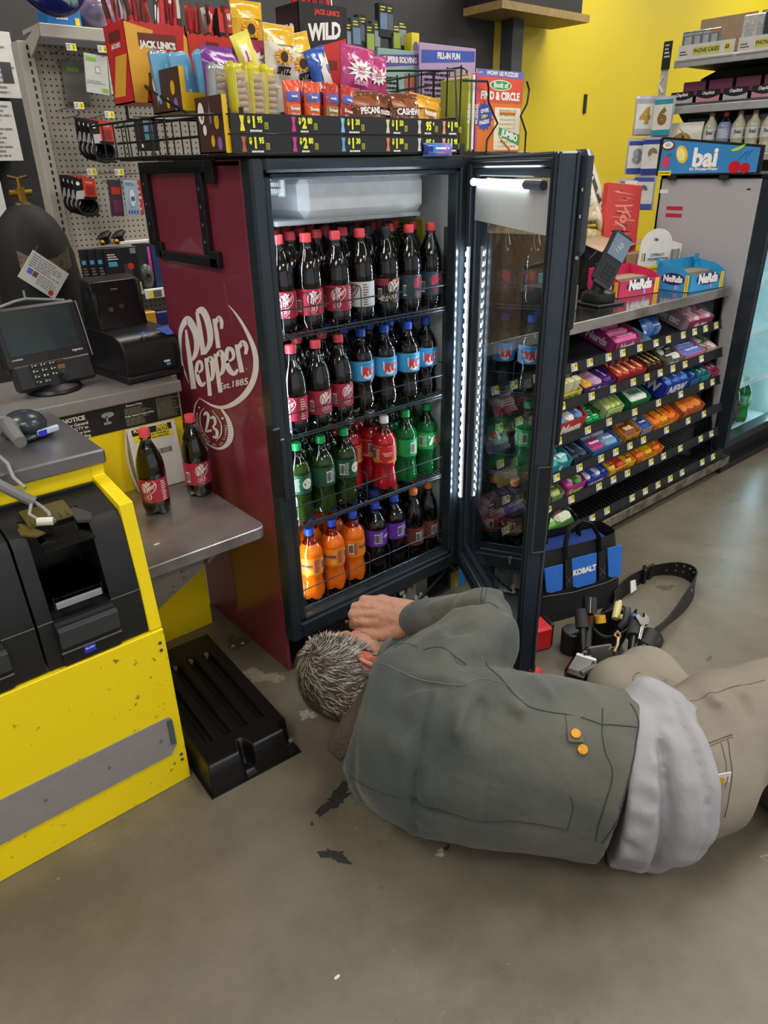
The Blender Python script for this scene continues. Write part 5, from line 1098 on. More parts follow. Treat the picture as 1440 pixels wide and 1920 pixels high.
def art_seed(col=None):
    def a(b, f, w, h):
        patch(b, f, -w*.49, w*.49, h*.17, h*.49, SY, 6, .0002)
        star(b, f, 0, -h*.02, w*.24, w*.36, 12, mat('petal', '#e0a020', .4), .0008)
        n = 12; b.add([f(0, -h*.02, .0014)]+[f(w*.13*math.cos(2*PI*k/n), -h*.02+w*.13*math.sin(2*PI*k/n), .0014) for k in range(n)], [(0, 1+i, 1+(i+1) % n) for i in range(n)], mat('seed_brown', '#3a2416', .5))
        ftext(b, f, 'SPITZ', h*.15, INK, 0, -h*.24, .0016, bold=.06, sx=.8); ftext(b, f, 'BIG', h*.07, LWH, 0, h*.28, .0014)
        if col: patch(b, f, -w*.45, w*.45, -h*.46, -h*.34, mat('seed_blue', '#2a5cb0', .4), 4, .0006)
    return a
pouch('seed_bag', (0.165, 0.22, 1.62), .085, .11, .03, SY, art_seed(), 'yellow seed bag behind, highest of the sunflower bags', seed=11)
pouch('seed_bag', (0.188, 0.13, 1.55), .085, .125, .035, SWT, art_seed(), 'white and yellow bag with a sunflower, front one of the left pair', seed=12, rot=(0, .03, 0))
pouch('seed_bag', (0.262, 0.14, 1.545), .085, .12, .03, SWT, art_seed(1), 'white and yellow sunflower bag leaning against the WILD box', seed=13, rot=(0, -.22, 0))
pouch('seed_bag', (0.315, 0.12, 1.52), .06, .12, .03, FL('sun_blue', '#2a5ab4'), lambda b, f, w, h: (patch(b, f, -w*.1, w*.48, -h*.4, h*.4, SWT, 4), ftext(b, f, 'SP', h*.12, INK, w*.1, -h*.2)), 'blue and white seed bag left of the pink pouches', seed=14, rot=(0, -.30, 0))
pouch('lemon_pouch', (0.115, 0.115, 1.545), .05, .11, .02, FL('lemon', '#e3cf3a'), lambda b, f, w, h: (patch(b, f, -w*.3, w*.1, 0, h*.3, LWH), ftext(b, f, 'J', h*.2, mat('jerky_red2'), -w*.1, h*.1)), 'yellow packet tilted behind the cracker packs', seed=15, rot=(0, -.35, 0))
b = MB(); b.box(0.18, 0.32, 0.13, 0.30, 1.50, 1.565, mat('card_cream', '#c9c0b0', .6), .001); tag(b.build('plain_carton'), 'plain cream carton behind the orange snack packets', 'box')
# ---- cracker packs
CRK = mat('cracker', '#b08a52', .7, var=.2, vscale=80)
def crackers(name, loc, film, label, rot=(0, 0, 0), h=.11, w=.05, group=None):
    r = empty(name, loc, 0, label, 'packet', group); r.rotation_euler = rot; ch = []
    for i in range(7):
        b = MB(); b.box(-w*.30, w*.30, -0.016, 0.016, h*.08+i*h*.11, h*.08+i*h*.11+h*.085, CRK, .003); ch.append(b.build('cracker', r))
    b = MB(); b.grid(lambda u, v: (-w*.5+w*.28*u, -0.018*math.sin(PI*u*.6)-.002, h*(v*.98)+.008*math.sin(3*u)), 4, 8, film); b.grid(lambda u, v: ((u-.5)*w*.8, -0.012*math.cos(PI*(u-.5))-.004*math.sin(6*u), h*(.84+.18*v)), 6, 3, film); ch.append(b.build('film_wing', r, sol=.001))
    b = MB(); b.grid(lambda u, v: ((u-.5)*w*.75, -0.0185, h*v*.9), 2, 6, mat('film_clear_gloss', '#ffffff', .1, alpha=.18, coat=1)); ch.append(b.build('clear_film', r))
    return reg(r, ch)
YF = mat('film_lemon_gloss', '#d9cb2c', .2, coat=.5); BF = mat('film_sky', '#6fb0dc', .2, coat=.5, bump=.2); SF = mat('film_silver', '#b9c0c6', .2, metal=.5)
for i, (x, t) in enumerate(((0.018, -.05), (0.060, .02), (0.100, .05))): crackers('cracker_pack', (x, 0.035+.01*i, 1.468), YF, ['yellow-edged cracker pack, leftmost of the front three', 'yellow-edged cracker pack, middle of the front three', 'yellow-edged cracker pack, beside the orange packets'][i], (0, t, 0))
crackers('cracker_pack', (-0.022, 0.06, 1.465), SF, 'silver and blue edged cracker pack left of the yellow ones', (0, .05, 0), .11)
for i, (x, y, z, t) in enumerate(((-0.022, 0.290, 1.510, -.10), (0.012, 0.245, 1.505, -.20), (0.045, 0.215, 1.505, -.06))):
    r = crackers('cracker_pack', (x, y, z), BF if i else SF, ['silver-edged cracker pack in the brown tray', 'sky-blue cracker pack leaning left in the brown tray', 'sky-blue cracker pack beside the purple pouch'][i], (0, t, 0), .115, .055)
    b = MB(); b.grid(lambda u, v: ((u-.5)*.05-.006, -0.0205-.006*math.sin(PI*u), .012+.098*v), 6, 8, BF); M = T(-.006, -.0275, 0) @ FRONT
    b.text('Lance', .012, LWH, M, x=0, y=.03, rot=1.4, bold=.03); b.text('crackers', .008, LWH, M, x=.004, y=.075, rot=1.4); kk = b.build('wrapper', r, weld=False)
# brown tray boxes with the round stickers
def tray(name, x, y, z, rz, w, d, h, label):
    r = empty(name, (x, y, z), rz, label, 'box'); BRN = mat('tray_brown', '#4a3029', .5); YT = mat('tray_yellow', '#e0b41e', .5)
    b = MB(); b.box(0, .003, 0, d, 0, h, BRN); b.box(w-.003, w, 0, d, 0, h*.8, BRN); b.box(0, w, d-.003, d, 0, h, BRN); b.box(0, w, 0, d, 0, .003, YT); b.box(.003, w, -.001, .002, 0, h*.42, YT); b.box(-.001, .010, -.002, .0, 0, h, YT); b.build('carton', r)
    b = MB(); M = LEFT @ T(0, 0, .0008)
    for (u, v, a, c, m) in ((-.8, .72, .017, .026, LWH), (-.25, .55, .013, .018, YT), (-.45, .22, .010, .014, YT), (-.72, .42, .010, .013, LWH), (-.2, .17, .012, .016, mat('oval_purple', '#8d6ab0', .5))):
        b.flat([(u*d+a*.8*math.cos(t), v*h+c*.8*math.sin(t)) for t in np.linspace(0, 2*PI, 17)[:-1]], m, M, .0)
    b.flat([(-.78*d+.006*math.cos(t), .66*h+.007*math.sin(t)) for t in np.linspace(0, 2*PI, 10)[:-1]], mat('oval_tan', '#b07a4a', .5), M, .0004)
    b.build('round_print', r, weld=False); return r
tray('snack_tray', -0.045, 0.0, 1.412, 0, .05, .118, .108, 'brown and yellow snack tray at the front left corner of the basket')
tray('snack_tray', -0.05, 0.165, 1.500, 0, .13, .155, .085, 'brown and yellow snack tray holding the sky-blue cracker packs')
# orange and red snack sleeves, brown pouches
ORF = FL('orange', '#e0562c'); RDF = FL('red', '#b8342c')
def art_sl(top, mid):
    return lambda b, f, w, h: (patch(b, f, -w*.42, w*.42, h*.12, h*.30, mat('sleeve_blue', '#4a5cb0', .4), 4), patch(b, f, -w*.4, w*.4, -h*.40, h*.06, mid, 4), ftext(b, f, 'Sweet', h*.10, LWH, 0, -h*.02, .002), ftext(b, f, 'Heat', h*.10, LWH, 0, -h*.14, .002), ftext(b, f, 'snack', h*.07, LWH, 0, h*.21, .0016))
sl = [(0.150, ORF, '#e8743c', 'orange snack sleeve beside the yellow cracker packs'), (0.205, ORF, '#ea6a34', 'orange snack sleeve, second in the front row'), (0.262, RDF, '#a8863c', 'red and gold snack sleeve in the front row'), (0.305, RDF, '#a83a2c', 'red snack sleeve tilted against the brown pouches')]
for i, (x, m_, c, l) in enumerate(sl): pouch('snack_sleeve', (x, 0.03+.006*i, 1.45), .045, .105, .018, m_, art_sl(None, mat('slv_'+c[1:], c, .4)), l, rot=(0, (-.02, .03, .05, .18)[i], 0), seed=20+i, crimp=.06)
for i in range(5): pouch('snack_sleeve', (0.175+i*.028, 0.065, 1.455), .04, .105, .016, (ORF, RDF)[i % 2], art_sl(None, mat('slv_e8743c')), 'orange or red snack sleeve standing behind the front sleeves', group='sleeves behind the front row', rot=(0, .1*(i % 3)-.1, .4), seed=30+i, crimp=.06)
BRF = FL('brown', '#6e3a1e'); GDF = FL('gold', '#d89a24')
def art_br(name, c2):
    return lambda b, f, w, h: (patch(b, f, -w*.46, w*.46, h*.12, h*.4, c2, 5), ftext(b, f, name, h*.20, LWH, 0, h*.02, .0016, sx=.9), [b.add([f(dx*w, -h*.22, .001)]+[f(dx*w+w*.10*math.cos(2*PI*k/8), -h*.22+w*.10*math.sin(2*PI*k/8), .001) for k in range(8)], [(0, 1+i, 1+(i+1) % 8) for i in range(8)], mat('cookie_tan', '#c8a878', .6)) for dx in (-.2, .05, .28)])
for i, (x, y, m_, nmx, l) in enumerate(((0.372, .035, BRF, 'PECANS', 'brown pouch of nuts, leftmost beside the red sleeves'), (0.43, .06, BRF, 'nuts', 'brown pouch half hidden between the other two'), (0.497, .035, BRF, 'CASHEWS', 'brown pouch right of the middle of the basket'), (0.572, .045, GDF, 'honey', 'golden pouch at the right end of the basket front'))):
    pouch('nut_pouch', (x, y, 1.448), .10 if i != 3 else .11, .098, .04, m_, art_br(nmx, mat('band_dark%d' % (i == 3), ['#8a4a26', '#e0a83a'][i == 3], .3)), l, seed=40+i, rot=(-.15, (-.05, .1, .0, .12)[i], 0))
for i in range(8): pouch('nut_pouch', (0.33+i*.035, .10+.03*(i % 2), 1.42), .07, .09, .03, BRF if i % 3 else GDF, lambda b, f, w, h: None, 'plain pouch packed behind the front row of nut pouches', group='pouches behind the front nut pouches', seed=50+i)
pouch('candy_pack', (0.565, -0.012, 1.402), .105, .030, .022, FL('blue', '#2f7fd0', col2='#d06ab8', c2scale=18), lambda b, f, w, h: (patch(b, f, -w*.5, -w*.28, -h*.4, h*.4, mat('pack_navy', '#26307a', .3), 4), patch(b, f, -w*.2, w*.3, h*.0, h*.15, LWH, 3)), 'small shiny blue candy pack lying on the cooler edge under the price strips', seed=60, crimp=.05)
# ---- magazines
mg = empty('magazine_rack', (0, 0, 0), 0, 'black wire magazine rack right of the snack basket', 'rack')
b = MB(); b.tube([(0.655, -0.01, 1.575), (0.745, -0.012, 1.577), (0.75, -0.012, 1.565), (0.752, -0.012, 1.53), (0.79, -0.014, 1.48), (0.752, -0.012, 1.44), (0.75, -0.012, 1.406)], 0.0028, BW, 6)
b.tube([(0.905, -0.012, 1.585), (0.918, -0.012, 1.565), (0.912, -0.012, 1.53), (0.885, -0.014, 1.50), (0.915, -0.012, 1.46), (0.915, -0.012, 1.406), (0.75, -0.012, 1.406)], 0.0028, BW, 6); b.tube([(0.66, 0.0, 1.408), (0.95, 0.0, 1.408)], 0.003, BW, 6); b.tube([(0.95, 0.0, 1.408), (0.95, 0.12, 1.408), (0.66, 0.12, 1.408), (0.66, 0, 1.408)], .003, BW, 6)
for i in range(6): b.tube([(.68+i*.05, 0, 1.408), (.68+i*.05, .12, 1.408), (.68+i*.05, .12, 1.55)], .002, BW, 5)
b.build('wires', mg)
bx = empty('puzzle_book', (0.815, 0.004, 1.412), 0.0, 'puzzle book reading Book of FIND & CIRCLE in the wire rack', 'book')
b = MB(); b.box(-.092, .092, 0, .006, 0, .195, mat('pages', '#d8d3c6', .8)); b.box(-.093, .093, -.001, .0, 0, .195, mat('book_orange', '#e07a2c', .4)); b.build('cover', bx)
M = T(0, -.0012, 0) @ FRONT; b = MB(); b.rect(-.093, .093, .178, .195, mat('book_violet', '#6a6ab8', .4), M, .0002); b.text('WOW! 162 PUZZLES!', .0135, LWH, M, x=.006, y=.1865, z=.0008, bold=.04); b.rect(-.093, .093, .118, .178, mat('book_red', '#e0523a', .4), M, .0002)
g = mat('book_green', '#3a9a4c', .4); b.flat([(.045*math.cos(t)*1.0, .160+.0125*math.sin(t)) for t in np.linspace(0, 2*PI, 25)[:-1]], LWH, M, .0004); b.flat([(.041*math.cos(t), .160+.0105*math.sin(t)) for t in np.linspace(0, 2*PI, 25)[:-1]], g, M, .0008); b.text('Book of', .018, LWH, M, x=0, y=.160, z=.0012, bold=.04)
b.text('FIND & CIRCLE', .0255, LWH, M, x=0, y=.134, z=.0012, bold=.05, sx=.93); b.rect(-.02, .088, .004, .108, mat('grid_paper', '#e6dcc0', .6), M, .0003)
rn2 = random.Random(4)
for r_ in range(9): b.text(' '.join(rn2.choice('ABCDEFGHIKLMNOPRSTUVWY') for _ in range(9)), .0085, INK, M, x=.034, y=.100-r_*.011, z=.0007)
sb = [(-.062+(.036 if k % 2 else .028)*math.cos(PI*k/14), .085+(.036 if k % 2 else .028)*math.sin(PI*k/14)) for k in range(28)]; b.flat(sb, mat('burst_blue', '#3c4fb0', .4), M, .001)
for i, s in enumerate(('OVER', '190+', 'PAGES!')): b.text(s, .0125, LWH if i != 1 else LY, M, x=-.062, y=.098-i*.0135, z=.0016, bold=.05, rot=.15)
b.flat([(-.0, .060), (.088, .042), (.088, .014), (.0, .040)], g, M, .001); b.text('JUMBO', .0225, LWH, M, x=.045, y=.039, z=.0016, bold=.05, rot=-.24)
oc2 = mat('circle_orange', '#e8803a', .5)
b.tube([M @ Vector((.0, .095, .0006)), M @ Vector((.065, .095, .0006))], .0028, oc2, 5); b.tube([M @ Vector((.01, .03, .0006)), M @ Vector((.05, .004, .0006))], .0028, oc2, 5); b.text('KAPPA', .006, LWH, M, x=-.083, y=.1865, z=.0009); b.build('cover_print', bx, weld=False)
for i, (x, c, l) in enumerate(((0.705, '#b9527c', 'magenta magazine spine just left of the puzzle book'), (0.692, '#c9c4be', 'pale magazine spine left of the puzzle book'), (0.675, '#b3bf4c', 'yellow-green magazine at the left of the rack'))):
    b = MB(); b.box(0, .006, -.004, .10, 0, .185-.006*i, mat('mag_%d' % i, c, .4), .001); b.box(-.001, .007, -.006, -.004, .005, .18, LW if i == 1 else mat('mag_%d' % i)); b.text('PUZZLES', .013, LWH, frame((.003, -.0066, .09), (0, 0, 1), (-1, 0, 0)), bold=.03, sx=.9); o = b.build('magazine', weld=False); o.location = (x+.012, .006, 1.412); tag(o, l, 'magazine')
def wmag(x0, x1, y, z0, z1, base, bandc, title, label, rz, c3):
    w = (x1-x0)/2; r = empty('word_magazine', ((x0+x1)/2, y, z0), rz, label, 'magazine'); h = z1-z0
    b = MB(); b.box(-w, w, 0, .006, 0, h, base, .001); b.build('cover', r); b = MB(); M = T(0, -.0006, 0) @ FRONT; bm_ = mat('mband_'+bandc[1:], bandc, .4)
    b.flat([(-w*.95, h*.80), (w*.95, h*.86), (w*.95, h*.97), (-w*.95, h*.93)], bm_, M, .0002); b.text(title, h*.085, LWH, M, x=0, y=h*.89, z=.0008, bold=.05, rot=.03, sx=.85); b.rect(-w*.9, w*.9, h*.02, h*.35, PAPER, M, .0002); b.rect(-w*.9, w*.9, h*.35, h*.40, mat('mag_red', '#b8485a', .4), M, .0002)
    lines(b, mat('print_grey'), M, -w*.85, w*.85, h*.03, h*.34, 9, 2, z=.0006); b.rect(w*.2, w*.7, h*.45, h*.75, c3, M, .0003); lines(b, INK, M, -w*.85, w*.1, h*.45, h*.72, 5, 6, z=.0006); b.build('print', r, weld=False)
wmag(0.66, 0.83, 0.335, 1.45, 1.685, mat('mag_teal', '#8fb0a8', .4), '#5c4a9a', 'SUPERB SOLVING', 'teal word magazine reading SUPERB SOLVING behind the wire basket', 0, mat('mag_pic', '#b86a58', .4))
wmag(0.80, 1.04, 0.31, 1.45, 1.705, mat('mag_lilac', '#b49ac0', .4), '#3f55b0', 'FILL-IN FUN', 'lilac word magazine reading FILL-IN FUN behind the wire basket', 0, mat('mag_pic2', '#9aa88a', .4))
b = MB(); b.tube([(0.655, 0.30, 1.60), (0.95, 0.285, 1.648), (0.97, 0.28, 1.64), (0.97, 0.28, 1.42)], .003, BW, 6); b.tube([(0.655, 0.30, 1.57), (0.96, 0.285, 1.615)], .003, BW, 6); b.tube([(0.655, 0.28, 1.45), (1.05, 0.28, 1.45)], .003, BW, 6); b.tube([(0.95, 0.285, 1.648), (0.955, 0.285, 1.45)], .003, BW, 6); b.tube([(0.66, .36, 1.448), (1.05, .36, 1.448)], .003, BW, 6)
for i in range(4): b.tube([(0.70+i*.07, .295, 1.605+i*.011), (0.70+i*.07, .29, 1.45)], .002, BW, 5)
for i in range(6): b.tube([(0.68+i*.07, .28, 1.449), (0.68+i*.07, .36, 1.449)], .002, BW, 5)
b.build('rear_wires', mg)
# ------------------------------------------------------------------ candy rack under a steel counter
RKB = mat('rack_black', '#15191e', 0.42, spec=0.5, bump=0.02, bscale=300)
RX0, RX1 = 0.80, 2.40
LIP = [(0.012, 0.700), (-0.015, 0.578), (-0.028, 0.452), (-0.062, 0.330), (-0.068, 0.212), (-0.105, 0.112)]   # front lip of each shelf (y, z)
rk = empty('candy_rack', (0, 0, 0), 0, 'black tiered candy rack under a steel counter, right of the open cooler door', 'rack')
b = MB(); b.box(RX0, RX1, 0.33, 0.345, 0.05, 0.86, RKB); b.build('back_panel', rk)
b = MB(); side_prism(b, [(-0.06, 0.0), (-0.06, 0.10), (-0.02, 0.30), (0.03, 0.86), (0.06, 0.86), (0.03, 0.3), (0.02, 0.10), (0.02, 0)], RX1-0.012, RX1, RKB); b.box(RX1-0.012, RX1, 0.02, 0.04, 0, 0.86, RKB); b.build('end_frame', rk)
b = MB(); b.box(RX0, RX1+0.04, -0.085, -0.06, 0.0, 0.075, RKB, 0.002); b.box(RX0, RX1, -0.06, 0.33, 0.0, 0.05, RKB); b.build('base', rk)
b = MB(); b.box(RX0, RX1+0.06, -0.118, -0.083, 0.075, 0.088, mat('scuffed_steel', '#a59f97', 0.35, metal=0.9, var=0.2, vscale=12, col2='#6e675f', c2scale=20)); b.box(RX0, RX1+0.06, -0.120, -0.115, 0.045, 0.088, mat('scuffed_steel'), 0.001); b.build('kick_rail', rk)
tagm = None
def price_tag(parent, x, M0, k):
    b = MB(); b.box(x-0.018, x+0.018, -0.016, 0.012, 0.0, 0.0012, LW, M=M0); b.rect(x+(-0.002), x+0.017, -0.010 if k % 3 else -0.004, 0.011, LY, M0, 0.0016); b.text('$%d' % (1+k % 2), 0.012, INK, M0, x=x+0.009, y=0.002, z=0.002, bold=0.03); lines(b, INK, M0, x-.016, x-.004, -.013, .009, 3, k, z=.0016)
    return b.build('price_tag', parent, weld=False)
LIPM = []
for i, (y, z) in enumerate(LIP):
    y1, z1 = 0.32, z+0.105
    s = MB()
    W2 = mat('rack_wire', '#1b1f24', .4)
    if i >= 3:
        for k in range(60): s.tube([(RX0+0.02+k*0.0265, y+0.004, z+0.002), (RX0+0.02+k*0.0265, y1, z1)], 0.0018, W2, 4)
        for q in (0.05, 0.35, 0.65, 0.95): s.tube([(RX0, y+(y1-y)*q, z-0.003+(z1-z)*q), (RX1, y+(y1-y)*q, z-0.003+(z1-z)*q)], 0.0025, W2, 5)
    else: s.add([(RX0, y, z), (RX1, y, z), (RX1, y1, z1), (RX0, y1, z1), (RX0, y, z-.004), (RX1, y, z-.004), (RX1, y1, z1-.004), (RX0, y1, z1-.004)], [(0, 1, 2, 3), (7, 6, 5, 4), (0, 4, 5, 1)], RKB)
    sh = s.build('rack_shelf', rk)
    s = MB(); M0 = frame((0, y-0.004, z+0.012), (1, 0, 0), (0, 0.22, 1)); s.box(RX0, RX1-0.01, -0.020, 0.015, -0.003, 0.0, RKB, M=M0); s.box(RX0, RX1-0.01, 0.013, 0.017, -0.004, 0.004, RKB, M=M0); s.box(RX0, RX1-.01, -.022, -.018, -.004, .004, RKB, M=M0); s.build('shelf_lip', sh)
    rn = random.Random(i+3); x = RX0+0.06
    k = 0
    while x < RX1-0.05:
        price_tag(sh, x, M0, k+i); k += 1; x += rn.choice((0.10, 0.14, 0.18)) if i else rn.choice((.095, .095, .12))
    LIPM.append((y, z))
# steel counter on top
b = MB(); b.box(RX0-0.02, RX1+0.0, 0.0, 0.45, 0.845, 0.872, mat('counter_steel_r', '#a9a8a9', 0.16, metal=1.0, var=0.05)); b.box(RX0-.02, RX1, -0.004, 0.004, 0.835, 0.873, STEEL, 0.001); o = b.build('counter_slab'); tag(o, 'stainless steel counter top over the candy rack', 'counter')
b = MB(); b.box(RX0, RX1, 0.346, 0.44, 0.0, 0.844, RKB); tag(b.build('counter_body'), 'dark body of the steel counter behind the candy rack', 'cabinet')

# ---- trays of sweets: rest on the tilted shelves
TILT = math.atan2(0.105, 0.32)
def shelfM(i, x, dy=0.0, rz=0.0):
    y, z = LIP[i]; return T(x, y+0.012, z+0.006) @ RX(TILT) @ T(0, dy, 0.0) @ RZ(rz)
def candy_tray(i, x0, x1, d, h, ext, inner, packs, label, hdr=None, txt=None, rz=0.0, side=None):
    """open carton; packs = (n across, n deep, [colours], group/label, kind)"""
    h *= 1.3; w = (x1-x0)/2-0.003; r = empty('candy_tray', (0, 0, 0), 0, label, 'box'); r.matrix_world = shelfM(i, (x0+x1)/2, 0, rz)
    E = mat('tray_'+ext[1:], ext, .42); I = mat('trayin_'+inner[1:], inner, .7); S = mat('tray_'+(side or ext)[1:], side or ext, .42)
    b = MB(); t = .0025; b.box(-w, w, 0, t, 0, h*.75, E); b.box(-w, w, d-t, d, 0, h*1.1, I); side_prism(b, [(0, 0), (0, h*.75), (d*.35, h), (d, h*1.1), (d, 0)], -w, -w+t, S); side_prism(b, [(0, 0), (0, h*.75), (d*.35, h), (d, h*1.1), (d, 0)], w-t, w, S); b.box(-w, w, 0, d, 0, t, I)
    if hdr: b.box(-w, w, d-.003, d, h, h+hdr, E)
    b.build('carton', r, smooth=False)
    if txt:
        b = MB(); MF = FRONT @ T(0, h*.36, 0.0005); b.text(txt[0], min(h*.6, w*3/max(3, len(txt[0]))), mat('print_'+txt[1][1:], txt[1], .45), MF, bold=.05)
        MS = LEFT @ T(0, 0, w+.0004); b.text(txt[0], min(h*.62, d*1.3/max(3, len(txt[0]))), mat('print_'+txt[1][1:], txt[1], .45), MS, x=-d*.45, y=h*.45, bold=.05)
        b.build('print', r, weld=False)
    if packs:
        n, m, cols, plab, kind = packs[:5]; word = packs[5] if len(packs) > 5 else None; wc = packs[6] if len(packs) > 6 else '#f0eee8'
        pw = (2*w-.008)/n; pd = (d-.012)/m; rn = random.Random(hash(plab) % 1000 if False else len(plab)*7+i)
        for a in range(n):
            for c in range(m):
                q = empty('candy_bar' if kind != 'tub' else 'gum_tub', (0, 0, 0), 0, plab, 'sweet', plab.split(' in ')[0]+' packs' if n*m > 1 else None); q['label'] = where(plab, (', %s from the left' % ORDW[a] if n > 1 else '')+((', %s row' % ORDW[c]) if m > 1 else '')) if n*m > 1 else plab
                q.matrix_world = shelfM(i, (x0+x1)/2, 0, rz) @ T(-w+.004+pw*(a+.5), .006+pd*(c+.5), .004+rn.uniform(0, .002)) @ RZ(rn.uniform(-.04, .04))
                cm = mat('wrap_'+cols[(a+c) % len(cols)][1:], cols[(a+c) % len(cols)], .25, coat=.4, bump=.25, bscale=60); b = MB(); hh = h*.78
                if kind == 'bar':
                    b.box(-pw*.46, pw*.46, -pd*.47, pd*.47, hh*.1, hh, cm, min(pw, hh)*.22); b.box(-pw*.40, pw*.40, -pd*.5, -pd*.47, hh*.3, hh*.6, cm); b.box(-pw*.4, pw*.4, pd*.47, pd*.5, hh*.3, hh*.6, cm)
                elif kind == 'tub': b.lathe([(pw*.40, 0), (pw*.44, hh*.2), (pw*.44, hh*.9), (pw*.38, hh)], cm, 16)
                elif kind == 'upright': b.box(-pw*.42, pw*.42, -pd*.3, pd*.3, .0, h*1.35, cm, .003)
                b.build('wrapper', q)
                b = MB(); wm = mat('print_'+wc[1:], wc, .45)
                if kind == 'tub': b.flat([(pw*.30*math.cos(t_), pw*.30*math.sin(t_)) for t_ in np.linspace(0, 2*PI, 13)[:-1]], wm, T(0, 0, hh+.0006)); b.text(word or 'ICE', pw*.28, cm, T(0, 0, hh+.0012), bold=.04)
                elif kind == 'bar':
                    MT = T(0, 0, hh+.0005) @ RZ(PI/2 if pd > pw*1.3 else 0); L_ = max(pw, pd); s_ = min(min(pw, pd)*.62, L_*1.25/max(3, len(word or 'bar')))
                    b.text(word or 'sweet', s_, wm, MT, bold=.05)
                else: b.rect(-pw*.3, pw*.3, h*.2, h*1.2, wm, FRONT @ T(0, 0, pd*.3+.0006)); lines(b, cm, FRONT @ T(0, 0, pd*.3), -pw*.25, pw*.25, h*.3, h*1.1, 4, a, z=.0012)
                b.build('print', q, weld=False)
    return r
# row 1
candy_tray(0, 1.55, 1.73, .20, .050, '#9a3a72', '#8a7468', (1, 4, ['#e05a9c', '#d8488c'], 'pink flat candy pack in the pink tray on the top rack shelf', 'bar', 'Nerds Rope', '#f4c8dc'), 'pink candy tray on the top shelf of the rack, below the card reader', None, ('Nerds', '#f0d8e4'))
candy_tray(0, 1.76, 1.83, .10, .018, '#e0e6ea', '#8a8a8a', None, 'small empty white and blue tray beside the pink candy tray', None, None, 0, '#7fb8e0')
pouch('gum_bag', (1.935, 0.075, 0.712), .15, .085, .05, FL('azure', '#2a6ec8', col2='#9cc8f0', c2scale=22), lambda b, f, w, h: ftext(b, f, 'Ice Breakers', h*.16, LWH, 0, 0), 'crinkled blue gum bag on the top rack shelf', rot=(-.5, 0, .1), seed=70, crimp=.04)
candy_tray(0, 2.10, 2.31, .22, .055, '#8c2c58', '#b8a8a8', (4, 3, ['#c87a98', '#e0c0c8'], 'pink mint pack in the maroon tray on the top rack shelf', 'bar', 'mints', '#ffffff'), 'maroon and grey tray of mints at the right end of the top rack shelf', .02, ('tic tac', '#e8e0e4'), 0, '#9a8490')
# row 2
candy_tray(1, 1.19, 1.325, .16, .045, '#d8cc3a', '#9c948a', (3, 3, ['#dcdcb0', '#e4dca8'], 'clear lemon toothpick card in the yellow tray', 'upright', None, '#e8e4d0'), 'yellow tray of clear cards beside the door on the second rack shelf', None, ('SOUR', '#5a7a3a'))
candy_tray(1, 1.335, 1.54, .20, .042, '#4b2a78', '#8a5a3a', (3, 2, ['#e0a02a', '#c8a0c8', '#4b2a78'], 'long chocolate bar in the purple tray', 'bar', 'Dairy Milk', '#e8dcf0'), 'purple tray of long chocolate bars on the second rack shelf', None, ('Cadbury', '#d8c8e8'))
candy_tray(1, 1.55, 1.76, .22, .045, '#a02424', '#6a3a2c', (4, 3, ['#b83420', '#d0542c', '#a82c20'], 'red wrapped chocolate bar in the red tray', 'bar', 'SKOR', '#f0d8b0'), 'red tray of red-wrapped bars on the second rack shelf')
candy_tray(1, 1.77, 1.90, .22, .042, '#3a2018', '#4a3024', (3, 2, ['#2c1712', '#3a1f18'], 'dark brown bar with gold letters in the brown tray', 'bar', 'HEATH', '#d8b070'), 'dark brown tray of gold-lettered bars on the second rack shelf')
candy_tray(1, 1.91, 2.045, .22, .045, '#6f7268', '#5a5c54', (2, 5, ['#3c4038', '#e4e6e2'], 'grey and white mint roll in the grey tray', 'bar', 'mint', '#e8e8e4'), 'grey tray of mint rolls on the second rack shelf', None, ('York', '#e8ece8'))
candy_tray(1, 2.06, 2.235, .22, .042, '#d88aa8', '#8a7468', (1, 5, ['#6a7ad8', '#8090e0'], 'lilac blue candy pack in the pink tray', 'bar', 'Mentos Mixed', '#e8ecf8'), 'pink tray of lilac blue packs on the second rack shelf', None, None)
candy_tray(1, 2.24, 2.36, .18, .032, '#b8a890', '#a89a84', (3, 3, ['#2c7a44', '#d88ab0', '#e8e4e8'], 'short green or pink candy roll in the cream tray', 'bar', 'roll', '#f0f0f0'), 'cream tray of short rolls at the right end of the second rack shelf')
# row 3
candy_tray(2, 1.17, 1.34, .16, .075, '#c83030', '#8d7560', (3, 2, ['#5a86c8', '#e8e4dc'], 'blue and white candy pack in the striped red box', 'bar', 'ring', '#e8eef8'), 'red striped box with a high cardboard back beside the cooler door', .07, ('Mega', '#f4e8e0'))
candy_tray(2, 1.36, 1.465, .18, .030, '#1c8a4c', '#2a6a48', (2, 5, ['#189a54', '#22a862'], 'small green gum pack in the green tray', 'bar', 'Extra', '#d8f0e0'), 'low green gum tray on the third rack shelf')
candy_tray(2, 1.48, 1.60, .17, .055, '#b8cc90', '#9ab07a', (3, 1, ['#b4cc6a', '#c4d880'], 'clear light green candy pack on the third rack shelf', 'bar', 'Trident', '#f0f4e0'), 'pale green clear trays of gum on the third rack shelf', None, ('Trident', '#4a7a2c'))
candy_tray(2, 1.65, 1.80, .19, .050, '#1c6a3a', '#285c3c', (1, 2, ['#e0e8e0', '#3aa05a'], 'white and green gum bottle in the dark green tray', 'bar', 'mint', '#2a8a4a'), 'dark green tray with one white gum pack on the third rack shelf', .03)
candy_tray(2, 1.90, 2.11, .22, .075, '#2238a0', '#20307a', (3, 2, ['#4a7ad0', '#3a62c0'], 'blue foil candy bag in the tall blue display box', 'bar', 'mint', '#c8d8f0'), 'tall blue and white display box sticking out on the third rack shelf', .03, ('NEW', '#e8ecf8'))
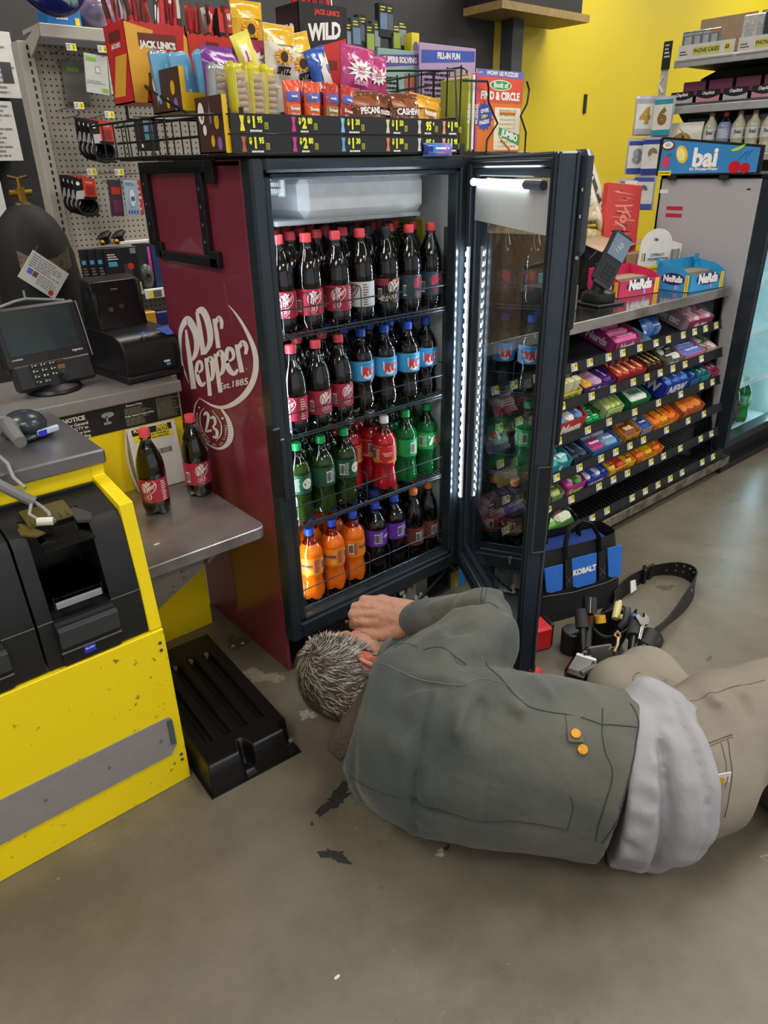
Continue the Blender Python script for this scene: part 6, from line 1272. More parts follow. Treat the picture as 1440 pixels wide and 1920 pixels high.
for k, (x0, x1, c, lab) in enumerate(((2.115, 2.205, '#2c6aa8', 'blue'), (2.21, 2.30, '#2a8c8c', 'teal'), (2.305, 2.385, '#a83a64', 'dark pink'))):
    candy_tray(2, x0, x1, .20, .05, c, '#3a4a5a', (2, 3, [c], 'round-topped %s mint tub on the third rack shelf' % lab, 'tub', 'ICE', '#d8e8f0'), '%s tray of mint tubs at the right of the third rack shelf' % lab)
# row 4
candy_tray(3, 1.10, 1.235, .18, .055, '#2c8ca0', '#2a7080', (2, 3, ['#38b0b8', '#7ad0d0'], 'teal candy pack in the teal box', 'bar', 'gum', '#e8f4f4'), 'teal box beside the cooler door on the fourth rack shelf', None, ('5', '#e8f4f4'))
candy_tray(3, 1.245, 1.355, .20, .045, '#242c44', '#1c2236', (2, 2, ['#232a3e', '#3c4458'], 'dark navy gum pack in the navy tray', 'bar', 'cobalt', '#6a7a9a'), 'navy tray nearly empty on the fourth rack shelf')
candy_tray(3, 1.365, 1.56, .22, .045, '#2a6cb0', '#3a5a80', (2, 3, ['#b03a78', '#7aa8d0', '#c8d0e0'], 'pink and blue candy stick in the blue tray', 'bar', 'Mentos', '#f0e0ec'), 'blue tray of pink and blue sticks on the fourth rack shelf', .01, None)
candy_tray(3, 1.58, 1.695, .20, .055, '#c88a2c', '#7a5c40', (1, 3, ['#8a4a24', '#b0662c'], 'brown pack lying in the deep orange box', 'bar', 'nut', '#e8d0a0'), 'deep orange-brown box half empty on the fourth rack shelf', None, ('PayDay', '#5a2c14'))
candy_tray(3, 1.70, 1.79, .20, .055, '#8a8e98', '#6a6e78', (1, 3, ['#2a48a0', '#c8ccd4'], 'blue and grey pack in the grey box', 'bar', 'Klondike', '#f0f0f4'), 'grey box beside the orange-brown one on the fourth rack shelf')
candy_tray(3, 1.80, 2.00, .22, .050, '#e07820', '#b85a20', (3, 2, ['#f07a20', '#e8a02c'], 'orange peanut candy pack in the orange box', 'bar', "Reese's", '#5a2410'), 'bright orange box on the fourth rack shelf', None, ("Reese's", '#f8d040'))
candy_tray(3, 2.03, 2.22, .20, .055, '#a85a34', '#7a4630', (3, 1, ['#e0843a', '#d87430'], 'orange bar standing in the brown box', 'bar', 'bar', '#f4e0c0'), 'brown box of orange bars at the right of the fourth rack shelf')
# row 5
candy_tray(4, 1.12, 1.20, .18, .05, '#7a9a5a', '#5a7a4a', (1, 3, ['#b8d07a'], 'pale green pack in the green box on the fifth rack shelf', 'bar', 'lime', '#3a6a2a'), 'green box at the left of the fifth rack shelf')
candy_tray(4, 1.205, 1.33, .20, .065, '#b83a8c', '#5a3a6a', (2, 2, ['#c84a9c', '#5a9a3c'], 'pink pack in the pink and purple box', 'bar', 'gummy', '#f0d8ec'), 'pink and purple box with a green print on the fifth rack shelf', None, ('Sour', '#c8e060'))
candy_tray(4, 1.335, 1.48, .22, .055, '#2a3a9c', '#6a74a8', (4, 2, ['#e4e8f4', '#3a54b8'], 'white and blue candy roll bag in the blue box', 'bar', 'LIFE SAVERS', '#2a48b0'), 'blue box of white and blue rolls on the fifth rack shelf', None, ('LIFE SAVERS', '#f0f0f8'))
candy_tray(4, 1.49, 1.68, .22, .050, '#e0b030', '#8a5c40', (3, 2, ['#e8c040', '#d8482c'], 'yellow and red candy box in the yellow tray', 'bar', 'HOT', '#c82c20'), 'yellow tray of red and yellow boxes on the fifth rack shelf', None, ('HOT', '#c02c1c'))
candy_tray(4, 1.69, 1.90, .22, .050, '#e0761c', '#b85a1c', (3, 2, ['#ee7a18', '#f0c020'], 'orange and yellow peanut cup pack in the orange tray', 'bar', "Reese's", '#f8e048'), 'orange and yellow tray with a lifted flap on the fifth rack shelf', .05, ("Reese's", '#f8e048'))
# row 6
candy_tray(5, 1.03, 1.235, .20, .055, '#5aa03c', '#a08468', (2, 4, ['#7cc050', '#e0e8d0', '#d8542c'], 'green and white gum pack in the green box', 'bar', 'gum', '#e8f4d8'), 'green box of gum at the left of the bottom rack shelf', .02)
for (i, x, c, l) in ((2, .93, '#8a4ab0', 'purple gummy bag seen through the door glass, middle shelf'), (3, .95, '#c8b04a', 'tan candy bag seen through the door glass'), (4, .98, '#6a4ab8', 'purple and pink bag seen through the door glass near the floor'), (1, .97, '#c84a6a', 'rose candy bag seen through the upper door glass'), (4, .88, '#a03a4a', 'dark red candy bag seen through the door glass')):
    y, z = LIP[i]; pouch('candy_bag', (x, y+.06, z+.02), .12, .10, .045, FL('bag'+c[1:], c, col2='#d8c8d8', c2scale=25), lambda b, f, w, h: (ftext(b, f, 'Gummy', h*.2, LWH, 0, h*.1), lines(b, LWH, None, -w*.3, w*.3, -h*.3, -h*.05, 3, 2, fn=lambda a, c_, q: f(a, c_, .001))), l, rot=(-.6, 0, 0), seed=int(x*100), crimp=.06)
b = MB(); b.box(0.725, 0.765, 0.02, 0.16, 0.0, 0.15, mat('fuel_blue', '#2a7cc8', .4), .002); b.flat([(-.14, .0), (-.03, .12), (-.03, .15), (-.02, .15), (-.02, .0)], mat('fuel_yellow', '#e8cf30', .4), LEFT @ T(0, 0, -.7245)); b.text('FUEL POINT', .018, mat('cap_red'), LEFT @ T(0, 0, -.724), x=-.06, y=.06, rot=.8, bold=.05)
tag(b.build('blue_yellow_box', weld=False), 'blue and yellow box on the floor between the cooler and the rack', 'box')

# ---- on the steel counter
def nerds(name, x, y, rz, w, d, h, base, label, flap, word='NERDS', col='#ffffff'):
    r = empty(name, (x, y, 0.873), rz, label, 'box'); E = mat('nerd_'+base[1:], base, .38, coat=.2); I = mat('board_grey', '#a08c78', .7)
    b = MB(); t = .002; b.box(-w/2, w/2, 0, t, 0, h*.62, E); b.box(-w/2, w/2, d-t, d, 0, h, E); side_prism(b, [(0, 0), (0, h*.62), (d*.3, h*.85), (d, h), (d, 0)], -w/2, -w/2+t, E); side_prism(b, [(0, 0), (0, h*.62), (d*.3, h*.85), (d, h), (d, 0)], w/2-t, w/2, E); b.box(-w/2, w/2, 0, d, 0, t, I); b.box(-w/2+.004, w/2-.004, d*.4, d-.004, 0, h*.6, I); b.build('carton', r, smooth=False)
    if flap: b = MB(); b.box(-w/2-.02, -w/2, d-.01, d-.007, h*.9, h*1.15, E); b.box(w/2-.03, w/2, d-.03, d-.027, h*.9, h*1.15, E); b.build('torn_flap', r)
    b = MB(); MF = FRONT @ T(0, 0, .0006); ML = LEFT @ T(0, 0, w/2+.0006); lp = mat('nerd_ink', '#2a2c6a', .4)
    for M_, cx, W_ in ((MF, 0.0, w), (ML, -d*.5, d)):
        s_ = W_*.20; b.flat([(cx+W_*.34*math.cos(t_), h*.42+h*.22*math.sin(t_)) for t_ in np.linspace(0, 2*PI, 19)[:-1]], lp, M_, 0.0); b.text('NeRds', s_, LWH, M_, x=cx, y=h*.42, z=.0008, bold=.07); b.rect(cx+W_*.36, cx+W_*.46, .002, h*.6, LY, M_, .0004); b.text('SHARE POUCH', h*.075, mat('cap_red'), M_, x=cx+W_*.41, y=h*.3, z=.001, rot=PI/2, bold=.04)
        b.flat([(cx+W_*.12+.010*math.cos(t_), h*.14+.010*math.sin(t_)) for t_ in np.linspace(0, 2*PI, 11)[:-1]], mat('nerd_lilac', '#a08cd8', .4), M_, .0004)
    b.build('print', r, weld=False); return r
nerds('candy_carton', 2.235, 0.03, -.10, .25, .17, .115, '#2c94cc', 'sky-blue candy carton at the right end of the steel counter', True)
nerds('candy_carton', 1.92, 0.16, -.12, .26, .17, .105, '#cc2c58', 'crimson candy carton behind the card reader on the steel counter', False)
r = empty('donation_card', (2.20, 0.27, 0.873), -0.35, 'white and yellow literacy card with a round top behind the candy cartons', 'card')
b = MB(); pts = [(-.10, 0), (.12, 0), (.14, .17), (.085, .185)]+[(.0+.085*math.cos(t), .165+.075*math.sin(t)) for t in np.linspace(.2, PI-.2, 14)]+[(-.085, .17)]; b.prism(pts, 0, .004, PAPER, FRONT @ T(0, 0, -.004)); b.box(-.145, .15, .01, .10, 0, .14, mat('cardboard', '#8d7158', .8, var=.1), .002); b.build('card', r)
b = MB(); M = FRONT @ T(0, 0, .0008); b.rect(-.08, .075, .005, .085, LY, M, 0); b.text('IT IS NEVER TOO LATE TO LEARN', .009, INK, M, x=0, y=.07, z=.0006, bold=.04, sx=.85); lines(b, mat('print_grey'), M, -.06, .06, .02, .06, 3, 2); b.text('LITERACY', .017, INK, M, x=.01, y=.13, bold=.02); b.text('FOUNDATION', .017, INK, M, x=.015, y=.112, bold=.02); b.rect(-.075, -.068, .105, .14, mat('tag_olive'), M, 0); b.rect(-.062, -.056, .105, .14, INK, M, 0); b.text('10¢', .017, INK, M, x=-.01, y=.195, bold=.04); barcode(b, .075, .135, .10, .155, M); lines(b, INK, M, .08, .13, .07, .095, 2, 4); b.build('print', r, weld=False)
# card reader on a pole
cr = empty('card_reader', (1.64, 0.17, 0.873), -0.15, 'black card reader tilted on a pole stand on the steel counter', 'terminal')
b = MB(); b.box(-0.075, 0.075, -0.075, 0.065, 0.0, 0.010, BLKM, 0.003); b.lathe([(0.062, .010), (0.066, .02), (0.060, .045), (0.035, .055), (0.028, .07), (0.030, .12), (0.024, .15)], BLKM, 22); b.tube([(0, 0, .13), (-.01, -.01, .17), (0.0, -.02, .20)], [.022, .016, .014], BLKM, 10); b.build('pole_stand', cr)
RM = frame((0.01, -0.045, 0.17), (0.82, -0.25, -0.50), (-0.42, 0.22, 0.88))
b = MB(); b.box(-0.048, 0.048, -0.105, 0.105, -0.022, 0.004, mat('reader_black', '#1a1e24', .35), 0.010, M=RM); b.build('case', cr)
b = MB(); b.box(-0.040, 0.040, 0.005, 0.090, 0.004, 0.006, mat('reader_screen', '#6f8196', .12, coat=.6), M=RM); b.text('150', .028, mat('screen_pale', '#c8c4b0', .4), RM, x=0, y=.045, z=.0066, rot=1.2); b.build('screen', cr, weld=False)
b = MB(); b.box(-0.036, 0.036, -0.092, -0.012, 0.003, 0.007, mat('reader_pad', '#23272d', .4), 0.004, M=RM)
for k in range(12): b.box(-.026+(k % 3)*.02, -.014+(k % 3)*.02, -.082+(k//3)*.016, -.072+(k//3)*.016, .007, .0085, mat('key_dark'), M=RM)
b.build('keypad', cr)
b = MB(); b.tube([(-.02, .01, .20), (-.05, .02, .17), (-.055, .02, .08), (-.05, .0, .03)], .003, INK, 6); b.build('cord', cr)
b = MB(); b.box(1.33, 1.46, 0.14, 0.30, 0.873, 0.965, mat('steel_box', '#8a8c8e', .35, metal=.8, var=.1), .002); tag(b.build('metal_box'), 'small plain metal box on the steel counter behind the cooler door', 'box')
b = MB(); b.tube([(1.38, .33, 1.02), (1.55, .33, 1.035), (1.63, .30, 1.02)], .008, BLKM, 8); b.cyl((1.38, .33, .873), (1.38, .33, 1.02), .01, BLKM, 8); tag(b.build('swing_arm'), 'black swing arm behind the card reader', 'arm')
b = MB(); b.box(1.62, 1.72, .36, .46, .873, .965, mat('gum_box_pale', '#a8d0e8', .4), .002); b.rect(.01, .09, .02, .07, mat('gum_pink', '#e08ab8', .4), T(1.62, .3595, .873) @ FRONT); tag(b.build('pale_blue_carton', weld=False), 'pale blue and pink carton behind the card reader pole', 'box')
b = MB(); b.lathe([(.028, 0), (.03, .01), (.03, .07), (.014, .09), (.008, .10), (.008, .12)], mat('bottle_white', '#d8dcdc', .35), 16); b.tube([(0, 0, .12), (0, 0, .135), (-.025, 0, .135)], .005, mat('bottle_white'), 8); b.lathe([(.0305, .02), (.0305, .055)], LY, 16, cap=False); o = b.build('pump_bottle'); o.location = (1.655, .42, .965); tag(o, 'white pump bottle behind the card reader', 'bottle')
for i, (x, c) in enumerate(((2.02, '#e08ab0'), (2.06, '#e8a0c0'), (2.10, '#d878a8'))):
    b = MB(); b.cyl((0, 0, 0), (0, 0, .10), .018, mat('tube_'+c[1:], c, .35), 12); o = b.build('pink_tube'); o.location = (x, .36, .873); tag(o, 'pink cylinder standing behind the crimson carton', 'tube', 'pink cylinders behind the crimson carton')
# ---- cartons and wrap behind the counter
CBD = mat('cardboard'); CBL = mat('cardboard_light', '#b59a7c', .8, var=.06)
r = empty('open_carton', (2.0, 0.72, 0.60), .25, 'large open cardboard carton behind the steel counter', 'carton')
b = MB(); b.box(-.28, .28, -.18, -.176, 0, .50, CBL); b.box(-.28, .28, .176, .18, 0, .50, CBD); b.box(-.28, -.276, -.18, .18, 0, .50, CBD); b.box(.276, .28, -.18, .18, 0, .5, CBD); b.box(-.28, .28, -.18, .18, 0, .004, CBD); b.box(-.28, .28, -.18, .18, -.6, 0, CBD); b.build('carton', r)
for M_, l in ((T(0, .18, .50) @ RX(.5), 'f'), (T(-.28, 0, .5) @ RZ(PI/2) @ RX(.9), 'f')):
    b = MB(); b.box(-.27, .27, 0, .003, 0, .17, CBL, M=M_); b.build('flap', r)
b = MB(); b.box(-.27, .27, 0, .003, 0, .20, CBL, M=T(.02, -.18, .5) @ RX(1.9)); b.build('flap', r)
b = MB(); b.box(1.88, 2.10, .41, .425, .873, 1.06, mat('bin_dark', '#23282e', .5), .003); tag(b.build('dark_divider'), 'dark plastic divider standing behind the crimson carton', 'divider')
rn = random.Random(8)
for i in range(6):
    b = MB(); c = ['#c8c49a', '#8fb0b8', '#3a3430', '#d0c87a', '#e0dcc8', '#4a3c34'][i]; a = Vector((1.70+.02*i, .42+.03*(i % 3), 1.125+.028*(i//2)-.03*(i % 2))); e = a+Vector((.42, .12, -.05+.02*(i % 3)))
    b.tube([a, e], .021, mat('wrap_roll_%d' % i, c, .3, coat=.4, col2='#e8e4d8', c2scale=30, c2lo=.5, c2hi=.55), 12); tag(b.build('wrap_roll'), 'patterned gift-wrap roll lying across the open carton', 'roll', 'wrap rolls lying across the open carton')
for i in range(3):
    b = MB(); a = Vector((2.13+.03*i, .50, 1.08)); e = a+Vector((-.06, .12, .30)); b.tube([a, e], .020, mat('wrap_roll_%d' % (2*i), ['#c8c49a'][0], .3), 12); tag(b.build('wrap_roll'), 'gift-wrap roll standing at a slant beside the grey fridge', 'roll', 'slanted wrap rolls beside the grey fridge')
b = MB(); RW = frame((2.18, .47, 1.0), (.86, -.35, -.1), (.25, .1, 1)); b.box(-.09, .09, 0, .29, 0, .04, mat('wrap_red', '#c43a34', .4), .003, M=RW); b.text('Joy', .07, mat('wrap_pink', '#e88a80', .4), RW, x=.0, y=.15, z=.041, rot=1.2, bold=.03)
for k in range(9): b.flat([(rn.uniform(-.07, .07)+.008*math.cos(t), .03+k*.028+.008*math.sin(t)) for t in np.linspace(0, 2*PI, 9)[:-1]], mat('wrap_pink'), RW, .0408)
tag(b.build('red_gift_box', weld=False), 'red patterned gift box leaning by the grey fridge', 'box')
b = MB(); b.tube([(2.02, .52, 1.02), (2.08, .44, .96)], .03, mat('spray_teal', '#3c6a6a', .3, col2='#9ac85a', c2scale=30), 12); tag(b.build('teal_can'), 'teal and green can lying at the end of the wrap rolls', 'can')
b = MB(); b.box(2.30, 2.31, .47, .53, .873, 1.30, PAPER); tag(b.build('white_sheet'), 'white paper sheet standing behind the grey fridge side', 'paper')

# ------------------------------------------------------------------ second cooler (grey side)
g2 = empty('grey_cooler', (2.42, -0.036, 0), 0, 'grey-sided drinks fridge with black glass door right of the candy rack', 'fridge')
G1 = mat('fridge_grey_panel', '#a8a6aa', .3, coat=.1, var=.03, vscale=2); G2 = mat('fridge_grey_dark', '#8b898e', .35)
b = MB(); b.box(0, .015, 0, .46, .04, 1.305, G1, .002); o = b.build('side_panel', g2)
b = MB()
for z in (1.175, 1.145): b.box(-.0012, 0, .33, .41, z, z+.016, mat('sticker_crimson', '#b02a44', .4))
o2 = b.build('red_stripe', o)
b = MB(); b.box(-.0012, 0, .415, .455, 1.245, 1.26, PAPER); b.box(-.001, 0, .04, .055, 1.262, 1.268, INK); b.build('paper_label', o)
b = MB(); b.box(.66, .675, 0, .46, .04, 1.305, G2); b.box(0, .675, .45, .46, .04, 1.305, G2); b.build('side_panel', g2)
b = MB(); b.box(0, .675, -.05, .46, 1.305, 1.325, BLKM, .003); b.build('top_cap', g2)
b = MB(); b.box(0.0, .675, -.035, 0, .0, .13, BLKM, .003); b.box(.0, .03, -.07, .0, .125, 1.305, FRM, .004); b.box(.645, .675, -.07, 0, .125, 1.305, FRM, .004); b.box(.03, .645, -.07, 0, 1.27, 1.305, FRM, .004); b.box(.03, .645, -.07, 0, .125, .165, FRM, .004); b.build('door_frame', g2)
b = MB(); b.rect(.03, .645, .165, 1.27, glass_mat('fridge_glass', '#e4f4f4', .92, 0, 1.0), FRONT @ T(0, 0, .055)); b.build('door_glass', g2)
b = MB(); LIN2 = mat('liner_white2', '#cfe4e2', .4); b.box(.015, .03, 0, .44, .13, 1.29, LIN2); b.box(.645, .66, 0, .44, .13, 1.29, LIN2); b.box(.03, .645, .43, .44, .13, 1.29, LIN2); b.box(.03, .645, 0, .43, 1.28, 1.29, LIN2); b.box(.03, .645, 0, .43, .13, .14, LIN2); b.build('inner_liner', g2)
b = MB(); b.box(.632, .642, -.02, .0, .2, 1.24, emis_mat('led_soft', '#dff2ff', 22.0)); b.build('light_strip', g2)
b = MB(); b.box(.034, .042, -.02, .0, .2, 1.24, emis_mat('led_soft')); b.build('light_strip', g2)
for z in (.38, .62, .86, 1.08):
    b = MB()
    for k in range(24): b.tube([(.04+k*.025, .0, z), (.04+k*.025, .42, z)], .0016, WHITE, 4)
    b.box(.035, .64, -.003, .0, z-.006, z+.016, WHITE); b.build('wire_shelf', g2)
b = MB(); b.box(-.0, .70, -.07, .30, .0, .035, RKB); b.build('base_foot', g2)
for i in range(5):
    o = dup(P_DC if i % 2 else P_SV, label='clear or dark bottle on the floor shelf of the grey fridge', group='bottles at the bottom of the grey fridge'); o.matrix_world = T(2.52+.08*i, .03+.02*(i % 2), .141)
# banner sign on top
bs = empty('fridge_sign', (0, 0, 0), 0, 'blue fruit sign reading bai on top of the grey fridge', 'sign')
SM = Matrix(((0, 0, -1, 2.412), (-1, 0, 0, 0.44), (0, 1, 0, 1.318), (0, 0, 0, 1)))
b = MB(); pl = [(0.0, 0.0), (.468, .006), (.468, .112), (.015, .158), (0, .15)]; b.prism(pl, 0, .012, mat('sign_black', '#17181c', .4), SM); b.build('backing', bs)
SB = mat('sign_blue', '#3a86c8', .35, var=.12, vscale=3)
b = MB(); b.flat([(.012, .008), (.455, .012), (.455, .103), (.018, .148)], SB, SM, .013); b.text('bai', .100, LWH, SM, x=.225, y=.068, z=.0145, bold=.04); b.text("It's WonderWater", .017, LWH, SM, x=.225, y=.026, z=.0145, bold=.03)
def ell(cx, cy, a, c, mt, z, rot=0, n=20, t0=0, t1=2*PI): 
    b.flat([(cx+a*math.cos(t)*math.cos(rot)-c*math.sin(t)*math.sin(rot), cy+a*math.cos(t)*math.sin(rot)+c*math.sin(t)*math.cos(rot)) for t in np.linspace(t0, t1, n)[:(-1 if t1-t0 > 6.2 else None)]], mt, SM, z)
ell(.045, .122, .032, .020, mat('coco_brown', '#6a3c2c', .5), .0138); ell(.043, .124, .025, .014, LWH, .0142); ell(.043, .125, .014, .008, mat('coco_grey', '#b8b4b8', .5), .0146)
ell(.042, .055, .017, .026, mat('berry', '#d83a6a', .4), .0140); ell(.05, .082, .018, .006, mat('leaf_g', '#3a7a3a', .5), .0139, .4)
ell(.115, .085, .026, .038, mat('lemon_rind', '#e8c030', .4), .0140, .45); ell(.112, .085, .018, .028, mat('lemon_in', '#f0e49a', .4), .0144, .45)
ell(.36, .108, .034, .016, mat('lime_rind', '#5a9a30', .4), .0140, .35, 12, PI, 2*PI); ell(.36, .107, .028, .012, mat('lime_in', '#b0d060', .4), .0144, .35, 12, PI, 2*PI)
ell(.36, .032, .026, .024, mat('cherry', '#c0202c', .25, coat=.6), .0140); ell(.405, .028, .022, .020, mat('cherry'), .0143); b.tube([SM @ Vector((.365, .05, .014)), SM @ Vector((.395, .085, .014)), SM @ Vector((.425, .095, .014)), SM @ Vector((.40, .07, .014)), SM @ Vector((.405, .045, .014))], .001, mat('leaf_g'), 4)
b.rect(.012, .075, .002, .020, LY, SM, .0142); b.text('DOLLAR GENERAL', .0085, INK, SM, x=.0435, y=.011, z=.0148, bold=.04, sx=.78)
b.build('sign_face', bs, weld=False, smooth=False)
b = MB()
for y in (.36, .12): b.box(2.40, 2.412, y-.02, y+.02, 1.30, 1.32, INK)
b.box(2.42, 2.44, -.03, .42, 1.31, 1.32, mat('base_card', '#8a7a80', .6)); b.build('feet', bs)

# ------------------------------------------------------------------ far shelving (faces left)
gd = empty('far_shelving', (3.3, 0, 0), 0, 'white metal shelving behind the fruit sign', 'shelving')
GR = mat('shelf_metal', '#b8babb', .35, metal=.3); GD = mat('shelf_back', '#4b5048', .6)
b = MB()
for z, h in ((1.845, .04), (1.650, .006), (1.385, .034)): b.box(0, .45, -.9, .94, z, z+.012, GD); b.box(-.012, .0, -.9, .945, min(z-.012, z+h-.044), z+max(h-.012, 0), GR, .003)
b.build('shelf_board', gd); b = MB(); b.box(.45, .47, -.9, .94, 0, 2.0, GD); b.build('back_panel', gd)
b = MB()
for z in (1.845, 1.622, 1.385): side_prism(b, [(0, 0), (0, 0)][:0] or [(.930, z), (.936, z), (.936, z+.01), (.930, z+.01)], 0, .45, GR)
b.prism([(0.10, 1.62), (.45, 1.40), (.45, 1.845), (.30, 1.80)], .937, .940, GD, Matrix(((1, 0, 0, 0), (0, 0, 1, 0), (0, 1, 0, 0), (0, 0, 0, 1)))); b.build('end_bracket', gd)
XF = 3.286
def fM(y, z): return Matrix(((0, 0, -1, XF), (-1, 0, 0, y), (0, 1, 0, z), (0, 0, 0, 1)))
for i, (y0, y1) in enumerate(((.93, .62), (.60, .29))):
    r = empty('phone_case_tray', (0, 0, 0), 0, ['cardboard tray reading PHONE CASES, left one, on the far shelving', 'cardboard tray reading PHONE CASES cut by the right picture edge'][i], 'box')
    b = MB(); b.box(XF+.004, XF+.007, y1, y0, 1.862, 1.935, PAPER); b.box(XF+.20, XF+.203, y1, y0, 1.862, 2.07, mat('cardboard_back', '#a08a74', .8)); b.box(XF, XF+.2, y1, y0, 1.858, 1.862, CBD); b.build('carton', r)
    b = MB(); M = fM(y0, 1.865) @ T(0, 0, -.0035); W_ = y0-y1; b.rect(W_*.28, W_*.75, .018, .055, mat('pale_yellow', '#dcd86a', .5), M, 0); b.text('PHONE CASES', .026, INK, M, x=W_*.515, y=.037, bold=.02, sx=.85); b.flat([(W_*.88+.018*math.cos(t), .040+.018*math.sin(t)) for t in np.linspace(0, 2*PI, 15)[:-1]], LY, M, 0); b.text('$5', .022, INK, M, x=W_*.88, y=.040, bold=.04); lines(b, INK, M, W_*.04, W_*.2, .02, .045, 2, 4); b.build('print', r, weld=False)
for i in range(7):
    if i in (4,): continue
    y = .895-i*.045-(.09 if i > 4 else 0); r = empty('phone_case', (XF+.03+.004*i, y, 1.866), 0, ['clear phone case pack with grey stripes, in the left tray', 'white phone case box beside the cardboard back', ][0 if i < 4 else 1], 'case', 'grey striped phone case packs' if i < 4 else 'white phone case boxes')
    b = MB(); b.box(0, .015, -.036, .036, 0, .135 if i < 4 else .17, mat('case_grey' if i < 4 else 'case_white', '#6f7274' if i < 4 else '#c8c2be', .25, coat=.6, var=.3, vscale=40), .004); b.build('pack', r); b = MB(); b.rect(-.02, .02, .02, .11, mat('case_pale', '#b0b4b8', .25, coat=.5), LEFT @ T(0, 0, .0006)); b.rect(-.03, .03, .115, .125, mat('case_orange' if i == 3 else 'case_pale', '#d8763a', .4), LEFT @ T(0, 0, .0006)); b.build('print', r, weld=False)
r = empty('dark_case', (XF+.03, .44, 1.866), 0, 'dark green hanging case pack beside the white ones at the right edge', 'case'); b = MB(); b.box(0, .02, -.07, .06, 0, .17, mat('case_darkgreen', '#2f3a38', .4), .003); b.tube([(0.01, .0, .17), (.01, .01, .19), (.01, -.01, .19), (.01, -.005, .17)], .003, INK, 6); b.build('pack', r)
b = MB(); [b.flat([(dx+.009*math.cos(t), .06+.009*math.sin(t)) for t in np.linspace(0, 2*PI, 11)[:-1]], LW, LEFT @ T(0, 0, .0006)) for dx in (-.02, .01)]; lines(b, LW, LEFT @ T(0, 0, .0004), -.03, .03, .09, .12, 2, 3); b.build('print', r, weld=False)
for i in range(5):
    y0 = .88-i*.15; r = empty('lip_balm_tray', (XF+.02, y0, 1.663), 0, 'black and pink lip balm tray, %s from the left on the middle far shelf' % ORDW[i], 'box', 'lip balm trays on the middle far shelf')
    b = MB(); b.box(0, .12, -.065, .065, 0, .035, mat('balm_black', '#1b1c20', .4)); b.box(.0, .003, -.065, .065, .035, .055, mat('balm_black')); b.box(.12, .123, -.065, .065, 0, .11, mat('balm_pinkdark', '#7a3a5a', .4)); b.build('carton', r)
    b = MB(); M = LEFT; pts = [(-.065+.13*k/10, .028-.014*math.sin(PI*k/10)) for k in range(11)]+[(.065, 0), (-.065, 0)]; b.flat(pts, mat('balm_pink', '#d08aa4', .4) if i % 2 else mat('balm_lilac', '#b8b4c8', .4), M, .0006); b.text('ChapStick', .020, LWH, M, x=0, y=.040, z=.001, bold=.04, shear=.15, sx=.85); b.build('print', r, weld=False)
r = empty('balm_header', (XF+.14, .35, 1.68), 0, 'pink lip balm header card at the back of the middle far shelf', 'card'); b = MB(); b.box(0, .003, -.45, .12, .03, .13, mat('balm_head', '#a86a8a', .45, col2='#d8884a', c2scale=9)); b.flat([(-.04+.05*math.cos(t), .10+.016*math.sin(t)) for t in np.linspace(0, 2*PI, 17)[:-1]], INK, LEFT, .0008); b.text('ChapStick', .018, LWH, LEFT, x=-.04, y=.10, z=.0016, bold=.04); b.build('card', r, weld=False)
# water bottles on the lowest far shelf
WAT = liquid('pale_drink', '#c9c4ac', .9, '#d8d4c0', .15)
P_W = make_bottle('water_bottle', WAT, mat('cap_rose', '#9c7468', .4), mat('wt_label', '#d4d6d2', .45), lambda b, fn: [(b.text('bai', .030, mat('bai_grey', '#4a4a4c', .5), None, x=o_, y=.006, bold=.03, fn=lambda x, y, z: fn(x, y, .001)), lines(b, INK, None, o_+.025, o_+.06, -.02, .02, 6, 3, fn=fn)) for o_ in (0, .105)], 'cont', .18, WAT)
P_L = make_bottle('water_bottle', liquid('lilac_drink', '#8f9ac0', .9, '#a8b0d0', .15), mat('cap_red3', '#c83a4a', .4), mat('wl_label', '#9aa4c8', .45), lambda b, fn: lines(b, LWH, None, -.03, .03, -.025, .025, 10, 3, fn=fn), 'cont', .18, PET)
P_B = make_bottle('water_bottle', liquid('clear_drink', '#a8b4bc', .7, '#c0ccd4', .15), mat('cap_azure', '#2a8ad8', .35), mat('wb_label', '#9ab0c4', .45), lambda b, fn: None, 'cont', .18, PET)
for i in range(7):
    for k, (pr, dx, dz, lb) in enumerate(((P_W, 0.02, 0, 'pale drink bottle with bai label in the front row of the far shelf'), (P_B, .10, .014, 'blue-capped clear bottle in the back row of the far shelf'))):
        if k == 1 and i < 2: continue
        lb0 = lb; lb = where(lb, ', %s from left' % ORDW[i])
        y = .70-i*.078-(.0 if k == 0 else .01); q = pr
        if k == 0 and i == 1: q = P_L; lb = 'lilac bottle with a red cap on the far shelf'
        o = put(q, XF+.03+dx, y, 1.398+dz, -1.2, lb); 
        if k == 0: o.matrix_world = o.matrix_world @ Matrix.Diagonal((1, 1, .9, 1))
        if not (k == 0 and i == 1): o['group'] = lb0
b = MB(); b.box(XF+.1, XF+.2, -.05, .62, 1.397, 1.411, CBD); tag(b.build('bottle_riser'), 'low cardboard riser under the blue-capped bottles', 'riser')
r = empty('cookie_bag', (XF+.01, .82, 1.398), 0, 'white bag with a big cookie picture on the far shelf', 'packet'); b = MB(); b.pillow(.20, .17, .05, mat('cookie_white', '#d8d6ce', .35), LEFT @ T(0, .085, 0), seed=4); b.build('bag', r); b = MB(); b.flat([(.0+.062*math.cos(t), .065+.055*math.sin(t)) for t in np.linspace(0, 2*PI, 25)[:-1]], mat('cookie_tan2', '#b07a48', .6, var=.2, vscale=90), LEFT, .034)
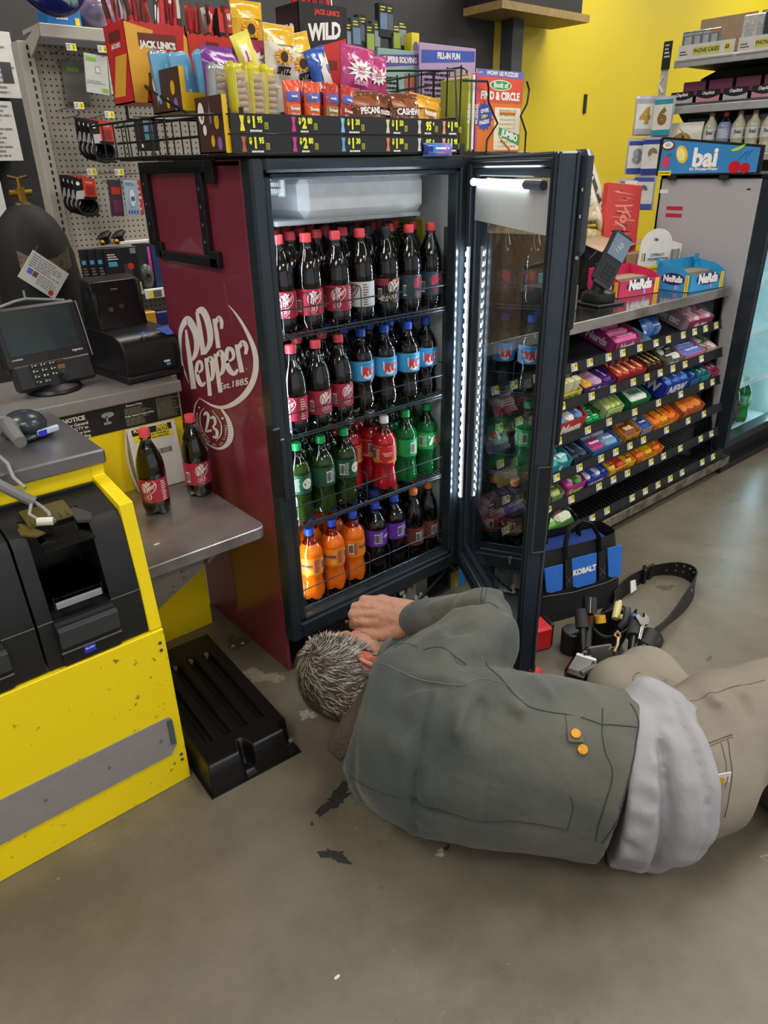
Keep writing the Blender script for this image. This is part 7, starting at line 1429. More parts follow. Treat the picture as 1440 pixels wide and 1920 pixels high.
for k in range(10): a = random.Random(k).uniform(0, 6); q_ = random.Random(k+50).uniform(.01, .045); b.flat([(q_*math.cos(a)+.006*math.cos(t), .065+q_*.9*math.sin(a)+.006*math.sin(t)) for t in np.linspace(0, 2*PI, 8)[:-1]], mat('chip_dark', '#3a2418', .6), LEFT, .0348)
b.flat([(-.03, .15), (.01, .12), (.09, .03), (.085, .02)], mat('bag_lime', '#a8b048', .5), LEFT, .0352); b.build('print', r, weld=False)
b = MB(); b.box(XF+.16, XF+.26, .72, .90, 1.398, 1.59, mat('tea_teal', '#2f5a5c', .5)); tag(b.build('teal_carton'), 'dark teal carton behind the cookie bag on the far shelf', 'box')
# yellow end panel glimpsed between shelves is the wall; clip strip with balloon packets
cs = empty('clip_strip', (0, 0, 0), 0, 'strip of hooks hanging at the end of the far shelving', 'strip')
CX = 3.26
b = MB(); b.box(CX, CX+.004, .955, 1.0, 1.30, 1.84, mat('clip_pale', '#c0bfae', .5)); b.tube([(CX-.005, .98, 1.80), (CX-.01, 1.0, 1.76), (CX-.005, .97, 1.72)], .006, WHITE, 6); b.build('strip', cs); b = MB(); b.box(CX-.012, CX-.008, .945, .995, 1.83, 1.96, mat('clip_black', '#2a2c28', .5)); lines(b, LW, fM(.99, 1.87) @ T(0, 0, XF-CX+.0125), .006, .04, .01, .08, 4, 3); b.build('clip_sign', cs, weld=False)
def balloon_pack(y, z, w, h, num, c, lab, rz=0.0, grp=None, metal='#c8a050', dx=0):
    r = empty('balloon_pack', (CX-.03+dx, y, z), rz, lab, 'packet', grp); b = MB(); b.pillow(w, h, .02, mat('pack_pearl', '#c9c9cf', .2, coat=.7, bump=.3, bscale=30), LEFT @ T(0, -h/2, 0), seed=int(z*100), crimp=.03); b.build('pouch', r)
    b = MB(); M = LEFT @ T(0, -h/2, .0135); b.rect(-w*.44, w*.44, h*.30, h*.42, mat('bp_'+c[1:], c, .4), M, 0); b.rect(-w*.44, w*.44, -h*.46, -h*.32, mat('bp_'+c[1:], c, .4), M, 0); b.rect(-w*.44, w*.44, -h*.32, h*.30, LWH, M, 0); b.text(num, h*.52, mat('bp_gold'+metal[1:], metal, .3, metal=.6), M, x=0, y=-h*.02, z=.001, bold=.07); b.build('print', r, weld=False)
balloon_pack(.93, 1.70, .125, .20, '6', '#3aa8b8', 'white and teal packet with a gold number 6, topmost on the strip')
balloon_pack(1.05, 1.71, .12, .20, '4', '#b8b8c4', 'grey-white packet turned sideways behind the number 6 packet', .9)
balloon_pack(.96, 1.505, .14, .20, '9', '#3a4aa8', 'packet with a pale gold 9 and blue band, second on the strip', .1, None, '#b8ab88')
balloon_pack(1.07, 1.50, .12, .19, '8', '#3a4aa8', 'shiny packet turned sideways behind the pale gold 9', .9, None, '#a8a8b0')
balloon_pack(.99, 1.31, .14, .19, '9', '#5a68b8', 'packet with a silver 9, third on the strip', .05, None, '#a8a8b0')
balloon_pack(1.10, 1.29, .12, .19, '2', '#8a8ab0', 'pale packet turned sideways at the bottom of the strip', .8, None, '#a8a8b0')
# ------------------------------------------------------------------ things on the floor by the door
NYL = mat('black_nylon', '#15161a', 0.75, bump=0.15, bscale=220); BLU = mat('bag_blue', '#2b6fd0', 0.6, bump=0.05, bscale=200)
LTH = mat('black_leather', '#131315', 0.42, bump=0.2, bscale=50)
bag = empty('tool_bag', (0.715, -0.325, 0), -0.30, 'black and blue tool bag with white lettering on the floor behind the door', 'bag')
b = MB()
def bagf(u, v):
    # closed loop around the bag (u), height (v)
    a = 2*PI*u; cx, cy = 0.20, 0.11; hx = 0.20*(1-0.10*v); hy = 0.105*(1-0.42*v**1.5)
    x = cx+hx*(abs(math.cos(a))**0.45)*(1 if math.cos(a) > 0 else -1); y = cy+0.015*v+hy*(abs(math.sin(a))**0.45)*(1 if math.sin(a) > 0 else -1)
    return (x, y, 0.245*v+0.008*math.sin(5*a)*v*(1-v))
b.grid(bagf, 48, 14, NYL); b.box(0.03, 0.37, 0.03, 0.19, 0.0, 0.006, NYL); b.build('bag_body', bag, ang=70)
b = MB(); b.box(0.04, 0.36, 0.07, 0.18, 0.20, 0.215, mat('bag_lining', '#1c3a86', .7)); b.build('lining', bag)
BM = frame((0.0, -0.003, 0.0), (1, 0, 0), (0, 0.19, 1))
def bpan(x0, x1, z0, z1, sk=0.0): return [(x0+sk, z0), (x1-sk, z0), (x1, z1), (x0, z1)]
for (x0, x1, z0, z1) in ((0.055, 0.125, 0.125, 0.205), (0.16, 0.26, 0.118, 0.215), (0.305, 0.365, 0.12, 0.22)):
    b = MB(); b.prism([(x0+.004, z0), (x0+.02, z0-.008), (x1-.01, z0-.008), (x1-.004, z0), (x1, z1), (x0, z1)], 0, .006, BLU, BM); pnl = b.build('blue_panel', bag)
    if x0 == 0.16: b = MB(); b.text('KOBALT', .026, LWH, BM, x=.21, y=.165, z=.0068, bold=.06, sx=.95, rot=.02); b.build('lettering', pnl, weld=False)
for x in (.135, .27):
    b = MB(); b.prism([(x, .115), (x+.03, .115), (x+.03, .215), (x, .215)], 0, .004, NYL, BM)
    for (u0, v0, u1, v1) in ((.003, .13, .027, .158), (.027, .13, .003, .158)): b.tube([BM @ Vector((x+u0, v0, .0045)), BM @ Vector((x+u1, v1, .0045))], .0007, GREY, 4)
    b.build('strap', bag)
b = MB(); b.tube([BM @ Vector(q) for q in ((.045, .11, .004), (.16, .098, .006), (.30, .10, .006), (.385, .115, .004))], .0012, GREY, 4); b.build('stitching', bag)
for yy in (0.055, 0.165):
    b = MB(); pts = [(0.145, yy-.01, .20), (0.147, yy+.0, .26), (0.165, yy+.015, .305), (0.21, yy+.02, .325), (0.255, yy+.015, .305), (0.28, yy, .26), (0.283, yy-.01, .20)]; b.tube(pts, .013, NYL, 8, flat=.3); b.build('handle', bag)
# belt with pouches
tb = empty('tool_belt', (0, 0, 0), 0, 'black leather tool belt looped on the floor beside the tool bag', 'belt')
pth = [(1.0262, -0.4256, 0.0300), (1.1243, -0.4082, 0.0300), (1.2255, -0.4036, 0.0350), (1.3012, -0.4113, 0.0350), (1.3679, -0.4512, 0.0350), (1.3866, -0.4991, 0.0350), (1.3611, -0.5403, 0.0300), (1.2777, -0.5752, 0.0300), (1.1482, -0.6016, 0.0300), (1.0447, -0.6129, 0.0300), (0.9660, -0.6215, 0.0300), (0.8907, -0.6296, 0.0300)]
def cr(pts, n=6):
    P = [Vector(q) for q in pts]; P = [P[0]*2-P[1]]+P+[P[-1]*2-P[-2]]; o = []
    for i in range(1, len(P)-2):
        for k in range(n):
            t = k/n; a, b_, c, d = P[i-1:i+3]; o.append(0.5*((2*b_)+(c-a)*t+(2*a-5*b_+4*c-d)*t*t+(3*b_-a-3*c+d)*t**3))
    return o+[P[-2]]
b = MB(); cp = cr(pth); vs = []; n = len(cp)
for i, q in enumerate(cp):
    t = (cp[min(i+1, n-1)]-cp[max(i-1, 0)]).normalized(); nn = Vector((-t.y, t.x, 0)); lean = 0.25*math.sin(i*.25)
    for (dn, dz) in ((-.002, -.028), (.002, -.028), (.002, .028), (-.002, .028)): vs.append((q.x+nn.x*(dn+lean*dz), q.y+nn.y*(dn+lean*dz), max(.001, .030+dz)))
fs = [(4*i+j, 4*i+(j+1) % 4, 4*i+4+(j+1) % 4, 4*i+4+j) for i in range(n-1) for j in range(4)]
b.add(vs, fs, LTH); b.build('strap', tb, ang=50)
b = MB()
for i in range(22, 44, 3):
    q = cp[i]; t = (cp[i+1]-cp[i-1]).normalized(); nn = Vector((-t.y, t.x, 0))
    for dz in (-.010, .012): b.cyl(q+nn*.0035+Vector((0, 0, dz)), q-nn*.0035+Vector((0, 0, dz)), .0035, mat('eyelet', '#9a9c9e', .3, metal=.8), 8)
b.build('eyelets', tb)
b = MB(); b.prism([(0, 0), (.035, .0), (.04, .035), (.012, .04)], 0, .003, LW, T(*(1.1224, -0.4321, 0.0200)) @ RX(1.2)); b.build('white_label', tb)
b = MB(); q = cp[17]; b.box(-.015, .015, -.006, .006, 0, .06, LTH, .004, M=T(q.x, q.y, .0)); q = cp[14]; b.box(-.02, .02, -.008, .008, 0, .062, LTH, .005, M=T(q.x, q.y, .0) @ RZ(.6)); b.build('buckle', tb)
# pouch of the belt
b = MB(); A = Vector((0.8092, -0.5374, 0.0500))
def pch(u, v):
    a = 2*PI*u; r = .055+.018*v; return (A.x+r*1.15*math.cos(a)+.02*v, A.y+r*.75*math.sin(a)-.01*v, .002+.095*v+.006*math.sin(3*a)*v)
b.grid(pch, 24, 8, LTH); b.build('pouch', tb, ang=70, sol=.004)
b = MB(); b.sphere((0.8968, -0.6351, 0.0300), .05, LTH, 14, 8, sc=(1.3, .8, .6)); b.build('side_pouch', tb); b = MB(); b.sphere((0.9566, -0.4716, 0.0300), .045, LTH, 14, 8, sc=(1.2, .8, .7)); b.build('side_pouch', tb)
RUB = mat('rubber_grip', '#2b2b2d', .6); CHR = mat('chrome_tool', '#b9bbbd', .22, metal=1.0)
def tool(name, label, parts, cat='tool'):
    r = empty(name, (0, 0, 0), 0, label, cat)
    for pn, pts, rad, mt, n in parts: bb = MB(); bb.tube(pts, rad, mt, n); bb.build(pn, r, ang=60)
    return r
tool('ribbed_tool', 'tool with a ribbed black grip and copper collar standing in the pouch', [('grip', [(0.7875, -0.4803, 0.1700), (0.7657, -0.4987, 0.1300)], .022, mat('ribbed_black', '#1a1a1c', .25, coat=.5), 12), ('collar', [(0.7609, -0.5021, 0.1300), (0.7566, -0.5090, 0.1000)], .014, mat('copper', '#a86a4a', .3, metal=.9), 10), ('shaft', [(0.7614, -0.5056, 0.1000), (0.6753, -0.5616, 0.0300)], .013, RUB, 10)])
tool('nut_driver', 'grey-handled driver with a dark shaft, leftmost in the pouch', [('handle', [(0.7503, -0.4773, 0.1400), (0.7221, -0.5082, 0.1000)], [.020, .021], RUB, 12), ('shaft', [(0.7221, -0.5082, 0.1000), (0.6862, -0.5438, 0.0500)], [.012, .009], mat('tool_black', '#17181a', .3), 8), ('tip', [(0.6862, -0.5438, 0.0500), (0.6717, -0.5584, 0.0300)], .006, LW, 8)])
tool('pliers', 'black-handled pliers on the right of the belt pouch', [('handle', [(0.8743, -0.5957, 0.1000), (0.8226, -0.6237, 0.0800)], [.026, .024], RUB, 12), ('handle', [(0.8226, -0.6237, 0.0800), (0.7680, -0.6518, 0.0500)], [.014, .010], mat('tool_black'), 8), ('handle', [(0.8298, -0.6301, 0.0800), (0.7774, -0.6602, 0.0500)], [.010, .008], mat('tool_black'), 8)])
tool('heavy_pliers', 'thick black rubber-handled tool nearest the belt strap', [('grip', [(0.8915, -0.6411, 0.0700), (0.8227, -0.6592, 0.0600)], .025, RUB, 12), ('body', [(0.8227, -0.6592, 0.0600), (0.7697, -0.6701, 0.0400)], [.024, .020], mat('tool_black'), 12)])
tool('bent_handle', 'curved dark metal handle arching over the pouch', [('bar', [(0.8630, -0.5671, 0.1400), (0.8515, -0.5760, 0.1300), (0.8365, -0.5811, 0.1100), (0.8253, -0.5744, 0.0900)], .011, mat('tool_grey', '#45464a', .35, metal=.5), 8)])
r = tool('adjustable_wrench', 'chrome adjustable wrench sticking out beside the blue grip', [('handle', [(0.8637, -0.6245, 0.1100), (0.8094, -0.6484, 0.0900)], [.008, .007], CHR, 8)])
b = MB(); WM_ = T(*(0.8681, -0.6192, 0.1150)) @ RX(.5) @ RZ(-.4); b.prism([(-.018, -.012), (.012, -.015), (.026, .005), (.022, .028), (.014, .012), (.002, .008), (-.006, .022), (-.020, .018)], -.006, .006, CHR, WM_); b.build('jaw', r)
tool('blue_grip_tool', 'blue-gripped tool between the curved handle and the wrench', [('grip', [(0.8912, -0.5799, 0.1100), (0.8705, -0.5921, 0.0900)], .012, BLU, 10), ('blade', [(0.8912, -0.5799, 0.1100), (0.8926, -0.5815, 0.1300)], [.008, .002], mat('tool_black'), 6)])
tool('yellow_tool', 'yellow tool end showing in the pouch between two black grips', [('body', [(0.8189, -0.5028, 0.1000), (0.8130, -0.5133, 0.0800)], .018, mat('tool_yellow', '#e0a82c', .4), 12)])
tool('test_light', 'pale yellow and white flat tester in the pouch', [('body', [(0.8837, -0.5250, 0.1300), (0.8406, -0.5460, 0.1000)], .012, mat('tester_yellow', '#d8cc8a', .4), 8), ('tip', [(0.8864, -0.5276, 0.1400), (0.8809, -0.5307, 0.1300)], .005, LW, 8), ('clip', [(0.8482, -0.5609, 0.1200), (0.8441, -0.5687, 0.1100)], .010, mat('tester_yellow'), 8)])
tool('snap_hook', 'brass and steel snap hook hanging on the pouch', [('ring', [(0.7726, -0.5948, 0.1100), (0.7691, -0.6062, 0.1100), (0.7628, -0.6128, 0.1050), (0.7512, -0.6095, 0.1050), (0.7504, -0.6002, 0.1100), (0.7726, -0.5948, 0.1100)], .004, mat('hook_brass', '#b59878', .3, metal=.8), 6), ('hook', [(0.7535, -0.6116, 0.1050), (0.7377, -0.6216, 0.0950), (0.7181, -0.6257, 0.0800)], [.006, .005, .004], mat('hook_brass'), 8)], 'hook')
b = MB(); q = (0.6978, -0.5928, 0.0600); b.box(-.038, .038, -.012, .012, -.03, .03, CHR, .004, M=T(*q) @ RZ(-.5) @ RX(-.5)); b.box(-.055, -.040, -.010, .010, -.02, .02, CHR, .003, M=T(*q) @ RZ(-.5) @ RX(-.5)); b.box(.040, .055, -.01, .01, -.02, .02, CHR, .003, M=T(*q) @ RZ(-.5) @ RX(-.5)); tag(b.build('metal_buckle'), 'square bright metal buckle in front of the pouch', 'buckle')
b = MB(); q = Vector((0.7207, -0.4769, 0.0400)); b.lathe([(.030, 0), (.034, .005), (.034, .075), (.030, .08)], mat('tool_black'), 18, T(q.x, q.y, 0.0)); tag(b.build('black_cup'), 'squat black cylinder on the floor left of the pouch', 'holder')
r = empty('meter', (0, 0, 0), 0, 'black meter with a white edge lying by the knee', 'meter'); q = Vector((0.6169, -0.5869, 0.0400))
b = MB(); b.box(-.06, .03, -.035, .035, 0, .075, mat('meter_black', '#101012', .25, coat=.4), .01, M=T(q.x, q.y, 0) @ RZ(.3)); b.build('case', r); b = MB(); b.box(.03, .042, -.03, .03, .01, .07, LW, .003, M=T(q.x, q.y, 0) @ RZ(.3)); b.build('white_edge', r); b = MB(); b.tube([(q.x-.05, q.y-.03, .076), (q.x+.01, q.y-.04, .078)], .008, GREY, 8); b.build('trim', r)
# red battery and a drill foot by the door
r = empty('red_battery', (0.655, -0.385, 0), -0.35, 'red and black tool battery standing just behind the door edge', 'battery')
b = MB(); b.box(-.045, .045, -.035, .035, .0, .085, mat('tool_red', '#d0252c', .35), .008); b.build('case', r); b = MB(); b.box(.035, .050, -.03, .03, .005, .09, mat('tool_black'), .004)
for k in range(6): b.box(.0465, .052, -.02, .02, .02+k*.01, .025+k*.01, mat('tool_red'))
b.build('vent', r)
r = empty('red_drill', (0.47, -0.50, 0), .2, 'red and black power tool on the floor under the elbow beside the door', 'drill')
b = MB(); b.box(-.05, .05, -.03, .03, 0, .06, mat('tool_red'), .008); b.box(-.02, .02, -.02, .02, .06, .09, mat('tool_black'), .004); b.build('case', r)
b = MB(); b.box(-.03, .03, -.0315, -.030, .008, .05, mat('tool_black')); b.text('MILWAUKEE', .009, LWH, FRONT @ T(0, .03, .032), rot=PI/2, bold=.04); b.build('badge', r, weld=False)
# silver tray pulled out of the machine bay
b = MB(); b.box(-.02, .30, -.03, .06, 0, .012, mat('tray_alu', '#9fb3ac', .25, metal=.9), .002, M=T(0.14, -.20, .06) @ RZ(.2)); b.box(-.02, .30, -.035, -.03, 0, .03, mat('tray_alu'), .001, M=T(0.14, -.20, .06) @ RZ(.2)); b.box(-.02, .30, .06, .065, 0, .03, mat('tray_alu'), .001, M=T(0.14, -.20, .06) @ RZ(.2)); b.box(0, .28, -.03, .06, -.06, 0, mat('tray_alu'), .001, M=T(0.14, -.20, .06) @ RZ(.2)); tag(b.build('metal_tray'), 'silver metal tray on the floor in front of the open machine bay', 'tray')
# worn spots and scraps on the floor
def blot(name, cx, cy, s, mt, label, seed, sx=1.0, rz=0.0, n=40, cat='stain'):
    rn = random.Random(seed); ph = [rn.uniform(0, 6) for _ in range(6)]; b = MB(); v = [(0, 0, .0012)]
    for k in range(n):
        a = 2*PI*k/n; r_ = s*.62*(1+.32*math.sin(2*a+ph[0])+.22*math.sin(3*a+ph[1])+.15*math.sin(5*a+ph[2])+.13*math.sin(9*a+ph[3])+.1*math.sin(14*a+ph[4])); v.append((r_*sx*math.cos(a), r_*math.sin(a), .0006))
    b.add(v, [(0, 1+k, 1+(k+1) % n) for k in range(n)], mt, T(cx, cy, 0) @ RZ(rz)); return tag(b.build(name, smooth=False), label, cat)
DKS = mat('floor_chip_dark', '#2c2c2e', .6, var=.2, vscale=90, bump=.2, bscale=200); PLS = mat('floor_chip_pale', '#a5a398', .6, var=.3, vscale=120, bump=.2, bscale=200)
blot('floor_stain', *(-0.1852, -0.4562, 0.0000)[:2], .038, DKS, 'dark chipped patch in the floor under the jacket shoulder', 1, 1.8, .1)
blot('floor_stain', *(-0.2715, -0.4778, 0.0000)[:2], .007, DKS, 'tiny dark chip left of the upper dark patch', 2)
blot('floor_stain', *(-0.2826, -0.5820, 0.0000)[:2], .026, DKS, 'dark chipped patch standing alone in the floor, lower one', 3, 1.7, -1.1)
blot('floor_stain', *(-0.1012, -0.7321, 0.0000)[:2], .017, PLS, 'small pale chipped patch in the floor under the jacket back', 4, .8, .5)
blot('floor_stain', *(-0.0807, -0.7317, 0.0000)[:2], .009, DKS, 'small dark chip touching the pale patch under the jacket back', 9, 1.3, .5)
blot('floor_stain', *(-0.0658, -0.1677, 0.0000)[:2], .034, PLS, 'pale scraped patch in the floor by the man\'s hair', 5, 1.1, .3)
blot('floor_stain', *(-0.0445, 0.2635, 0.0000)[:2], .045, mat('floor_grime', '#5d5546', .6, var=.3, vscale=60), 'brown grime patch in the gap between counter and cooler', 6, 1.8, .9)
blot('floor_stain', *(-0.0759, 0.0651, 0.0000)[:2], .05, mat('floor_scrape', '#8b8474', .6, var=.2, vscale=60), 'scraped pale brown patch along the cooler foot', 7, 1.7, -.9)
blot('floor_stain', *(1.0023, -0.7846, 0.0000)[:2], .012, mat('floor_grime'), 'small brown smudge on the floor right of the belt', 8, 1.5)
blot('floor_stain', *(1.2757, -0.4806, 0.0000)[:2], .03, mat('floor_smudge', '#5a5047', .6), 'dark smudge on the floor inside the belt loop', 10, 1.5)
for k, (px_, l) in enumerate((((-0.0345, 0.2468, 0.0000), 'white paper crumb on the floor beside the ribbed cover'), ((-0.0650, 0.2551, 0.0000), 'second white crumb on the floor beside the ribbed cover'), ((-0.4381, -0.7964, 0.0000)[:2]+(0,) , 'tiny white crumb on the floor near the bottom edge'), ((2.7498, -0.0419, 0.0000), 'white scrap on the floor by the grey fridge foot'))):
    b = MB(); b.sphere((px_[0], px_[1], .002), .005, PAPER, 7, 4, sc=(1.4, .7, .35)); tag(b.build('paper_crumb'), l, 'scrap')
# ------------------------------------------------------------------ the man: distance-field sculpting
UP = np.array([0, 0, 1.0]); ER = np.array([0.768, -0.640, 0.0]); EF = np.array([0.640, 0.768, 0.0])
class Field:
    def __init__(s, lo, hi, h):
        s.lo = np.array(lo, float); s.h = h; s.n = np.ceil((np.array(hi)-s.lo)/h).astype(int)+1
        s.d = np.full(tuple(s.n), 0.08, np.float32)
        s.ax = [s.lo[i]+h*np.arange(s.n[i]) for i in range(3)]
    def box(s, pts, m):
        P = np.array(pts); a = np.clip(((P.min(0)-m-s.lo)/s.h).astype(int), 0, s.n-1); b = np.clip(((P.max(0)+m-s.lo)/s.h).astype(int)+2, 1, s.n)
        sl = tuple(slice(a[i], b[i]) for i in range(3))
        X, Y, Z = np.meshgrid(*[s.ax[i][sl[i]] for i in range(3)], indexing='ij'); return sl, X, Y, Z
    def un(s, sl, d, k):
        o = s.d[sl]; h = np.clip(0.5+0.5*(o-d)/k, 0, 1); s.d[sl] = o*(1-h)+d*h-k*h*(1-h)
    def cone(s, a, b, ra, rb, k=0.02):
        a = np.array(a, float); b = np.array(b, float); sl, X, Y, Z = s.box([a, b], max(ra, rb)+0.07)
        ab = b-a; t = np.clip(((X-a[0])*ab[0]+(Y-a[1])*ab[1]+(Z-a[2])*ab[2])/(ab@ab), 0, 1)
        d = np.sqrt((X-a[0]-t*ab[0])**2+(Y-a[1]-t*ab[1])**2+(Z-a[2]-t*ab[2])**2)-(ra+(rb-ra)*t); s.un(sl, d, k)
    def ell(s, c, A, r, k=0.02):
        """ellipsoid, rows of A = axes"""
        c = np.array(c, float); A = np.array(A, float); A = A/np.linalg.norm(A, axis=1)[:, None]; sl, X, Y, Z = s.box([c], max(r)+0.07)
        q = 0
        for i in range(3): q = q+(((X-c[0])*A[i][0]+(Y-c[1])*A[i][1]+(Z-c[2])*A[i][2])/r[i])**2
        s.un(sl, (np.sqrt(q)-1)*min(r), k)
    def sweep(s, nodes, k=0.03, cap=0.06):
        """nodes: (centre, half height a, half depth b); elliptical trunk"""
        C = np.array([n[0] for n in nodes], float); R = np.array([[n[1], n[2]] for n in nodes]); best = None
        sl, X, Y, Z = s.box(C, R.max()+0.07)
        for i in range(len(C)-1):
            a, b = C[i], C[i+1]; ab = b-a; L = np.linalg.norm(ab); T_ = ab/L; N_ = np.cross(UP, T_); N_ /= np.linalg.norm(N_); V_ = np.cross(T_, N_)
            dx, dy, dz = X-a[0], Y-a[1], Z-a[2]; ax = dx*T_[0]+dy*T_[1]+dz*T_[2]; t = np.clip(ax/L, 0, 1); ov = ax-t*L
            n = dx*N_[0]+dy*N_[1]+dz*N_[2]; v = dx*V_[0]+dy*V_[1]+dz*V_[2]; ra = R[i][0]+(R[i+1][0]-R[i][0])*t; rb = R[i][1]+(R[i+1][1]-R[i][1])*t
            d = (np.sqrt((v/ra)**2+(n/rb)**2+(ov/cap)**2)-1)*np.minimum(np.minimum(ra, rb), 0.12 if cap > .1 else 1)
            best = d if best is None else np.minimum(best, d)
        s.un(sl, best, k)
    def groove(s, pts, depth, sig):
        """fold along a polyline: depth > 0 presses in, < 0 raises"""
        P = [np.array(q, float) for q in pts]; sl, X, Y, Z = s.box(P, 3*sig); m = None
        for a, b in zip(P[:-1], P[1:]):
            ab = b-a; t = np.clip(((X-a[0])*ab[0]+(Y-a[1])*ab[1]+(Z-a[2])*ab[2])/(ab@ab), 0, 1)
            d = (X-a[0]-t*ab[0])**2+(Y-a[1]-t*ab[1])**2+(Z-a[2]-t*ab[2])**2; m = d if m is None else np.minimum(m, d)
        s.d[sl] += depth*np.exp(-m/(2*sig*sig))
    def ripple(s, amp, f, seed=0):
        X, Y, Z = np.meshgrid(*s.ax, indexing='ij'); rn = np.random.RandomState(seed); w_ = 0
        for i in range(4):
            k = rn.normal(size=3)*f; w_ = w_+np.sin(k[0]*X+k[1]*Y+k[2]*Z+rn.uniform(0, 6)+1.5*np.sin(k[1]*X-k[2]*Y+k[0]*Z))
        s.d += (amp*w_/4).astype(np.float32)
    def floor(s, z0=0.003):
        Z = s.ax[2][None, None, :]; s.d = np.maximum(s.d, (z0-Z).astype(np.float32))
    def cut(s, p, n):
        X, Y, Z = np.meshgrid(*s.ax, indexing='ij'); n = np.array(n, float); n /= np.linalg.norm(n); s.d = np.maximum(s.d, ((X-p[0])*n[0]+(Y-p[1])*n[1]+(Z-p[2])*n[2]).astype(np.float32))
    def mesh(s):
        d = s.d; n = s.n; ins = d < 0
        cs = [(i, j, k) for i in (0, 1) for j in (0, 1) for k in (0, 1)]; sub = lambda A, o: A[o[0]:n[0]-1+o[0], o[1]:n[1]-1+o[1], o[2]:n[2]-1+o[2]]
        cnt = sum(sub(ins, o).astype(np.int8) for o in cs); act = (cnt > 0) & (cnt < 8); idx = np.full(act.shape, -1, np.int64); I = np.argwhere(act); idx[act] = np.arange(len(I))
        acc = np.zeros((len(I), 3)); w_ = np.zeros(len(I)); i0, j0, k0 = I.T
        for a in cs:
            for ax in range(3):
                if a[ax]: continue
                b_ = list(a); b_[ax] = 1; da = d[i0+a[0], j0+a[1], k0+a[2]]; db = d[i0+b_[0], j0+b_[1], k0+b_[2]]; m = (da < 0) != (db < 0)
                t = np.where(m, da/(da-db+1e-12), 0); q = np.tile(np.array(a, float), (len(I), 1)); q[:, ax] += t; acc[m] += q[m]; w_[m] += 1
        V = s.lo+s.h*(I+acc/w_[:, None]); F = []
        for ax in range(3):
            o = [0, 0, 0]; o[ax] = 1; A = ins[:-1 if ax == 0 else None, :-1 if ax == 1 else None, :-1 if ax == 2 else None]; B = ins[1 if ax == 0 else 0:, 1 if ax == 1 else 0:, 1 if ax == 2 else 0:]
            E = np.argwhere(A != B); u, v = (ax+1) % 3, (ax+2) % 3; E = E[(E[:, u] > 0) & (E[:, v] > 0)]; sgn = A[tuple(E.T)]
            q = []
            for (du, dv) in ((1, 1), (0, 1), (0, 0), (1, 0)): e = E.copy(); e[:, u] -= du; e[:, v] -= dv; e = np.minimum(e, np.array(idx.shape)-1); q.append(idx[tuple(e.T)])
            Q = np.stack(q, 1); Q[~sgn] = Q[~sgn][:, ::-1]; F.append(Q[(Q >= 0).all(1)])
        return V, np.concatenate(F)
    def build(s, name, mt, parent=None, smooth=1):
        V, F = s.mesh()
        # light Laplacian smoothing
        for _ in range(smooth):
            acc = np.zeros_like(V); c = np.zeros(len(V))
            for a, b_ in ((0, 1), (1, 2), (2, 3), (3, 0)):
                np.add.at(acc, F[:, a], V[F[:, b_]]); np.add.at(c, F[:, a], 1); np.add.at(acc, F[:, b_], V[F[:, a]]); np.add.at(c, F[:, b_], 1)
            V = V*0.45+0.55*acc/np.maximum(c, 1)[:, None]
        me = bpy.data.meshes.new(name); me.vertices.add(len(V)); me.vertices.foreach_set('co', V.ravel()); me.loops.add(F.size); me.loops.foreach_set('vertex_index', F.ravel().astype(np.int32))
        me.polygons.add(len(F)); me.polygons.foreach_set('loop_start', np.arange(0, F.size, 4, dtype=np.int32)); me.polygons.foreach_set('loop_total', np.full(len(F), 4, np.int32)); me.update(calc_edges=True); me.validate()
        me.polygons.foreach_set('use_smooth', [True]*len(me.polygons)); me.materials.append(mt)
        o = bpy.data.objects.new(name, me); COL.objects.link(o)
        if parent is not None: o.parent = parent
        return o
    def snap(s, p, it=25):
        """move a point along the field gradient onto the surface; returns point and normal"""
        p = np.array(p, float); g = UP
        for _ in range(it):
            q = np.clip((p-s.lo)/s.h, 1, s.n-2.001); i = q.astype(int); f = q-i
            def val(off=(0, 0, 0)):
                j = i+np.array(off); v = 0
                for a in (0, 1):
                    for b_ in (0, 1):
                        for c in (0, 1): v += s.d[j[0]+a, j[1]+b_, j[2]+c]*(f[0] if a else 1-f[0])*(f[1] if b_ else 1-f[1])*(f[2] if c else 1-f[2])
                return v
            v0 = val(); g = np.array([val((1, 0, 0))-v0, val((0, 1, 0))-v0, val((0, 0, 1))-v0])/s.h; g /= (np.linalg.norm(g)+1e-9); p = p-g*v0*0.8
            if abs(v0) < 2e-4: break
        return p, g

HC = np.array((-0.0161, -0.2931, 0.1945))                       # head centre
HF = EF*0.889-ER*0.086+UP*0.45; HF /= np.linalg.norm(HF)      # the face looks this way
HU = -ER*0.81-EF*0.324+UP*0.486; HU = HU-HF*(HU@HF); HU /= np.linalg.norm(HU)   # crown
HE = np.cross(HF, HU); HE = HE if HE[2] > 0 else -HE       # towards the upper (right) ear
def hp(u, f, e): return HC+HU*u+HF*f+HE*e
SKIN = mat('skin', '#c4937c', .5, sss=.25, var=.08, vscale=30, col2='#b07460', c2scale=22, c2lo=.52, c2hi=.75, bump=.35, bscale=130)
NECK = np.array((-0.0393, -0.4400, 0.1836)); SHO = np.array((0.0026, -0.5297, 0.3260)); ELB = np.array((0.2384, -0.5268, 0.3669)); WR = np.array((0.1936, -0.3064, 0.2785))
fb = Field((-0.26, -0.72, 0.0), (0.42, -0.06, 0.50), 0.0046)
fb.ell(hp(0.012, -0.008, 0), [HU, HF, HE], [0.118, 0.112, 0.092])
fb.ell(hp(-0.062, 0.045, 0), [HU, HF, HE], [0.070, 0.062, 0.062], .03)         # jaw and face
fb.ell(hp(-0.105, 0.060, 0), [HU, HF, HE], [0.026, 0.030, 0.032], .02)         # chin
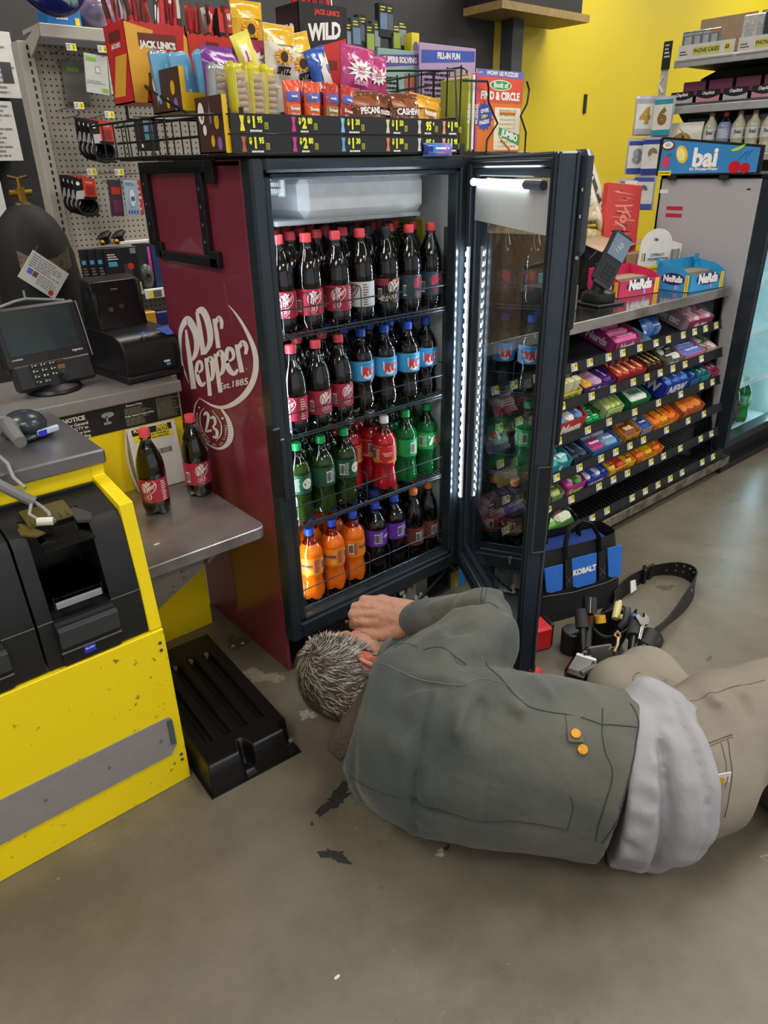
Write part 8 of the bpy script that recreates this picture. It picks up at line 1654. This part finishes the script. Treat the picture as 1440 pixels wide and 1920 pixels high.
fb.cone(hp(0.000, 0.094, 0), hp(-0.040, 0.118, 0), .010, .015, .012); fb.ell(hp(-0.045, 0.112, 0), [HU, HF, HE], [.012, .014, .020], .008)   # nose
fb.cone(hp(0.014, 0.090, -0.035), hp(0.014, 0.090, 0.035), .012, .012, .012)   # brow
for e in (-1, 1):
    fb.ell(hp(-0.004, 0.090, e*0.032), [HU, HF, HE], [.011, .010, .014], .004); fb.groove([hp(-0.004, 0.100, e*0.020), hp(-0.004, 0.094, e*0.046)], .003, .007)
    fb.cone(hp(-0.030, 0.078, e*0.045), hp(-0.045, 0.060, e*0.055), .018, .014, .02)
fb.groove([hp(-0.074, 0.104, -0.024), hp(-0.075, 0.112, 0), hp(-0.074, 0.104, 0.024)], .006, .004); fb.cone(hp(-0.068, 0.100, -0.018), hp(-0.068, 0.100, 0.018), .006, .006, .006); fb.cone(hp(-0.081, 0.099, -0.016), hp(-0.081, 0.099, 0.016), .007, .007, .006)
# ears
fb.cone(hp(-0.055, -0.020, 0), NECK, .064, .068, .025)
EAR = None
for e in (-1, 1):
    E0 = hp(-0.022, -0.002, e*0.089)
    if e > 0: E0, ge = fb.snap((0.0059, -0.3610, 0.2536)); EAR = E0; E0 = E0+ge*.012
    back = -HF*0.55+HE*e*0.85; back /= np.linalg.norm(back)
    rim = [E0+HU*0.036*math.cos(a)*1.0+(-HF*0.022+HE*e*0.020)*math.sin(a)+back*0.010 for a in np.linspace(-0.9, 3.6, 12)]
    for a_, b_ in zip(rim[:-1], rim[1:]): fb.cone(a_, b_, .0058, .0058, .004)
    fb.ell(E0+back*0.0, [HU, HF*0.85+HE*e*0.3, back], [.028, .016, .006], .006); fb.ell(E0-HU*0.032+HF*.004, [HU, HF, back], [.011, .009, .006], .006)
fb.cone(NECK, (-0.0407, -0.5491, 0.1924), .066, .09, .03); fb.cone((-0.0560, -0.5663, 0.2138), SHO, .10, .06, .05)
fb.cone(SHO, ELB, .050, .036, .03); fb.cone(ELB, WR, .034, .032, .02)
# hand: palm, four curled fingers, thumb from the palm's side
fb.cone((0.2044, -0.3032, 0.2979), (0.1706, -0.2176, 0.2969), .026, .018, .012); fb.cone((0.1952, -0.3132, 0.2812), (0.1521, -0.2298, 0.2761), .030, .021, .015); fb.cone((0.1879, -0.3169, 0.2657), (0.1447, -0.2378, 0.2536), .026, .021, .015)
fing = [[(0.1715, -0.2167, 0.2995), (0.1445, -0.1698, 0.2922), (0.1484, -0.1540, 0.2651), (0.1670, -0.1641, 0.2509)], [(0.1551, -0.2175, 0.2880), (0.1213, -0.1621, 0.2739), (0.1309, -0.1458, 0.2436), (0.1547, -0.1540, 0.2278)], [(0.1445, -0.2250, 0.2736), (0.1069, -0.1673, 0.2581), (0.1193, -0.1544, 0.2261), (0.1410, -0.1654, 0.2144)], [(0.1398, -0.2345, 0.2524), (0.1055, -0.1826, 0.2434), (0.1092, -0.1645, 0.2197), (0.1228, -0.1682, 0.2043)]]
for q, rr in zip(fing, ((.0135, .0125, .0115, .010), (.0155, .0140, .0125, .011), (.0160, .0145, .013, .0115), (.0155, .0145, .0128, .0112))):
    for k in range(3): fb.cone(q[k], q[k+1], rr[k], rr[k+1], .0035)
    fb.ell(q[0], [ER, EF, UP], [.017, .015, .017], .008)
th = [(0.1665, -0.3016, 0.2503), (0.1397, -0.2655, 0.2263), (0.1197, -0.2251, 0.2179), (0.1084, -0.1870, 0.2174)]
for k, (ra, rb) in enumerate(((.026, .020), (.018, .0165), (.0162, .0125))): fb.cone(th[k], th[k+1], ra, rb, .010 if k == 0 else .004)
for a_, b_ in (((0.1559, -0.2353, 0.3067), (0.1323, -0.1923, 0.2979)), ((0.1392, -0.2367, 0.2940), (0.1206, -0.1941, 0.2795)), ((0.1305, -0.2418, 0.2745), (0.1142, -0.2060, 0.2637))): fb.groove([a_, b_], .003, .004)
for a_, b_ in (((0.1785, -0.3021, 0.3225), (0.1590, -0.2321, 0.3159)), ((0.1715, -0.3139, 0.3061), (0.1472, -0.2409, 0.2978)), ((0.1656, -0.3203, 0.2881), (0.1372, -0.2521, 0.2784))): fb.groove([a_, b_], -.0025, .005)
fb.floor(0.006)
man = fb.build('person', SKIN, None, 1)
man.data.materials.append(mat('ear_skin', '#c8705c', .5, sss=.3, var=.06, bump=.2, bscale=130))
pc_ = np.zeros(len(man.data.polygons)*3); man.data.polygons.foreach_get('center', pc_); near = (np.linalg.norm(pc_.reshape(-1, 3)-(EAR+np.array([0, 0, .004])), axis=1) < .040).astype(np.int32); man.data.polygons.foreach_set('material_index', near)
tag(man, 'grey-haired man in grey jacket lying on his side, reaching into the cooler base', 'person')
# ---- jacket
JK = mat('jacket_canvas', '#3d4444', .85, var=.07, vscale=7, col2='#626259', c2scale=2.6, c2lo=.40, c2hi=.68, bump=.5, bscale=26, sheen=.15)
fj = Field((-0.32, -1.16, 0.0), (0.52, -0.24, 0.58), 0.0062)
fj.sweep([((-0.0734, -0.4812, 0.1950), .135, .110), ((-0.0726, -0.5572, 0.2050), .198, .150), ((-0.0392, -0.6541, 0.2120), .212, .165), ((0.0256, -0.7384, 0.2100), .208, .170), ((0.1066, -0.8216, 0.2000), .200, .170), ((0.2302, -0.9685, 0.1900), .190, .172), ((0.2434, -0.9860, 0.1900), .190, .172)], .03, .05)
fj.cone((-0.0151, -0.5308, 0.3007), (0.0733, -0.5884, 0.3494), .092, .082, .05); fj.cone((0.0733, -0.5884, 0.3494), (0.1611, -0.5973, 0.3709), .084, .080, .03); fj.cone((0.1661, -0.5926, 0.3735), (0.2236, -0.5361, 0.3785), .078, .072, .03)
fj.cone((0.2392, -0.5259, 0.3693), (0.2135, -0.3524, 0.2893), .068, .053, .02); fj.cone((0.2135, -0.3524, 0.2893), (0.1994, -0.3256, 0.2787), .052, .048, .006)
fj.cone((-0.1183, -0.5046, 0.1604), (-0.1176, -0.6346, 0.1848), .06, .09, .05)   # lower shoulder
for pts, d, s_ in (
    ([(-0.0651, -0.8002, 0.4499), (-0.0993, -0.8478, 0.3983), (-0.1156, -0.8818, 0.3002)], -.014, .016), ([(-0.0818, -0.7817, 0.4343), (-0.1164, -0.8233, 0.3915), (-0.1364, -0.8525, 0.3190)], .010, .018), ([(-0.0185, -0.8135, 0.4448), (-0.0666, -0.8657, 0.3903), (-0.0806, -0.8904, 0.3098)], .008, .02),
    ([(0.0017, -0.9223, 0.4139), (-0.0089, -0.9631, 0.3583), (-0.0049, -0.9855, 0.3053), (-0.0157, -0.9831, 0.2263)], -.012, .014), ([(0.0182, -0.9707, 0.3591), (0.0059, -1.0062, 0.2869), (-0.0008, -1.0016, 0.2167)], .010, .016), ([(-0.0010, -0.8984, 0.4251), (-0.0198, -0.9384, 0.3601), (-0.0257, -0.9698, 0.2797)], .008, .016),
    ([(0.0586, -0.6719, 0.3811), (-0.0176, -0.7152, 0.3952), (-0.0849, -0.7605, 0.3951), (-0.1297, -0.7882, 0.3608)], -.009, .014), ([(0.0661, -0.6809, 0.3767), (-0.0059, -0.7418, 0.3916), (-0.0658, -0.7928, 0.3920), (-0.1090, -0.8314, 0.3657)], .009, .013), ([(0.0665, -0.6681, 0.3746), (0.0417, -0.7502, 0.3953), (0.0079, -0.8537, 0.4159), (0.0181, -0.9104, 0.4085)], -.009, .013), ([(0.0531, -0.6567, 0.3750), (-0.0449, -0.6720, 0.4045), (-0.1005, -0.6175, 0.3944)], .010, .015),
    ([(-0.1317, -0.6269, 0.3613), (-0.1501, -0.7352, 0.3490), (-0.1584, -0.7896, 0.2979)], .007, .03), ([(-0.0697, -0.8672, 0.4066), (-0.1322, -0.8330, 0.3554), (-0.1597, -0.8063, 0.2697)], -.006, .02),
    ([(-0.0876, -0.4949, 0.3534), (-0.0606, -0.6072, 0.3947), (-0.0263, -0.7074, 0.4189)], -.010, .009), ([(-0.0062, -0.4461, 0.3548), (0.0034, -0.5729, 0.3959), (0.0580, -0.6674, 0.3875)], .010, .008),
    ([(0.2398, -0.6124, 0.4624), (0.1282, -0.6151, 0.4482), (0.0753, -0.5839, 0.4278)], .012, .014), ([(0.2665, -0.5574, 0.4472), (0.2188, -0.4798, 0.4154), (0.1879, -0.3985, 0.3657)], -.008, .012), ([(0.1919, -0.5567, 0.4414), (0.1717, -0.4807, 0.3976), (0.1672, -0.4302, 0.3341)], .014, .010), ([(0.2247, -0.4734, 0.4332), (0.1917, -0.4605, 0.4101), (0.1799, -0.4551, 0.3572)], .009, .009), ([(0.2051, -0.6369, 0.4237), (0.0935, -0.6487, 0.4179), (0.0121, -0.6142, 0.4108)], -.009, .018), ([(-0.0167, -0.4871, 0.3678), (0.0790, -0.4932, 0.3928), (0.1504, -0.5103, 0.4143)], -.010, .014),
    ([(0.1741, -0.9713, 0.4493), (0.1098, -1.0158, 0.3858), (0.0672, -1.0354, 0.3216), (0.0418, -1.0346, 0.1979)], .007, .007), ([(0.1140, -0.7832, 0.3928), (0.0851, -0.9075, 0.4328), (0.1225, -0.9657, 0.4359)], -.006, .014), ([(-0.2037, -0.5351, 0.1827), (-0.1853, -0.6770, 0.2115), (-0.1286, -0.8225, 0.1938), (-0.0092, -0.9669, 0.1917)], .009, .008)):
    fj.groove(pts, d*1.6, s_*.85)
fj.ripple(.0030, 22, 3); fj.ripple(.0016, 52, 9); fj.floor(0.004)
HEM = np.array((0.1052, -1.0252, 0.3419)); HEM2 = np.array((0.2345, -0.9723, 0.1900)); hn = np.array((0.2302, -0.9685, 0.1900))-np.array((0.1066, -0.8216, 0.2000)); hn[2] = 0
ca_, cb_, cc_ = (np.array(q) for q in ((0.2953, -0.9231, 0.3650), (0.1287, -1.0237, 0.3524), (0.0750, -1.0150, 0.1124))); hc2 = np.cross(cb_-ca_, cc_-ca_); hc2 = hc2 if hc2@hn > 0 else -hc2; fj.cut(cb_, hc2)
na_, nb_, nc_ = (np.array(q) for q in ((-0.0552, -0.4545, 0.3228), (-0.1483, -0.5040, 0.2590), (-0.1887, -0.5095, 0.1513))); nn_ = np.cross(np.array((-0.1023, -0.4419, 0.1890))-nb_, nc_-na_); nn_ = nn_ if nn_@hn < 0 else -nn_; fj.cut(nb_, nn_)
jk = fj.build('jacket', JK, man, 1)
# seams: thin ridged cord lying on the cloth
SEAM = mat('seam_thread', '#33383a', .8); SEAL = mat('seam_worn', '#6a6c66', .85)
def seam(pts, mt, r=.0016, off=0.0, nm='seam', fld=None, par=None):
    P = cr(pts, 10); Q = []
    F_ = fld or fj; Q = [F_.snap(q)[0] for q in P]
    for _ in range(8):
        Q = [Q[0]]+[(Q[i-1]+2*Q[i]+Q[i+1])/4 for i in range(1, len(Q)-1)]+[Q[-1]]
    Q = [(lambda a: tuple(a[0]+a[1]*.0004))(F_.snap(q)) for q in Q]
    b = MB(); b.tube(Q, r*.62, mt, 6); return b.build(nm, par or jk, ang=80)
seam([(-0.0844, -0.4949, 0.3576), (-0.0727, -0.5865, 0.3886), (-0.0496, -0.6766, 0.4141), (-0.0307, -0.7160, 0.4225)], SEAL, .0022)
seam([(-0.0300, -0.7153, 0.4244), (0.0209, -0.7236, 0.4099), (0.0444, -0.7823, 0.4167)], SEAL, .0020)
seam([(-0.0026, -0.4477, 0.3570), (-0.0023, -0.5441, 0.3883), (0.0233, -0.6199, 0.3938), (0.0607, -0.6696, 0.3874)], SEAM, .0024); seam([(-0.0108, -0.4572, 0.3541), (-0.0106, -0.5531, 0.3859), (0.0147, -0.6285, 0.3917), (0.0490, -0.6742, 0.3876)], SEAM, .0016)
seam([(0.0704, -0.6673, 0.3809), (0.0440, -0.7477, 0.4023), (0.0335, -0.8116, 0.4247), (0.0647, -0.8914, 0.4314), (0.1063, -0.9418, 0.4296), (0.1518, -0.9941, 0.4296)], SEAM, .0020)
seam([(-0.1944, -0.5186, 0.1751), (-0.1928, -0.6160, 0.2064), (-0.1781, -0.7023, 0.2268), (-0.1496, -0.7830, 0.2056), (-0.1205, -0.8294, 0.1936), (-0.0712, -0.8977, 0.1964), (-0.0003, -0.9697, 0.1991)], SEAM, .0018)
seam([(-0.0243, -0.4998, 0.3834), (0.0401, -0.4890, 0.3939), (0.1156, -0.4916, 0.3978), (0.1634, -0.4978, 0.4052), (0.1823, -0.5485, 0.4417), (0.2105, -0.5982, 0.4461)], SEAM, .0020)
seam([(0.2888, -0.4777, 0.4193), (0.2301, -0.5301, 0.4422), (0.1923, -0.5563, 0.4426)], SEAM, .0018); seam([(0.2970, -0.4847, 0.4191), (0.2370, -0.5360, 0.4420), (0.1990, -0.5620, 0.4424)], SEAM, .0012)
for dx in (0, 9): seam([(0.1671, -0.9683, 0.4448), (0.1164, -1.0048, 0.4004), (0.0799, -1.0290, 0.3485), (0.0480, -1.0383, 0.2687), (0.0337, -1.0245, 0.1802)] if dx else [(0.1765, -0.9734, 0.4493), (0.1249, -1.0120, 0.4002), (0.0883, -1.0361, 0.3483), (0.0542, -1.0465, 0.2640), (0.0407, -1.0322, 0.1772)], SEAM, .0020)
seam([(0.0034, -0.9734, 0.1980), (0.0105, -0.9818, 0.2627), (-0.0051, -0.9681, 0.3325)], SEAM, .0014)
# tab with two brass buttons
def on_jacket(px_): s_, g = fj.snap(px_); return s_, g
s1, g1 = on_jacket((0.0643, -0.9380, 0.4257)); s2, g2 = on_jacket((0.0723, -0.9207, 0.4409)); td = s1-s2; td /= np.linalg.norm(td)
TM_ = frame(tuple(s1+g1*.001), tuple(np.cross(-td, g1)), tuple(-td)); 
b = MB(); b.box(-.015, .015, -.025, .030, -.001, .004, JK, .0015, M=TM_); tbb = b.build('waist_tab', jk); 
BRB = mat('button_brass', '#c8923c', .35, metal=.8, bump=.4, bscale=300)
b = MB(); b.lathe([(.0001, .006), (.006, .0062), (.0095, .0055), (.0105, .003), (.0105, .0)], BRB, 20, TM_ @ T(0, -.009, .003)); b.build('button', tbb)
s3, g3 = on_jacket((0.0433, -0.9662, 0.3765)); b = MB(); b.lathe([(.0001, .006), (.006, .0062), (.0095, .0055), (.0105, .003), (.0105, -.002)], BRB, 20, frame(tuple(s3), tuple(np.cross(UP, g3)), tuple(np.cross(g3, np.cross(UP, g3))))); b.build('button', jk)
# collar
CLM = mat('collar_cord', '#4b3f3b', .9, bump=.5, bscale=120)
b = MB(); ca = [(-0.0666, -0.4918, 0.3403), (-0.1203, -0.5212, 0.3032), (-0.1628, -0.5333, 0.2508), (-0.1910, -0.5340, 0.1781)]; cb = [(-0.0660, -0.4459, 0.2762), (-0.1298, -0.4534, 0.2376), (-0.1995, -0.4575, 0.1849), (-0.1939, -0.5009, 0.1581)]
CA = cr(ca, 6); CB_ = cr(cb, 6)
b.grid(lambda u, v: tuple(CA[int(round(u*18))].lerp(CB_[int(round(u*18))], v)+Vector((0, 0, .018*math.sin(PI*v)))), 18, 8, CLM); b.build('collar', man, sol=.008, sub=1)
b = MB(); ca2 = [(-0.0464, -0.4670, 0.3146), (-0.0242, -0.4489, 0.3267), (-0.0013, -0.4340, 0.3347), (0.0284, -0.4252, 0.3418)]; cb2 = [(-0.0359, -0.4339, 0.2892), (-0.0186, -0.4218, 0.3081), (0.0054, -0.4139, 0.3295), (0.0381, -0.4161, 0.3463)]; CA2 = cr(ca2, 6); CB2 = cr(cb2, 6)
b.grid(lambda u, v: tuple(CA2[int(round(u*18))].lerp(CB2[int(round(u*18))], v)+Vector((0, 0, .012*math.sin(PI*v)))), 18, 6, JK); b.build('collar_edge', man, sol=.008, sub=1)
# ---- trousers
PT_ = mat('trouser_canvas', '#857d70', .85, var=.06, vscale=8, col2='#978f82', c2scale=3, bump=.2, bscale=26)
fp = Field((0.02, -1.66, 0.0), (1.14, -0.50, 0.46), 0.0085)
fp.sweep([((0.2475, -0.9713, 0.1850), .160, .142), ((0.3443, -1.0223, 0.1850), .170, .152), ((0.3894, -1.0414, 0.1850), .162, .146)], .03, .07)
fp.ell((0.4324, -1.0507, 0.2000), [ER, EF, UP], [.086, .138, .150], .04)
fp.cone((0.4660, -1.0631, 0.2500), (0.93, -1.13, 0.20), .118, .086, .05); fp.cone((0.93, -1.13, 0.20), (0.99, -1.52, 0.10), .084, .056, .03)
fp.cone((0.5145, -0.9977, 0.1200), (0.5561, -0.7561, 0.0980), .108, .085, .06); fp.cone((0.5567, -0.7509, 0.0980), (0.6812, -0.7563, 0.0880), .086, .078, .04); fp.cone((0.6849, -0.7546, 0.0850), (0.5880, -1.1365, 0.0620), .078, .052, .03)
for pts, d, s_ in (([(0.5250, -0.8101, 0.2516), (0.5206, -0.8443, 0.2376), (0.5088, -0.8762, 0.2172)], .012, .010), ([(0.5527, -0.8094, 0.2435), (0.5570, -0.8542, 0.2241), (0.5550, -0.8948, 0.2031)], -.010, .010), ([(0.5304, -0.8435, 0.2517), (0.5446, -0.8851, 0.2277)], .012, .008), ([(0.3906, -1.0314, 0.3654), (0.3456, -1.0942, 0.3898), (0.3131, -1.1491, 0.3518)], -.010, .012), ([(0.2918, -1.0930, 0.3665), (0.2742, -1.1475, 0.3487), (0.2706, -1.1724, 0.2589)], .006, .02), ([(0.4335, -1.0679, 0.3643), (0.3974, -1.1139, 0.3584)], .02, .010), ([(0.3562, -1.0022, 0.3662), (0.4197, -1.0497, 0.3749), (0.5392, -1.0894, 0.3553)], .008, .014), ([(0.2348, -1.1472, 0.2058), (0.2113, -1.1300, 0.1562), (0.1701, -1.1012, 0.1245)], .008, .010)): fp.groove(pts, d*1.5, s_*.85)
fp.ripple(.0020, 24, 5); fp.floor(0.004)
pn = fp.build('trousers', PT_, man, 1)
PSM = mat('trouser_seam', '#5f584e', .9)
sm_ = lambda pts, r=.0018: seam(pts, PSM, r, fld=fp, par=pn)
sm_([(0.2822, -1.0957, 0.3496), (0.2910, -1.1196, 0.3693), (0.3352, -1.1312, 0.3635)]); sm_([(0.2800, -1.0981, 0.3430), (0.2889, -1.1219, 0.3628), (0.3287, -1.1305, 0.3561)], .0012)
sm_([(0.2925, -1.1256, 0.3617), (0.2829, -1.1569, 0.3225), (0.2736, -1.1691, 0.2682), (0.2670, -1.1652, 0.1969)]); sm_([(0.2853, -1.1213, 0.3591), (0.2766, -1.1516, 0.3226), (0.2681, -1.1644, 0.2684)], .0012)
sm_([(0.1758, -1.0950, 0.1419), (0.2067, -1.1292, 0.1744), (0.2524, -1.1591, 0.2102)]); sm_([(0.3529, -1.0058, 0.3561), (0.4190, -1.0504, 0.3728), (0.5403, -1.0883, 0.3585)]); sm_([(0.5364, -0.7971, 0.2415), (0.4923, -0.8127, 0.2503), (0.4667, -0.8255, 0.2420)])
lp_, lg_ = fp.snap((0.2651, -1.1523, 0.2835)); LM_ = frame(tuple(lp_+lg_*.0012), tuple(np.cross(np.array([-.05, -.0, 1.0]), lg_)), (-.05, 0, 1))
b = MB(); b.box(-.019, .019, -.021, .021, -.001, .0015, mat('patch_white', '#d8d4cc', .7), M=LM_); b.flat([(-.003+.011*math.cos(t), .001+.011*math.sin(t)) for t in np.linspace(-2.2, 2.6, 18)]+[(-.003, .001)], mat('patch_orange', '#d89a2c', .6), LM_, .002)
b.text('carhartt', .007, INK, LM_, x=.0125, y=0, z=.002, rot=PI/2, bold=.02); b.build('cloth_patch', pn, weld=False)
# ---- boots
BTM = mat('boot_leather', '#3a2d25', .6, bump=.3, bscale=60, var=.15)
def boot(a, d, up_):
    a = np.array(a); d = np.array(d, float); d /= np.linalg.norm(d); u_ = np.array(up_, float); u_ = u_-d*(u_@d); u_ /= np.linalg.norm(u_)
    g = Field((a[0]-.2, a[1]-.2, 0.0), (a[0]+.36, a[1]+.28, a[2]+.2), .009)
    g.cone(a, a+u_*.10, .050, .056, .02); g.cone(a-u_*.035, a+d*.16-u_*.045, .044, .046, .02); g.ell(a+d*.17-u_*.045, [d, u_, np.cross(d, u_)], [.075, .042, .050], .02); g.floor(.003)
    o = g.build('boot', BTM, man, 1); b = MB(); b.tube([tuple(a-d*.05-u_*.082), tuple(a+d*.10-u_*.09), tuple(a+d*.235-u_*.085)], [.040, .043, .036], mat('boot_sole', '#17130f', .8), 12, flat=.25, up=tuple(u_)); b.build('sole', o)
boot((0.572, -1.160, 0.058), (0.93, -0.20, 0), (0.25, 0.95, 0.0)); boot((0.992, -1.545, 0.095), (0.95, 0.12, -0.05), (-0.13, 0.95, 0.22))
# ---- shirt tail
SHT = mat('shirt_jersey', '#9c9ca2', .9, var=.05, vscale=12, bump=.3, bscale=30)
fs_ = Field((0.02, -1.36, 0.0), (0.62, -0.66, 0.48), 0.0075)
fs_.sweep([((0.1957, -0.9255, 0.1880), .180, .160), ((0.2441, -0.9852, 0.1920), .188, .172), ((0.2681, -0.9985, 0.1920), .190, .178), ((0.2822, -1.0044, 0.1900), .188, .176)], .02, .03)
fs_.cone((0.2900, -0.9445, 0.3699), (0.2948, -0.9949, 0.3654), .035, .033, .03); fs_.cone((0.1709, -0.9899, 0.0350), (0.2153, -1.0465, 0.0350), .032, .034, .05)
rnf = random.Random(2)
for k in range(13):
    y_ = 1300+k*24; pa = (0.1137, -1.0383, 0.3325)
    A_ = Vector((0.2055, -0.9773, 0.4354)).lerp(Vector((0.0815, -1.0349, 0.1353)), k/12.0); B_ = Vector((0.2531, -1.0247, 0.3776)).lerp(Vector((0.1124, -1.0642, 0.1297)), k/12.0); mid_ = (A_+B_)/2+Vector((-.04, -.05, .04))*math.sin(PI*k/12)
    fs_.groove([tuple(A_+Vector((-.03, -.04, .03))*math.sin(PI*k/12)), tuple(mid_), tuple(B_)], (-.0045, .0055)[k % 2], .009)
gx = [np.clip((fs_.ax[i]-fp.lo[i])/fp.h, 0, fp.n[i]-1.001) for i in range(3)]; g0 = [q.astype(int) for q in gx]; gf = [q-p_ for q, p_ in zip(gx, g0)]; pd_ = 0
for a_ in (0, 1):
    for b_ in (0, 1):
        for c_ in (0, 1):
            w3 = (gf[0] if a_ else 1-gf[0])[:, None, None]*(gf[1] if b_ else 1-gf[1])[None, :, None]*(gf[2] if c_ else 1-gf[2])[None, None, :]; pd_ = pd_+w3*fp.d[np.ix_(g0[0]+a_, g0[1]+b_, g0[2]+c_)]
fs_.un(tuple(slice(None) for _ in range(3)), np.where(fs_.d < .022, pd_-.010, .08), .008)   # the cloth lies over the trousers everywhere it reaches
fs_.ripple(.0028, 34, 8); fs_.floor(0.003); fs_.cut(np.array((0.2085, -0.9433, 0.1900)), -np.array(hn))
sh_ = fs_.build('shirt', SHT, man, 1)
# cuff and ear-side shirt collar
b = MB(); cc = Vector((0.2031, -0.3238, 0.2795)); cd = (Vector((0.2144, -0.3515, 0.2919))-cc).normalized(); b.tube([cc-cd*.004, cc+cd*.010, cc+cd*.03], [.0475, .0485, .0475], mat('cuff_frayed', '#3f423e', .9, bump=.4, bscale=120), 24); b.build('cuff', jk)
# ---- hair: cap of short strands
HB = [mat('hair_dark', '#352c27', .55), mat('hair_brown', '#55493f', .5), mat('hair_grey', '#85807a', .45), mat('hair_silver', '#b5b0a8', .4)]
b = MB(); capm = mat('hair_base', '#3a312b', .7)
fh = Field(tuple(HC-0.17), tuple(HC+0.17), 0.006); fh.ell(hp(0.012, -0.010, 0), [HU, HF, HE], [0.1225, 0.116, 0.097]); fh.cone(hp(-0.050, -0.022, 0), hp(-0.050, -0.022, 0)+(NECK-hp(-0.055, -0.02, 0))*.85, .080, .084, .03)
X, Y, Z = np.meshgrid(*fh.ax, indexing='ij'); ff = (X-HC[0])*HF[0]+(Y-HC[1])*HF[1]+(Z-HC[2])*HF[2]; uu = (X-HC[0])*HU[0]+(Y-HC[1])*HU[1]+(Z-HC[2])*HU[2]
fh.d = np.maximum(fh.d, (ff-0.035-0.55*np.maximum(uu, -0.03)).astype(np.float32)*0.7); fh.d = np.maximum(fh.d, (-uu-0.050-0.125*np.clip((0.030-ff)/.03, 0, 1)).astype(np.float32))
fh.d = np.maximum(fh.d, (0.036-np.sqrt((X-EAR[0])**2+(Y-EAR[1])**2+(Z-EAR[2])**2)).astype(np.float32))
hc_ = fh.build('hair', capm, man, 1)
rn = np.random.RandomState(3); strands = [MB() for _ in range(4)]; wp_ = fh.snap((-0.0802, -0.2740, 0.2545))[0]-HC; WHL = np.array([wp_@HU, wp_@HF, wp_@HE])   # whorl in (u, f, e)
cnt = 0
HV = np.zeros(len(hc_.data.vertices)*3); hc_.data.vertices.foreach_get('co', HV); HV = HV.reshape(-1, 3); HN = np.zeros_like(HV).ravel(); hc_.data.vertices.foreach_get('normal', HN); HN = HN.reshape(-1, 3)
while cnt < 7500:
    i_ = rn.randint(len(HV)); P0 = HV[i_]+rn.normal(size=3)*.002; nw = HN[i_]; q_ = P0-HC; u, f, e = q_@HU, q_@HF, q_@HE
    rr_ = ((u-.012)/.1225)**2+((f+.010)/.116)**2+(e/.097)**2
    if rr_ < .80 or P0[2] < .012: continue
    cnt += 1; P0 = P0-nw*.001
    fl = np.array([u, f, e])-WHL; t = HU*fl[0]+HF*fl[1]+HE*fl[2]; t = t-nw*(t@nw); t /= (np.linalg.norm(t)+1e-6); sw = np.cross(nw, t)
    jit = rn.normal(size=3)*.22; L = rn.uniform(.016, .030)*(1.25 if f > .02 or u > .06 else 1.0); lift = rn.uniform(.15, .38)*(1.6 if f > .03 else 1)
    t = t+sw*(.35+.5*math.sin(14*u+9*e))+jit; t = t-nw*(t@nw); t /= np.linalg.norm(t)
    pts = [P0-nw*.001, P0+(t*.45+nw*lift*.5)*L, P0+(t*.95+nw*lift*.42)*L]
    top = (e > 0)*0.3+(f > 0)*.25; w_ = rn.uniform(); k = 3 if w_ < .06+top*.7 else 2 if w_ < .32+top*.8 else 1 if w_ < .72 else 0
    sd = np.cross(t, nw)*.0009; m_ = strands[k]; base = len(m_.v)
    vs = [tuple(pts[0]+sd), tuple(pts[0]-sd), tuple(pts[1]+sd*.9), tuple(pts[1]-sd*.9), tuple(pts[2])]; m_.add(vs, [(0, 1, 3, 2), (2, 3, 4)], HB[k])
for k in range(4):
    me = strands[k]; o = me.build('hair_strands', hc_, weld=False, smooth=False); o['kind'] = 'stuff'
# stub driver in the fingers
b = MB(); b.tube([(0.1047, -0.1509, 0.2238), (0.1208, -0.1718, 0.2235), (0.1494, -0.2151, 0.2272), (0.1593, -0.2289, 0.2298)], [.010, .011, .011, .008], mat('driver_dark', '#2a2220', .35), 12); b.tube([(0.1047, -0.1509, 0.2238), (0.1006, -0.1389, 0.2213)], .0055, mat('driver_tip', '#8a5a44', .35, metal=.6), 8); tag(b.build('stub_driver', ang=60), 'short dark driver held between the man\'s fingers', 'tool')
